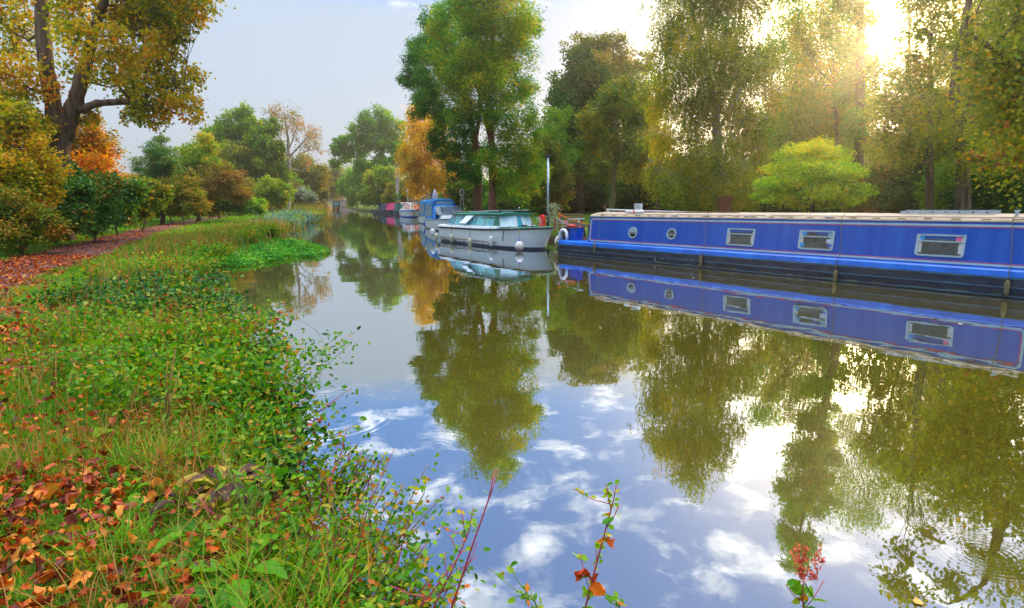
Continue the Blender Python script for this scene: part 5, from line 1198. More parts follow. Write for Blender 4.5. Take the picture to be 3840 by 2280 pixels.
# white cruiser with orange life rings, bow towards the camera
bow = atz(1545, 815, 0); ax = Vector((.27, -.96, 0)); A_ = bow-ax*6.6
fr = Frame('river_cruiser', A_-Vector((.96, .27, 0))*1.15, bow-Vector((.96, .27, 0))*1.15, 'white river cruiser with brown windscreen and orange life ring, bow towards us'); R_ = fr.root
sh = lambda t: .74+.20*t*t
p = small_hull(fr, 6.6, 2.45, sh, WHITE, BLUE, .14, bluff=.5)
mb = MB()
for s in (-1, 1): mb.tube([p(t, .93, s) for t in [0]+list(np.linspace(.05, .8, 8))+list(np.linspace(.83, 1, 10))], .055, 6)
mb.build('blue_gunwale', BLUE2, R_)
y0, y1 = .22, 2.23; zc0, zc1 = .8, 1.78
V = [(1.0,y0,zc0),(4.7,y0,zc0),(5.0,1.22,zc0),(4.7,y1,zc0),(1.0,y1,zc0),(1.2,y0+.1,zc1-.08),(4.1,y0+.12,zc1-.08),(4.35,1.22,zc1-.06),(4.1,y1-.12,zc1-.08),(1.2,y1-.1,zc1-.08)]
MB().add(V, [(0,1,6,5),(1,2,7,6),(2,3,8,7),(3,4,9,8),(4,0,5,9),(5,6,7,8,9)]).build('cabin', WHITE2, R_)
rows = []
for x in (1.0, 2.5, 4.3): rows.append([(x, y0+.02, zc1-.06), (x, y0+.1, zc1+.0), (x, 1.22, zc1+.07), (x, y1-.1, zc1+.0), (x, y1-.02, zc1-.06)])
mb = MB().strip(rows, sm=False); mb.add(rows[-1], [(0,1,2,3,4)]); mb.build('roof', WHITE, R_)
BRG = mat('brown_screen', (.16,.06,.03), .15, .6, c2=(.30,.14,.07), scale=2.5, coat=.3)
for s, (a, b, c_, d) in enumerate((((4.7,y0,zc0),(5.0,1.22,zc0),(4.35,1.22,zc1-.06),(4.1,y0+.12,zc1-.08)), ((5.0,1.22,zc0),(4.7,y1,zc0),(4.1,y1-.12,zc1-.08),(4.35,1.22,zc1-.06)))):
    a, b, c_, d = [Vector(q) for q in (a, b, c_, d)]; f = lambda u, v: (a*(1-u)+b*u)*(1-v)+(d*(1-u)+c_*u)*v+Vector((.02, -.004 if s == 0 else .004, .01))
    MB().prism([f(.06,.22), f(.95,.22), f(.95,.90), f(.06,.90)], (.012,0,.004)).build('windscreen', BRG, R_)
for k, (a, b) in enumerate(((1.3,2.2),(2.35,3.2),(3.35,4.2))):
    fo = MB().prism([(a, y0+.02, 1.08), (b, y0+.02, 1.08), (b-.08, y0+.07, 1.55), (a+.05, y0+.07, 1.55)], (0, -.02, 0)).build('window', TEALD, R_)
mb = MB(); mb.tube([(4.8, .5, 1.42), (4.95, 1.0, 1.44)], .035, 6).build('sunshade', BLUE2, R_)
mb = MB(); mb.tube([(4.9, .18, 1.0), (5.0, .12, 1.75)], .018, 5); mb.tube([(5.3, 2.0, .95), (5.3, 1.6, 1.1), (6.4, 1.3, 1.15)], .016, 5).build('rail', STEEL, R_)
def life_ring(loc, rz, Rr, label, m=ORANGE):
    t = empty('life_ring', loc, rz, label, 'life ring'); mb = MB(); torus(mb, (0,0,0), Rr*.75, Rr*.27, 0, 360, 20, UPR); mb.build('ring', m, t)
    mb = MB()
    for k in range(4):
        a = math.pi/4+math.pi/2*k; torus(mb, (Rr*.75*math.cos(a), 0, Rr*.75*math.sin(a)), Rr*.29, .012, 0, 360, 10, Matrix.Rotation(a, 3, Vector((0, -1, 0)))@Matrix.Rotation(0, 3, 'X'))
    mb.build('lashing', m, t); return t
q = at(1563, 778, bow.y+1.6); life_ring(q, -.1, .34, 'bright orange life ring on the front of the white river cruiser')
q = at(1534, 781, bow.y+1.9); life_ring(q, -.1, .16, 'small orange float low on the left of the brown windscreen')
for k, px in enumerate((1502, 1507.5, 1513, 1519)):
    q = at(px, 801+k*.8, bow.y+4.2-k*1.1); fender(px, 793, 809, q, 2.6, FENDW, ('leftmost','second','third','rightmost')[k]+' of the four white fenders on the left side of the river cruiser', 'fender', 'white fenders of the river cruiser', q+Vector((.05, .05, .42)))
# three narrowboats farther up
def mini_narrowboat(A_, B_, label, m_hull, m_cab, c0, c1, h=1.62, name='narrowboat', gun=.62, extra=None):
    fr = Frame(name, A_, B_, label); R_ = fr.root; Ln = fr.len; w = 2.05
    xs_ = [0, .15, .5, 1.2, Ln-1.2, Ln-.5, Ln-.15, Ln]; ins = [.75,.5,.2,0,0,.2,.5,.75]; rows = []; rows2 = []
    for x, i_ in zip(xs_, ins): rows.append([(x, i_+.05, -.3), (x, i_, gun), (x, w-i_, gun), (x, w-i_-.05, -.3)]); rows2.append([(x, i_-.012, gun-.10), (x, i_-.012, gun+.01), (x, w-i_+.012, gun+.01), (x, w-i_+.012, gun-.10)])
    mb = MB().strip(rows, sm=False); mb.add(rows[0], [(0,1,2,3)]); mb.add(rows[-1], [(0,1,2,3)]); mb.build('hull', BLACK, R_)
    mb = MB().strip(rows2, sm=False); mb.add(rows2[0], [(0,1,2,3)]); mb.add(rows2[-1], [(0,1,2,3)]); mb.build('gunwale', m_hull, R_)
    rows = []
    for x in (c0, c1): rows.append([(x, .16, gun), (x, .26, h), (x, w/2, h+.08), (x, w-.26, h), (x, w-.16, gun)])
    mb = MB().strip(rows, sm=False); mb.add(rows[0], [(0,1,2,3,4)]); mb.add(rows[1], [(0,1,2,3,4)]); mb.build('cabin', m_cab, R_)
    return fr
A_ = Vector((-25.0, 104, 0)); B_ = Vector((-20.0, 93, 0))
f2 = mini_narrowboat(A_, B_, 'low dark navy narrowboat with a pink cover, farthest left of the moored row', NAVY, mat('navy_cabin', (.02,.04,.08), .5, .4, c2=(.05,.08,.14)), 7.2, 11.4, 1.55)
mb = MB(); mb.box((11.75, 1.0, 1.1), (.7, 1.5, .95)); MB().add([(11.45,.2,.63),(12.0,.35,.63),(12.0,1.7,.63),(11.45,1.85,.63),(11.45,.28,1.62),(11.7,.9,1.72),(11.7,1.15,1.72),(11.45,1.77,1.62)], [(0,1,5,4),(1,2,6,5),(2,3,7,6),(4,5,6,7),(0,4,7,3)]).build('cover', mat('pink_canvas', (.55,.04,.14), .8, .2, c2=(.75,.12,.26), scale=3, bump=.5, bscale=8), f2.root)
MB().box((3.5,1.0,1.0),(1.1,.6,.75)).box((3.5,1.0,1.5),(.5,.5,.3)).box((5.5,1.1,.85),(1.6,1.0,.45)).build('deck_box', NAVY, f2.root)
A_ = Vector((-18.4, 90.5, 0)); B_ = Vector((-16.5, 84, 0))
f3 = mini_narrowboat(A_, B_, 'green narrowboat with a red roof edge between the pink cover and the white cruiser', mat('dull_green_paint', (.02,.12,.09), .5, .4, c2=(.04,.20,.15)), mat('dull_green_cabin', (.015,.10,.08), .5, .4, c2=(.03,.17,.13)), 1.0, 6.2, 1.78)
MB().box((6.25, 1.02, 1.84), (.12, 1.7, .12)).box((3.5, .25, 1.8), (5.2, .05, .06)).build('roof_edge', RED, f3.root); MB().box((6.215,.75,1.3),(.03,.4,.45)).build('window', TEALD, f3.root); MB().tube([(6.3,1.9,.6),(6.35,1.9,1.8)],.03,6).build('stanchion', WHITE2, f3.root)
A_ = atz(1249, 787, 0)+Vector((-.35*9, 9, 0)); B_ = atz(1249, 787, 0)
f4 = mini_narrowboat(A_, B_, 'small green boat in mid canal far away, coming towards us', mat('deep_green_paint', (.01,.08,.07), .5, .4, c2=(.02,.14,.12)), mat('deep_green_cabin', (.012,.11,.13), .5, .4, c2=(.03,.2,.24)), 1.0, fr.len+1.0, 2.02)
xw = fr.len+1.0; MB().box((xw+.03, 1.02, 1.55), (.03, 1.0, .55)).build('window', PALEG, f4.root); MB().box((xw+.02, 1.02, 2.09), (.5, 1.6, .05)).build('roof_edge', CANV2, f4.root); MB().box((xw+.04, 1.02, .95), (.03, .6, .22)).build('hatch', mat('grey_hatch', (.2,.26,.26), .5, .4), f4.root)
for k, yy in enumerate((-.12, 2.17)):
    t = empty('tyre_fender', f4.W(fr.len+.9, yy, .35), f4.rz, ('left' if k == 0 else 'right')+' black tyre hanging on the small green boat in mid canal', 'tyre', 'tyres of the far green boat'); mb = MB(); torus(mb, (0,0,.1), .2, .08, 0, 360, 14, UPR); mb.build('tyre', DARK, t); MB().tube([(0,0,.3),(0,.03 if k == 0 else -.03,.6)], .015, 4).build('rope', ROPE, t)
# ================================================================== things on the right bank
Y = 30; q = gbase(2055, Y); zt_ = at(2057, 580, Y).z
t = empty('flagpole', q, 0, 'tall pale metal pole with a dark cap on the bank behind the cruiser bow', 'pole')
MB().lathe([(.055,.9),(.052,zt_-q.z-.12)], n=10).build('shaft', mat('pole_alloy', (.42,.55,.66), .4, .5, metal=.2, var=.08), t); MB().lathe([(.07,0),(.068,.9),(.055,.95)], n=10).build('base', NAVY, t)
MB().lathe([(.06,0),(.11,.03),(.12,.09),(.07,.14),(.03,.15)], (0,0,zt_-q.z-.14), 10).build('cap', DARK, t)
rngf = np.random.default_rng(9)
q0 = at(2090, 835, 29.5); tt = empty('flowering_plant', (q0.x-.2, 29.3, gzf(q0.x, 29.3)), 0, 'flowering plant growing up around the foot of the tall metal pole', 'plant')
Pf = np.stack([rngf.normal(0, .12, 500), rngf.normal(0, .12, 500), rngf.uniform(.1, 1.35, 500)], 1)
leaf_obj('foliage', LM['grey'], tt, rngf, Pf, .09, 'diamond'); MB().tube([(0,0,0),(.03,0,.6),(0,.02,1.2)], .012, 5).build('stem', BARK['olive'], tt)
# rope hoop on a frame
Y = 45; q = gbase(1733, Y); zt_ = at(1733, 722, Y).z-q.z
t = empty('rope_stand', q, 0, 'white post frame topped by a coiled rope loop on the lawn', 'rope stand')
MB().tube([(-.12,0,0),(-.10,0,zt_-.6),(0,0,zt_-.35)], .035, 6).tube([(.16,0,0),(.12,0,zt_-.6),(0,0,zt_-.35)], .035, 6).box((.02,0,.7),(.3,.05,.05)).build('frame', mat('pale_post', (.40,.42,.36), .7, .3, c2=(.58,.6,.54)), t)
mb = MB(); torus(mb, (0,0,zt_-.02), .26, .045, 0, 360, 18, UPR, sx=.62); torus(mb, (.02,.05,zt_-.05), .22, .035, 0, 360, 18, UPR, sx=.62); mb.build('loop', mat('pale_rope', (.45,.45,.36), .9, .2), t)
mb = MB(); a = Vector((.1, 0, zt_-.15)); b = gbase(1790, 43)-q+Vector((0, 0, 1.5)); pts = [a+(b-a)*k/8+Vector((0, 0, -.35*math.sin(math.pi*k/8))) for k in range(9)]
mb.tube(pts, .02, 5); c = at(1775, 660, 43)-q; pts = [a+(c-a)*k/8+Vector((.5*math.sin(math.pi*k/8), 0, -.3*math.sin(math.pi*k/8))) for k in range(9)]; mb.tube(pts, .02, 5); mb.build('slack_rope', ROPE, t)
# closed parasol
Y = 62; q = gbase(1633, Y); zt_ = at(1633, 708, Y).z-q.z
t = empty('parasol', q, 0, 'closed lilac grey parasol standing behind the blue canopies', 'parasol'); MB().tube([(0,0,0),(0,0,zt_)], .04, 6).build('pole', WOOD, t)
mb = MB(); rows = []
for z_, r in ((zt_-1.15,.24),(zt_-.9,.26),(zt_-.5,.20),(zt_-.2,.10),(zt_,.02)): rows.append([(r*(1+.18*(k % 2))*math.cos(2*math.pi*k/14), r*(1+.18*(k % 2))*math.sin(2*math.pi*k/14), z_) for k in range(14)])
mb.strip(rows, sm=True, close=True); mb.build('canopy', mat('lilac_canvas', (.36,.38,.52), .8, .2, c2=(.50,.52,.66)), t)
# notice board, fence, red post
Y = 88; q = gbase(1530, Y); z1 = at(1530, 706, Y).z-q.z; z0 = at(1530, 722, Y).z-q.z
t = empty('notice_sign', q, 0, 'white notice on a thin post in front of the far wooden fence', 'sign'); MB().box((0,0,z1/2),(.1,.08,z1)).build('post', STEEL, t); MB().box((0,-.07,(z0+z1)/2),(.34,.04,z1-z0)).box((.22,-.06,(z0+z1)/2-.05),(.12,.04,(z1-z0)*.9)).build('board', WHITE2, t); MB().box((0,-.10,z1-.28),(.20,.01,.10)).box((0,-.10,z0+.25),(.18,.01,.06)).build('print', mat('brown_print', (.35,.16,.08), .7, .2), t)
Y = 100; a = at(1498, 720, Y); b = at(1625, 720, Y-6); 
q = Vector((a.x, a.y, gzf(a.x, a.y)-.4)); t = empty('wooden_fence', q, math.atan2(b.y-a.y, b.x-a.x), 'grey brown close boarded fence beyond the moored boats', 'fence')
Ln = (Vector((b.x, b.y))-Vector((a.x, a.y))).length; zf = at(1560, 713, Y-3).z-q.z; n = int(Ln/.16); mb = MB()
for k in range(n): mb.box((k*.16+.08, .01*(k % 2), zf/2), (.14, .02, zf))
mb.build('board_panel', mat('fence_boards', (.20,.14,.10), .9, .2, c2=(.36,.27,.20), scale=3, stretch=(6,1,.6)), t)
MB().box((Ln/2, -.03, zf+.02), (Ln, .09, .05)).box((Ln/2, -.04, zf-.5), (Ln, .04, .08)).build('top_rail', WOOD, t)
for k in range(5): MB().box((k*Ln/4, -.05, zf/2), (.11, .1, zf+.1)).build('post', WOOD, t)
Y = 80; q = gbase(1556, Y); t = empty('flag_marker', q, 0, 'small red marker on a stick above the white river cruiser', 'marker'); zt_ = at(1556, 740, Y).z-q.z; MB().tube([(0,0,0),(0,0,max(.5,zt_))], .03, 5).build('stick', WOOD, t); MB().lathe([(.10,0),(.12,.2),(.05,.45)], (0,0,max(.5,zt_)-.1), 8).build('marker_head', RED, t)
# garden bench frame with a plant by the narrowboat end
q = at(2160, 838, 27.0); gz_ = gzf(q.x, 27.0); t = empty('garden_bench', (q.x-.35, 27.0, gz_), -.5, 'weathered wooden slatted bench on the lawn behind the narrowboat end', 'bench')
for x in (-.55, .55): MB().bar((x, .25, 0), (x, .32, .92), .06).build('leg', WOOD, t); MB().bar((x, -.25, 0), (x, -.25, .60), .06).build('leg', WOOD, t)
mb = MB()
for k in range(4): mb.box((0, .27+.02*k, .5+.12*k), (1.15, .02, .07))
mb.build('backrest', WOOD, t); mb = MB()
for k in range(5): mb.box((0, -.25+.12*k, .43), (1.2, .09, .03))
mb.build('seat', WOOD, t); MB().bar((-.55,-.3,.62),(-.55,.32,.64),.06).build('armrest', WOOD, t); MB().bar((.55,-.3,.62),(.55,.32,.64),.06).build('armrest', WOOD, t)
for (px, Y, lab, lf, sc) in ((2195, 25.6, 'variegated leafy plant beside the slatted bench', 'acer', .5), (2120, 26.8, 'bush with pinkish leaves at the water edge between cruiser and narrowboat', 'rust', .42), (2062, 27.5, 'dark ivy hanging over the right bank beside the cruiser bow', 'ivy', .5)):
    q = at(px, 860, Y); g_ = gzf(q.x, Y); t = empty('bank_plant', (q.x, Y, g_), 0, lab, 'plant'); P_ = rngf.normal(size=(1500, 3))*np.array([sc*.6, sc*.6, sc*.38])+np.array([0, 0, sc*.55]); P_ = P_[P_[:, 2] > -.35]
    leaf_obj('foliage', LM[lf], t, rngf, P_, .085, 'diamond'); mb = MB()
    for k in range(6): a = k*1.05; mb.tube([(0,0,0),(.15*math.cos(a),.15*math.sin(a),.3),(.35*math.cos(a),.3*math.sin(a),.55)], .008, 4)
    mb.build('stem', BARK['olive'], t)
# brick pier by the trees
q = gbase(2716, 33); MBp = MB().box((0,0,.65),(.62,.5,1.7)).box((0,0,1.52),(.72,.6,.08)); o = MBp.build('brick_pier', mat('red_brick', (.10,.035,.02), .9, .2, c2=(.20,.07,.04), scale=6, stretch=(1,1,6), bump=.6, bscale=20)); o.location = q; tag(o, 'dark red brick pier half hidden under the weeping birch', 'brick pier')
# ================================================================== far left landing, gate, person, bridge
def at_ground(px, Y): q = at(px, 760, Y); return Vector((q.x, Y, gzf(q.x, Y)))
Y = 132; a = at(1199, 780, Y); b = at(1228, 780, Y); t = empty('retaining_wall', (a.x, Y, 0), 0, 'pinkish brick landing wall at the water edge below the far gate', 'wall')
W_ = b.x-a.x+.2; MB().box((W_/2, 1.2, .45), (W_, 3.0, 1.5)).build('brickwork', mat('pink_brick', (.28,.15,.13), .9, .2, c2=(.42,.26,.23), scale=4, stretch=(1,1,4)), t); MB().box((W_/2, 1.15, 1.25), (W_+.1, 3.1, .12)).build('coping', mat('stone_coping', (.25,.24,.2), .9, .2, c2=(.4,.38,.32)), t)
q = at_ground(1186, 136); t = empty('field_gate', q, .05, 'pale wooden railing gate on the far left bank beside the standing person', 'gate')
for k in range(4): MB().box((-.4+k*.95, 0, .65), (.12, .12, 1.35)).build('post', mat('pale_timber', (.45,.42,.30), .8, .2, c2=(.6,.56,.42)), t)
for z_ in (.45, .8, 1.18): MB().box((1.0, .0, z_), (3.0, .05, .09)).build('rail', MATS['pale_timber'], t)
# person
def person(px, Y, H, label, shirt, trousers, hairc):
    q = at_ground(px, Y); me = bpy.data.meshes.new('body'); s = H/1.75
    J = {'pel': (0,0,.93,.13), 'chest': (0,.0,1.28,.15), 'neck': (0,.01,1.47,.06), 'head': (0,.02,1.63,.10), 'hip_l': (.09,0,.90,.10), 'knee_l': (.11,-.03,.50,.065), 'ank_l': (.11,.03,.09,.045), 'toe_l': (.12,-.13,.04,.04),
         'hip_r': (-.09,0,.90,.10), 'knee_r': (-.10,-.02,.50,.065), 'ank_r': (-.11,.02,.09,.045), 'toe_r': (-.12,-.14,.04,.04), 'sh_l': (.19,0,1.40,.065), 'el_l': (.25,.02,1.13,.048), 'wr_l': (.22,-.10,.92,.035), 'sh_r': (-.19,0,1.40,.065), 'el_r': (-.26,.02,1.13,.048), 'wr_r': (-.23,-.08,.90,.035), 'top': (0,.02,1.74,.07)}
    E = [('pel','chest'),('chest','neck'),('neck','head'),('head','top'),('pel','hip_l'),('hip_l','knee_l'),('knee_l','ank_l'),('ank_l','toe_l'),('pel','hip_r'),('hip_r','knee_r'),('knee_r','ank_r'),('ank_r','toe_r'),('chest','sh_l'),('sh_l','el_l'),('el_l','wr_l'),('chest','sh_r'),('sh_r','el_r'),('el_r','wr_r')]
    nm = list(J); me.from_pydata([tuple(c*s for c in J[n][:3]) for n in nm], [(nm.index(a), nm.index(b)) for a, b in E], [])
    t = empty('person', q, 0.2, label, 'person'); o = link('body', me, shirt, t)
    sk = o.modifiers.new('s', 'SKIN'); 
    for i, n in enumerate(nm): me.skin_vertices[0].data[i].radius = (J[n][3]*s*1.0, J[n][3]*s*.8)
    me.skin_vertices[0].data[0].use_root = True; o.modifiers.new('d', 'SUBSURF').levels = 1; o.modifiers['d'].render_levels = 1
    MB().lathe([(.0,1.5*s),(.095*s,1.55*s),(.10*s,1.66*s),(.06*s,1.745*s),(0,1.76*s)], (0,.02*s,.01), 10).build('head', hairc, t)
    return t
person(1212, 134, 1.75, 'person in dark blue clothing standing on the far left bank by the gate', mat('blue_clothes', (.02,.05,.22), .8, .2), None, mat('fair_hair', (.3,.22,.16), .7, .2))
# the bridge end with its ramp closing the canal
Y = 240; a = at(1262, 760, Y); t = empty('canal_bridge', (a.x-2, Y, 0), .12, 'low brick bridge with a sloping pale ramp closing the far end of the canal', 'bridge')
zt_ = at(1270, 742, Y).z; PALEB = mat('ramp_paving', (.34,.25,.22), .9, .2, c2=(.46,.36,.31), scale=1)
MB().prism([(0,0,0),(13,0,0),(13,0,.9),(7,0,zt_*.75),(3,0,zt_),(0,0,zt_)], (0, 4, 0)).build('ramp_wall', PALEB, t); MB().prism([(0,-.1,zt_-.8),(5.0,-.1,zt_-.8),(5.0,-.1,zt_+.25),(0,-.1,zt_+.45)], (0,-.3,0)).build('parapet', mat('orange_brick', (.40,.16,.08), .9, .2, c2=(.52,.25,.14), scale=2), t)
# ================================================================== left bank vegetation
GR = leafmat('grass_blades', [(0,(.03,.13,.004)),(.38,(.10,.32,.006)),(.72,(.25,.43,.008)),(.9,(.50,.36,.03)),(1,(.50,.22,.04))], .4, .05)
REED = leafmat('reed_blades', [(0,(.03,.11,.010)),(.45,(.10,.24,.012)),(.65,(.26,.26,.02)),(.8,(.40,.15,.03)),(1,(.52,.20,.05))], .35, .08)
SILV = leafmat('sedge_blades', [(0,(.06,.16,.10)),(.5,(.16,.30,.20)),(1,(.34,.42,.28))], .3, .08)
BRAM = leafmat('bramble_leaves', [(0,(.010,.05,.012)),(.35,(.030,.15,.022)),(.65,(.10,.28,.016)),(.86,(.30,.38,.014)),(.96,(.55,.20,.02)),(1,(.55,.05,.02))], .3, .10, .35)
HERB = leafmat('herb_leaves', [(0,(.02,.10,.006)),(.38,(.08,.29,.008)),(.68,(.22,.42,.010)),(.86,(.46,.40,.02)),(1,(.58,.16,.02))], .4, .06)
DOCK = leafmat('dock_leaves', [(0,(.03,.17,.006)),(.5,(.10,.33,.008)),(1,(.26,.44,.012))], .35, .05, .4)
WILT = leafmat('wilted_leaves', [(0,(.030,.012,.012)),(.5,(.08,.03,.02)),(.8,(.30,.20,.02)),(1,(.55,.42,.03))], .15, .08)
FALL = leafmat('fallen_leaves', [(0,(.07,.018,.010)),(.3,(.20,.035,.014)),(.5,(.46,.06,.014)),(.68,(.66,.13,.012)),(.85,(.80,.26,.015)),(1,(.70,.36,.06))], .15, .10, .35)
CRES = leafmat('cress_leaves', [(0,(.02,.13,.010)),(.5,(.07,.34,.012)),(.9,(.18,.55,.02)),(1,(.5,.45,.05))], .3, .10)
REDS = mat('red_stem', (.28,.015,.03), .5, .4, c2=(.45,.05,.06), scale=20)
GRNS = mat('green_stem', (.10,.18,.03), .6, .3, c2=(.2,.28,.05), scale=20)
BRNS = mat('dry_stem', (.20,.10,.04), .8, .2, c2=(.40,.22,.08), scale=20)
def leftx(Y): return np.interp(Y, LB[:, 0], LB[:, 1])
def blades(rng, P, length, width, lean, seg=3, dirs=None, spread=.5, droopk=1.0):
    """curved tapering grass blades from points P; returns verts, template faces, n, K"""
    n = len(P); a = rng.uniform(0, 2*math.pi, n); out = np.stack([np.cos(a), np.sin(a), np.zeros(n)], 1)
    if dirs is not None: out = unit(out*spread+dirs)
    side = np.stack([-out[:, 1], out[:, 0], np.zeros(n)], 1)
    Lh = length*rng.uniform(.55, 1.15, n); ln = lean*rng.uniform(.2, 1.4, n)
    K = 2*seg+1; V = np.zeros((n, K, 3))
    for k in range(seg+1):
        t = k/seg; fwd = ln*t**1.7; up_ = t-.45*droopk*np.minimum(ln, 1.3)*t**2.6
        c = P+out*(Lh*fwd)[:, None]+np.array([0, 0, 1.])*(Lh*up_)[:, None]
        w_ = (np.broadcast_to(width, n)*(1-t**2.2)*.5*(1 if k else .8))[:, None]
        if k < seg: V[:, 2*k] = c-side*w_; V[:, 2*k+1] = c+side*w_
        else: V[:, 2*k] = c
    F = [(2*k, 2*k+1, 2*k+3, 2*k+2) for k in range(seg-1)]+[(2*seg-2, 2*seg-1, 2*seg)]
    return V.reshape(-1, 3), F, n, K
def blade_obj(name, m, parent, rng, P, length, width, lean, v=None, origin=None, **kw):
    P = np.asarray(P, float)
    if origin is not None: P = P-np.array(origin)
    V, F, n, K = blades(rng, P, length, width, lean, **kw)
    if v is None: v = rng.uniform(0, 1, n)
    return link(name, np_mesh(name, V, F, n, K, v), m, parent)
rng = np.random.default_rng(77)
def patch(X, Y, s, seed=0): return .5+.5*wob(X*1.0+seed*3.7, Y+seed*1.9, s)
# ---- grass, everywhere on the left bank (density falls with distance)
def scatter_left(n, y0, y1, x_off0, x_off1, pw=1.0):
    Y = y0+(y1-y0)*rng.uniform(0, 1, n)**pw; u = rng.uniform(0, 1, n); X = leftx(Y)-(x_off0+(x_off1-x_off0)*u)
    return X, Y
parts = []
for (n, y0, y1, o0, o1, ln, wd, pw) in ((60000,1.7,6.5,.25,4.6,.15,.0045,1.2),(52000,5.5,14,.3,8.5,.17,.008,1.1),(42000,12,32,.3,11,.20,.014,1.1),(26000,30,95,.2,17,.26,.035,1.0)):
    X, Y = scatter_left(n, y0, y1, o0, o1, pw); px_ = np.abs(X-path_x(Y)); hp = 1.25
    keep = (px_ > hp*rng.uniform(.75, 1.15, n)); X, Y = X[keep], Y[keep]
    keep = patch(X, Y, 1.1)+rng.uniform(0, .6, len(X)) > .42; X, Y = X[keep], Y[keep]
    parts.append((np.stack([X, Y, gz(X, Y)-.01], 1), ln, wd))
Vs = []; vs = []; tot = 0
for P_, ln, wd in parts:
    lv = ln*(.55+.8*patch(P_[:, 0], P_[:, 1], 1.9, 2)); V, F, n, K = blades(rng, P_, lv, wd, .8); Vs.append(V); tot += n
    vs.append(np.clip(.42+.35*(patch(P_[:, 0], P_[:, 1], .9, 5)-.5)+rng.normal(size=n)*.22, 0, 1))
tag(link('grass', np_mesh('grass', np.concatenate(Vs), F, tot, K, np.concatenate(vs)), GR), 'green and straw grass covering the left bank', 'grass', kind='stuff')
# mown lawn blades on the right bank
X = rng.uniform(-12, 40, 60000); Y = rng.uniform(8, 62, 60000); d = canal_d(X, Y); k = (d < -.1) & (X > np.interp(Y, RB[:, 0], RB[:, 1])); X, Y = X[k], Y[k]
V, F, n, K = blades(rng, np.stack([X, Y, gz(X, Y)-.01], 1), .12, .03, .7)
tag(link('lawn_grass', np_mesh('lawn_grass', V, F, n, K, np.clip(rng.normal(.45, .15, n), 0, 1)), GR), 'short green lawn grass on the right bank', 'grass', kind='stuff')
# ---- fallen leaves on the path and the nearer grass
def fall_density(X, Y):
    p = np.abs(X-path_x(Y)); near = np.clip((leftx(Y)-X-1.0)/1.6, 0, 1)
    return np.where(p < 1.45, 1.0, 0)*(.35+.65*(Y < 30))+np.where(Y < 9, .40*near*(patch(X, Y, 1.6, 3))**1.2+.05, .18*(patch(X, Y, 1.2, 3)))
X1 = []; Y1 = []
for (n, y0, y1, o1) in ((22000,1.7,7,4.8),(20000,6,18,10),(12000,17,44,12)):
    X, Y = scatter_left(n, y0, y1, .5, o1, 1.0); k = rng.uniform(0, 1, len(X)) < fall_density(X, Y); X1.append(X[k]); Y1.append(Y[k])
X = np.concatenate(X1); Y = np.concatenate(Y1); onp = np.abs(X-path_x(Y)) < 1.45
Z = gz(X, Y)+np.where(onp, .03, rng.uniform(.02, .11, len(X)))
def crumple(V, n, K, s):
    V = V.reshape(n, K, 3)+rng.normal(size=(n, K, 3))*s*np.array([1, 1, .8]); return V.reshape(-1, 3)
V, F, n, K = leaves(rng, np.stack([X, Y, Z], 1), np.where(Y < 6, .042, .065), 'lobed', up=.7, sdev=.5); V = crumple(V, n, K, .007)
Vo = V; tag(link('fallen_leaves', np_mesh('fallen_leaves', V, F, n, K, np.clip(rng.beta(1.6, 1.6, n)-.08*onp+.06, 0, 1), .13), FALL), 'orange, red and brown fallen leaves scattered on the towpath and grass', 'fallen leaves', kind='stuff')
# deep litter in the very near left corner
n = 2900; a = atz(0, 2000, .45); X = rng.uniform(-3.6, -.9, n); Y = rng.uniform(1.7, 4.4, n); c = ((X+2.5)/.75)**2+((Y-2.45)/.6)**2; c2 = ((X+1.6)/.45)**2+((Y-2.0)/.22)**2
k = (np.minimum(c, c2) < 1+.5*rng.uniform(-1, 1, n)) & (X < leftx(Y)-.25); X, Y = X[k], Y[k]
V, F, n, K = leaves(rng, np.stack([X, Y, gz(X, Y)+rng.uniform(.03, .13, len(X))], 1), .052, 'lobed', up=.4, sdev=.5); V = crumple(V, n, K, .006)
tag(link('leaf_litter', np_mesh('leaf_litter', V, F, n, K, np.clip(rng.beta(1.2, 1.5, n)+.08, 0, 1), .15), FALL), 'thick drift of dark red and orange leaves in the near left corner', 'leaf litter', kind='stuff')
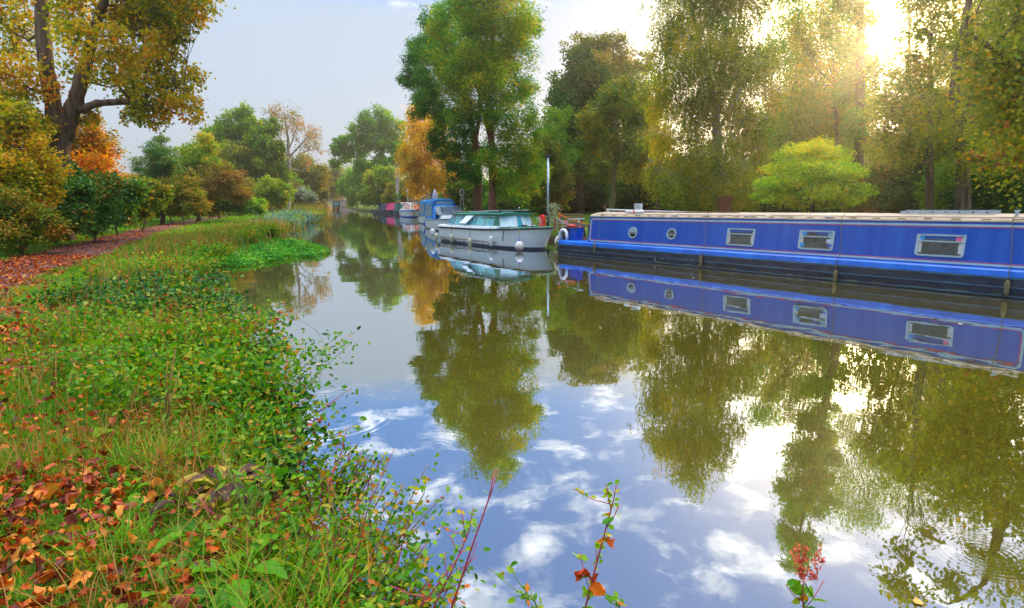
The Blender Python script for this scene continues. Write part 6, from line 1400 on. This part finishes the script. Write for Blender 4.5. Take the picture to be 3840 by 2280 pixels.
# ---- bramble and herb bushes along the edge
def bush(name, label, c, r, h, m, n, ls, shape, seed, stems=10, group=None, smat=REDS, v0=.45, over=0.0, cat='bush', arch=True):
    g = np.random.default_rng(seed); x, y = c; z0 = max(gzf(x, y), .05); root = empty(name, (x, y, z0), 0, label, cat, group)
    # arching canes
    A = []; B = []; P = []; CV = []
    mb = MB()
    for k in range(stems):
        a = g.uniform(0, 2*math.pi); L_ = r*g.uniform(.6, 1.2); hh = h*g.uniform(.65, 1.12); b0 = np.array([g.normal()*r*.3, g.normal()*r*.3, 0])
        pts = []
        for t in np.linspace(0, 1, 9):
            pts.append(Vector((b0[0]+math.cos(a)*L_*t, b0[1]+math.sin(a)*L_*t, hh*(1-(1-1.45*t)**2 if arch else t**.8)*(1 if arch else 1)+0)))
        mb.tube(pts, list(np.linspace(.0055, .002, 9)), 5)
        sv = g.uniform(-.2, .2)
        m_ = n//stems
        tt = g.uniform(.12, 1, m_); idx = (tt*8).astype(int).clip(0, 7); fr_ = tt*8-idx; pa = np.array([tuple(p) for p in pts])
        c_ = pa[idx]*(1-fr_[:, None])+pa[idx+1]*fr_[:, None]; c_ = c_+g.normal(size=(m_, 3))*np.array([.085, .085, .06])*(r/.6)**.5
        P.append(c_); CV.append(v0+sv+g.normal(size=m_)*.25)
    mb.build('stem', smat, root)
    P = np.concatenate(P); CV = np.concatenate(CV); k = P[:, 2]+z0 > gz(P[:, 0]+x, P[:, 1]+y).clip(0.01)+.0; P = P[k]; CV = CV[k]
    leaf_obj('foliage', m, root, g, P, ls, shape, CV, up=.45, droop=.25)
    return root
# bramble bushes: (photo px, py of the top, height level z, radius, leaf kind, label)
bl = [(945,1310,.50,.48,'b','bramble bush bulging over the water beside the cloud reflections'),
 (850,1215,.60,.50,'b','bramble bush just behind the bulge over the water'),
 (745,1140,.68,.54,'b','bramble mound at the corner of the small inlet'),
 (975,1470,.50,.36,'b','bramble bush with reddish canes trailing into the water'),
 (1010,1600,.42,.32,'b','low bramble hanging above its dark reflection'),
 (850,1330,.80,.62,'h','leafy nettle clump left of the bramble bulge'),
 (720,1210,.85,.66,'h','mixed nettle and bramble mound in the middle of the bank'),
 (600,1110,.80,.70,'b','bramble mound below the path with bluish leaves'),
 (430,1085,.72,.65,'b','bramble mound close to the red path'),
 (680,1050,.74,.62,'b','bramble mound left of the inlet'),
 (640,980,.80,.75,'h','herb mound left of the tall green sedge'),
 (560,985,.62,.6,'h','pale green herb mound beside the bend of the path'),
 (900,1480,.62,.52,'h','nettle clump with thin red stems'),
 (760,1430,.66,.52,'h','nettle clump with yellowing tips'),
 (640,1380,.66,.50,'h','fine leaved clump in the centre of the near bank'),
 (520,1300,.70,.55,'h','fine leaved clump at the foot of the tall grass'),
 (880,1640,.52,.42,'h','low herb clump above the wilted dock'),
 (420,1210,.66,.55,'h','low herb clump at the edge of the leaf strewn grass'),
 (1010,1720,.40,.30,'b','small bramble at the notch in the near bank'),
 (760,925,.62,.75,'h','reddish green scrub between path and reeds'),
 (860,870,.70,.9,'h','olive scrub behind the reeds'),
 (970,850,.75,1.0,'h','olive scrub right of the path end'),
 (1060,815,.8,1.6,'h','yellow green scrub on the far bank edge'),
 (1130,800,.8,2.2,'h','green scrub above the silver sedge')]
for i, (px, py, z_, r, kd, lab) in enumerate(bl):
    q = atz(px-(45 if py > 1150 else 0), py, z_); sc = max(1, q.y/9.0); h = max(.20, z_-max(gzf(q.x, q.y), .05)+.04)
    n = int(2600*min(2.0, (r/.6)**1.3)) if kd == 'b' else int(3400*min(2.0, (r/.6)**1.3))
    nm = 'bramble_bush' if kd == 'b' else 'nettle_clump'
    bush(nm, lab, (q.x, q.y), r, h, BRAM if kd == 'b' else HERB, n, (.062 if kd == 'b' else .045)*sc**.75, 'oval' if q.y < 14 else 'diamond', 100+i, stems=int((30 if kd == 'b' else 42)), group='bushes along the near bank', smat=REDS if i % 3 == 0 else GRNS, v0=.5 if kd == 'b' else .52, arch=(kd == 'b'))
# near right herb thicket at the bottom centre
nl = [(1330,1700,.40,.24,'herb thicket leaning over the water at the bottom centre'),(1400,1850,.55,.34,'yellow flowered herb clump at the tip of the near bank'),(1330,1990,.50,.34,'fine leaved herb clump with orange stems below the dock'),
(1480,2080,.42,.30,'thin herb clump at the bottom edge beside the water'),(1180,2080,.50,.34,'orange stemmed grass and herb tangle near the bottom'),(1380,2190,.46,.32,'red stemmed herb tangle at the bottom edge'),(1020,2000,.50,.3,'low herb clump right of the wilted dock'),(1560,2230,.34,.24,'sparse leafy sprays at the very bottom by the water')]
for i, (px, py, z_, r, lab) in enumerate(nl):
    q = atz(px-75, py, z_); bush('herb_clump', lab, (q.x, q.y), r, max(.22, z_-max(gzf(q.x, q.y), .05)+.02), HERB, 900, .034, 'oval', 200+i, stems=22, group='herb clumps at the bottom edge', smat=(REDS, BRNS, GRNS)[i % 3], v0=.58, arch=False, cat='plant')
# ---- dock plants with broad leaves
def dock(label, c, n, L_, m, seed, cat='plant', name='dock_plant', curl=.75, wide=.30, group='broad leaved docks', flower=False, h0=.05):
    g = np.random.default_rng(seed); x, y = c; z0 = gzf(x, y); root = empty(name, (x, y, z0), 0, label, cat, group)
    for k in range(n):
        a = 2*math.pi*k/n+g.uniform(-.4, .4); Ll = L_*g.uniform(.7, 1.15); el = g.uniform(.35, 1.15); mb = MB(); rows = []
        d = Vector((math.cos(a), math.sin(a), 0)); s = Vector((-d.y, d.x, 0)); p = Vector((d.x*.02, d.y*.02, h0)); e = el; ns = 9; w0 = wide*Ll*g.uniform(.8, 1.1)
        tw = g.uniform(-.5, .5)
        for j in range(ns+1):
            t = j/ns; e -= curl*2.0/ns*g.uniform(.7, 1.3); p = p+(d*math.cos(e)+Vector((0,0,1))*math.sin(e))*Ll/ns
            w_ = w0*math.sin(math.pi*min(1, max(0, (t-.18)/.82))**.75)*.5+.006; nrm = Vector((0,0,1))*math.cos(e)-d*math.sin(e); ss = s*math.cos(tw*t)+nrm*math.sin(tw*t)
            wv = .004*math.sin(j*2.1+k)
            rows.append([p-ss*w_+nrm*(w_*.35+wv), p-ss*w_*.5+nrm*w_*.10, p, p+ss*w_*.5+nrm*w_*.10, p+ss*w_+nrm*(w_*.35-wv)])
        mb.strip(rows, sm=True); o = mb.build('leaf', m, root); at_ = o.data.attributes.new('v', 'FLOAT', 'POINT'); vv = g.uniform(.1, .9); at_.data.foreach_set('value', np.clip(vv+g.normal(size=len(o.data.vertices))*(.25 if m is WILT else .05), 0, 1).astype(np.float32))
    if flower:
        mb = MB(); mb.tube([(0,0,0),(.03,0,.3),(.05,.02,.55)], .008, 6); mb.build('stem', GRNS, root)
    return root
for i, (px, py, n, L_, lab) in enumerate(((1190,1800,12,.24,'tall bright dock in front of the herb thicket at bottom centre'),(1150,1960,11,.22,'dark green dock below the tall bright one'),(620,1740,8,.20,'pale dock spreading on the grass above the wilted one'),(900,2150,12,.22,'glossy dock near the bottom edge'),
    (640,2200,10,.20,'dock with round leaves at the bottom edge among grass'),(330,1640,7,.17,'small dock at the left among the fallen leaves'),(760,2010,9,.18,'dock directly below the wilted plant'),(1080,1450,8,.16,'small dock at the water edge under the brambles'),(480,1830,8,.17,'dock rosette left of the wilted plant'))):
    q = atz(px, py, .55); dock(lab, (q.x, q.y), n, L_, DOCK, 300+i)
q = atz(840, 1860, .55); dock('wilted dock with blackened curling leaves in the middle of the near grass', (q.x, q.y), 11, .24, WILT, 333, curl=.85, wide=.30, name='wilted_dock', group=None, h0=.12)
q = atz(700, 1930, .5); dock('smaller blackened dock beside the larger wilted one', (q.x, q.y), 6, .17, WILT, 334, curl=.9, wide=.30, name='wilted_dock', group=None, h0=.08)
# ---- reeds, sedges and tall grass clumps
def clump(name, label, c, r, n, L_, wd, lean, m, seed, cat='reeds', group=None, v0=.5, vs=.25, dirs=None, z=None):
    g = np.random.default_rng(seed); x, y = c; z0 = gzf(x, y) if z is None else z; root = empty(name, (x, y, z0), 0, label, cat, group)
    P_ = np.stack([g.normal(0, r*.5, n), g.normal(0, r*.5, n), np.zeros(n)], 1)
    blade_obj('blades', m, root, g, P_, L_, wd, lean, v=np.clip(v0+g.normal(size=n)*vs, 0, 1), seg=5, dirs=dirs)
    return root
q = atz(640, 1130, .45)
cl_ = [(1020,870,36,None,1.6,420,1.1,.030,.5,'reed bed furthest out beside the silver sedge'),(950,880,31,None,1.6,420,1.1,.028,.5,'reed bed behind the bright green cress'),(880,900,27,None,1.4,420,1.05,.025,.5,'rusty reed bed left of the cress'),
 (810,930,23,None,1.3,420,1.05,.022,.5,'rusty green reed bed at the head of the cress mat'),(740,950,20.5,None,1.1,380,1.0,.020,.5,'reed bed nearest to the path')]
for i, (px, py, Y, z, r, n, L_, wd, lean, lab) in enumerate(cl_):
    X = float(leftx(Y))-.15; clump('reed_bed', lab, (X, Y), r, n*2, L_, wd, lean, REED, 400+i, group='reed beds on the left bank', v0=.58, z=.08)
for i, (px, py, Y, n, L_, lab) in enumerate(((640,990,14.5,120,1.0,'clump of tall green sword sedge left of the reeds'),(700,1010,14,90,.9,'smaller green sedge clump beside the tall one'),(760,1080,12.2,70,.7,'sparse sedge at the head of the inlet'))):
    q = at(px, py, Y); clump('sedge_clump', lab, (q.x, Y), .35, n, L_, .020, .45, REED, 420+i, cat='sedge', group='green sedge clumps', v0=.35, vs=.12, z=.15)
for i, (px, Y, r, n, L_, lab) in enumerate(((1085,44,1.4,900,1.3,'silvery blue sedge tussock nearest the water'),(1120,56,1.8,900,1.6,'silvery blue sedge tussock behind the nearest one'),(1150,74,2.4,900,2.0,'green sedge tussock farther along the edge'),(1180,98,3,800,2.3,'rusty sedge tussock farthest along the edge'))):
    X = float(leftx(Y))-.2; clump('sedge_tussock', lab, (X, Y), r, n, L_, .05, 1.1, SILV if i < 2 else REED, 440+i, cat='sedge', group='sedge tussocks at the water edge', v0=.5 if i < 2 else .5+.2*(i-2), z=.1)
for i, (px, py, n, L_, ln, m, lab) in enumerate(((560,1330,150,.62,.55,GR,'tall grass tuft rising from the brambles'),(700,1300,110,.75,.5,REED,'tall stiff grass blades in the middle of the brambles'),(330,1180,260,.42,.9,GR,'soft bright grass tussock beside the path'),(820,1260,50,.95,.9,REED,'long arching yellow grass blades reaching towards the inlet'),
     (930,1200,26,1.0,1.2,REED,'few arching blades leaning over the inlet'),(450,1300,120,.5,.6,GR,'grass tuft at the left edge of the brambles'),(1230,1900,120,.4,.7,GR,'grass tuft between the docks'),(1300,2120,220,.42,.8,REED,'orange and green grass tangle at the bottom'),(1000,2200,200,.32,.8,GR,'grass tuft at the bottom left of the tangle'),(1430,2050,90,.40,.6,REED,'sparse grass standing in the shallow edge'),(560,1700,200,.26,1.0,GR,'fine grass tuft arching over fallen leaves'),(800,1650,180,.30,.9,GR,'grass tuft behind the wilted dock'),(420,2050,160,.24,.9,GR,'grass tuft between leaf drifts'))):
    q = atz(px, py+40, .5); clump('grass_tuft', lab, (q.x, q.y), .16+.08*(i % 3), n, L_, .007, ln, m, 460+i, cat='grass tuft', group='grass tufts on the near bank', v0=.55 if m is GR else .62)
# ---- watercress mat
n = 26000; Yc = rng.uniform(12.5, 30, n); X = rng.uniform(-14, -4, n)
def cress_mask(X, Y):
    pxs = []; 
    w_ = np.array([proj((a, b, 0)) for a, b in zip(X, Y)]); px_, py_ = w_[:, 0], w_[:, 1]
    poly = np.array([(790,985),(830,1005),(900,1000),(1010,985),(1080,968),(1180,965),(1235,950),(1200,930),(1150,915),(1060,895),(1000,900),(900,930),(820,955)], float)
    ins = np.zeros(len(X), bool); j = len(poly)-1
    for i in range(len(poly)):
        xi, yi = poly[i]; xj, yj = poly[j]; c = ((yi > py_) != (yj > py_)) & (px_ < (xj-xi)*(py_-yi)/(yj-yi+1e-9)+xi); ins ^= c; j = i
    return ins
k = cress_mask(X+rng.normal(size=n)*.08, Yc+rng.normal(size=n)*.12); X, Yc = X[k], Yc[k]
reps = 3; X = np.concatenate([X+rng.normal(size=len(X))*.07 for _ in range(reps)]); Yc = np.concatenate([Yc+rng.normal(size=len(Yc))*.07 for _ in range(reps)])
Z = .03+.13*np.abs(wob(X, Yc, 2.2))+rng.uniform(0, .05, len(X))
V, F, n, K = leaves(rng, np.stack([X, Yc, Z], 1), .085, 'oval', up=1.3)
tag(link('watercress', np_mesh('watercress', V, F, n, K, np.clip(.5+.35*(wob(X, Yc, 3.1))+rng.normal(0, .22, n), 0, 1)), CRES), 'bright green mat of watercress floating on the canal at the left', 'watercress', kind='stuff')
# ---- single stems standing out against the water
def sprig(name, label, pts, Yd, m_leaf, m_stem, seed, n=40, ls=.03, tip=None, r0=.004, side=3, cat='plant', big=None, group=None):
    """pts: photo pixels along the stem, at distance Yd"""
    W = [at(px, py, Yd+dy) for px, py, dy in pts]; b = Vector((W[0].x, W[0].y, max(-.2, min(W[0].z, gzf(W[0].x, W[0].y))))); g = np.random.default_rng(seed)
    root = empty(name, b, 0, label, cat, group); W = [b]+W; P_ = [w_-b for w_ in W]; mb = MB(); mb.tube(P_, list(np.linspace(r0, r0*.35, len(P_))), 6)
    L_ = []; tot_ = len(P_)-1
    for k in range(side):
        t = g.uniform(.3, .8)*tot_; i = int(t); p = P_[i].lerp(P_[i+1], t-i); e = p+Vector((g.normal()*.06, g.normal()*.04, g.uniform(.03, .12))); mb.tube([p, (p+e)/2+Vector((0,0,-.01)), e], r0*.4, 4)
        for j in range(n//8): L_.append(p.lerp(e, g.uniform(.3, 1)))
    mb.build('stem', m_stem, root)
    for j in range(n):
        t = g.uniform(.12, 1)*tot_; i = min(int(t), tot_-1); L_.append(P_[i].lerp(P_[i+1], t-i)+Vector(g.normal(size=3)*.008))
    if n: leaf_obj('foliage', m_leaf, root, g, np.array([tuple(p) for p in L_]), ls, 'oval', np.clip(g.normal(.62, .2, len(L_)), 0, 1), up=.4)
    if big:
        Pb = []; 
        for px, py in big: Pb.append(tuple(at(px, py, Yd)-b))
        leaf_obj('dead_leaf', FALL, root, g, np.array(Pb), .055, 'lobed', g.uniform(.35, .75, len(Pb)), up=-.2, droop=1.2)
    if tip == 'seed':
        pt_ = []
        for (a, c) in (((3010,2170),(2990,2040)),((3010,2170),(3020,2050)),((3030,2160),(3080,2045)),((3040,2180),(3090,2090)),((3010,2180),(2975,2060))):
            for t in np.linspace(0, 1, 60): q_ = at(a[0]+(c[0]-a[0])*t+g.normal()*6, a[1]+(c[1]-a[1])*t+g.normal()*6, Yd+g.normal()*.012); pt_.append(tuple(q_-b))
        leaf_obj('seed_head', mat('red_seed', (.42,.05,.03), .8, .2, c2=(.62,.12,.05), scale=30), root, g, np.array(pt_), .012, 'diamond')
    return root
sprig('willowherb_stem', 'tall bare red stem rising across the cloud reflections at bottom centre', [(1690,2290,0),(1770,2050,0),(1830,1880,.03),(1858,1760,.05)], 1.75, HERB, REDS, 501, n=3, side=3, r0=.0048)
sprig('willowherb_stem', 'leafy red stem left of the tall bare one', [(1620,2290,0),(1700,2130,0),(1760,1990,0),(1775,1900,.02)], 1.8, HERB, REDS, 502, n=34, side=5, ls=.022)
sprig('willowherb_stem', 'leaning pink stem at the bottom left of the bare one', [(1560,2300,0),(1650,2180,0),(1740,2060,0)], 1.7, HERB, mat('pink_stem', (.45,.02,.12), .5, .4), 503, n=12, side=2, ls=.022)
sprig('willowherb_stem', 'leafy stem with hanging dead red leaves right of the bottom centre', [(2190,2300,0),(2230,2140,0),(2270,1990,0),(2300,1880,.02),(2312,1815,.02)], 1.7, HERB, REDS, 504, n=44, side=5, ls=.028, big=[(2270,2020),(2185,2160),(2220,2180),(2245,2150),(2210,2210),(2195,2130)])
sprig('herb_sprig', 'short leafy sprig at the bottom edge left of the stem with dead leaves', [(2030,2310,0),(2000,2240,0),(1930,2235,0)], 1.65, HERB, GRNS, 505, n=22, side=3, ls=.03)
sprig('herb_sprig', 'short yellow leafed sprig at the bottom edge right of the stem with dead leaves', [(2330,2310,0),(2320,2260,0),(2290,2240,0)], 1.65, HERB, GRNS, 506, n=14, side=2, ls=.03)
sprig('dock_seed_stem', 'red dock seed head with yellow leaves standing at the lower right', [(3015,2310,0),(3010,2240,0),(3012,2170,0)], 1.75, HERB, REDS, 507, n=16, side=2, ls=.055, tip='seed')
sprig('bramble_cane', 'bramble cane arching over the water from the near bank', [(1110,1600,0),(1180,1610,.0),(1250,1640,0),(1320,1700,0)], 3.6, BRAM, REDS, 508, n=44, side=3, ls=.045)
sprig('grass_stalk', 'thin arching grass stalk with drooping seeds over the water', [(880,1180,0),(1000,1170,0),(1110,1190,0),(1190,1240,0),(1220,1300,0)], 7.5, REED, BRNS, 509, n=8, side=2, ls=.05, r0=.005)
for i, (pts, Yd, sm, lab) in enumerate((([(1290,2290,0),(1380,1900,0),(1480,1680,0)], 2.1, REDS, 'long red stem rising from the herb tangle to the upper left'), ([(1100,2290,0),(1180,1950,0),(1280,1700,0),(1300,1600,.1)], 2.3, REDS, 'long red stem beside the bright dock'),
     ([(1380,2290,0),(1500,2010,0),(1590,1850,0),(1600,1780,0)], 2.0, BRNS, 'dry brown stem with a bent tip over the water'), ([(1240,2290,0),(1230,2100,0),(1225,1930,0)], 2.0, BRNS, 'orange dead stalk with one folded leaf'), ([(950,1500,0),(945,1350,0),(955,1220,0)], 5.6, REDS, 'red nettle stem left of the bramble bulge'), ([(450,1200,0),(370,1050,0)], 8.0, BRNS, 'orange dead stalk above the bluish brambles'))):
    sprig('red_stalk', lab, pts, Yd, HERB, sm, 520+i, n=18, side=3, ls=.026, r0=.004)
# floating leaves on the water
for i, (px, py, lab, c) in enumerate(((2060,1990,'',0),)): pass
fl_ = [(1645,1990,'thin orange curled leaf floating left of the tall bare stem'),(1195,1368,'small yellow leaf floating off the bramble bulge'),(1160,1360,'second small leaf floating nearer the brambles'),(3440,2255,'yellow brown leaf floating at the bottom right'),(3600,1215,'tiny pale leaf on the reflection of the narrowboat'),(2600,1042,'white speck of a feather floating beside the narrowboat'),(2180,1020,'tiny leaf near the narrowboat end')]
for i, (px, py, lab) in enumerate(fl_):
    q = atz(px, py, .004); g = np.random.default_rng(600+i); T_, F_ = TPL['heart']; s = .05 if q.y < 6 else .07
    if 'thin' in lab: s = .06
    V = [(v[0]*s-.5*s, v[1]*s*(.35 if 'thin' in lab else 1), .004+abs(v[2])*s*.6) for v in T_]; mb = MB(); mb.add(V, F_)
    o = mb.build('floating_leaf', mat('pale_floating_leaf', (.5,.5,.45), .6, .3) if i > 3 else mat('yellow_floating_leaf', (.62,.30,.05), .6, .3, c2=(.75,.45,.10), scale=20)); o.location = (q.x, q.y, .003); o.rotation_euler = (0, 0, g.uniform(0, 6)); tag(o, lab, 'leaf', 'leaves floating on the canal')

# ---- stalks, seeding grass and long blades through the bank growth (nobody could count them)
n = 4200; X, Y = scatter_left(n, 2.6, 22, -.05, 3.0, .8); k = (np.abs(X-path_x(Y)) > 2.4) & (patch(X, Y, 1.1, 4) > .38); X, Y = X[k], Y[k]; n = len(X)
V, F, n, K = blades(rng, np.stack([X, Y, np.maximum(gz(X, Y), .02)], 1), .60*(.5+.6*patch(X, Y, 1.3, 9)), .0055+.0007*Y, .55, seg=3)
tag(link('long_grass', np_mesh('long_grass', V, F, n, K, np.clip(rng.normal(.5, .28, n), 0, 1)), REED), 'long green and rusty grass blades standing through the bank plants', 'long grass', kind='stuff')
n = 420; X, Y = scatter_left(n, 2.6, 20, .1, 2.8, .8); k = np.abs(X-path_x(Y)) > 2.6; X, Y = X[k], Y[k]; n = len(X); P0 = np.stack([X, Y, np.maximum(gz(X, Y), .02)], 1); P1_ = P0+np.stack([rng.normal(0, .12, n), rng.normal(0, .12, n), rng.uniform(.3, .75, n)], 1)
tag(link('dry_stalks', twigs_mesh('dry_stalks', P0, P1_, .003+.0003*Y, .001+.0001*Y), mat('rusty_stalk', (.30,.09,.02), .8, .2, c2=(.62,.22,.04), scale=2)), 'thin rusty dead stalks standing through the bank plants', 'dead stalks', kind='stuff')

# rounder leaves mixed through the drift and the grass
n = 7000; X, Y = scatter_left(n, 1.7, 9, .2, 5.0, 1.0); k = (rng.uniform(0, 1, n) < fall_density(X, Y)*1.3+.05) | ((((X+2.5)/.85)**2+((Y-2.45)/.7)**2 < 1) & (rng.uniform(0, 1, n) < .8)); X, Y = X[k], Y[k]
V, F, n, K = leaves(rng, np.stack([X, Y, gz(X, Y)+rng.uniform(.03, .15, len(X))], 1), .048, 'oval', up=.2, sdev=.5); V = crumple(V, n, K, .005)
tag(link('fallen_leaves', np_mesh('fallen_leaves', V, F, n, K, np.clip(rng.beta(1.5, 1.3, n), 0, 1), .15), FALL), 'rounder orange and brown fallen leaves lying among the near grass', 'fallen leaves', kind='stuff')

# rusty and orange blades thickening the grass near the bottom edge and the leaf drift
n = 5200; X, Y = scatter_left(n, 1.7, 6.0, -.02, 2.0, 1.0); k = patch(X, Y, 1.7, 6) > .4; X, Y = X[k], Y[k]; n = len(X)
V, F, n, K = blades(rng, np.stack([X, Y, np.maximum(gz(X, Y), .02)], 1), .34, .0042, .75, seg=3)
tag(link('dry_grass', np_mesh('dry_grass', V, F, n, K, np.clip(rng.normal(.80, .14, n), 0, 1)), REED), 'orange and straw coloured dry grass tangled through the near bank edge', 'dry grass', kind='stuff')

# taller single weeds breaking the outline of the bank
wl = [(300,1290,'leafy weed standing among the fallen leaves at the left'),(450,1500,'leafy weed left of the nettle clumps'),(610,1560,'leafy weed above the wilted dock'),(760,1330,'leafy weed in the middle of the brambles'),(860,1420,'leafy weed right of the middle brambles'),(930,1560,'leafy weed by the dark water edge'),(350,1050,'leafy weed at the edge of the red path'),(560,1190,'leafy weed among the bluish brambles'),(700,1120,'leafy weed left of the inlet'),(1090,1760,'leafy weed above the bright docks'),(960,1900,'leafy weed right of the blackened dock'),(1250,2010,'leafy weed among the bottom herbs')]
for i, (px, py, lab) in enumerate(wl):
    q = atz(px, py, .62); g = np.random.default_rng(700+i); z0 = max(gzf(q.x, q.y), .05); root = empty('tall_weed', (q.x, q.y, z0), 0, lab, 'weed', 'tall weeds on the near bank'); P_ = []; mb = MB()
    for k in range(5):
        a = g.uniform(0, 6.3); h = g.uniform(.35, .62); e = Vector((math.cos(a)*.12, math.sin(a)*.12, h)); b0 = Vector((g.normal()*.05, g.normal()*.05, 0)); m1 = b0.lerp(e, .5)+Vector((0, 0, .05)); mb.tube([b0, m1, e], [.005, .004, .002], 5)
        for j in range(26):
            t = g.uniform(.15, 1); P_.append(tuple(b0.lerp(e, t)+Vector(g.normal(size=3)*np.array([.035, .035, .012]))))
    mb.build('stem', (REDS, GRNS, BRNS)[i % 3], root); leaf_obj('foliage', (HERB, DOCK)[i % 2], root, g, np.array(P_), .06 if q.y < 6 else .08, 'narrow' if i % 3 else 'oval', np.clip(g.normal(.6, .22, len(P_)), 0, 1), up=.5, droop=.3)
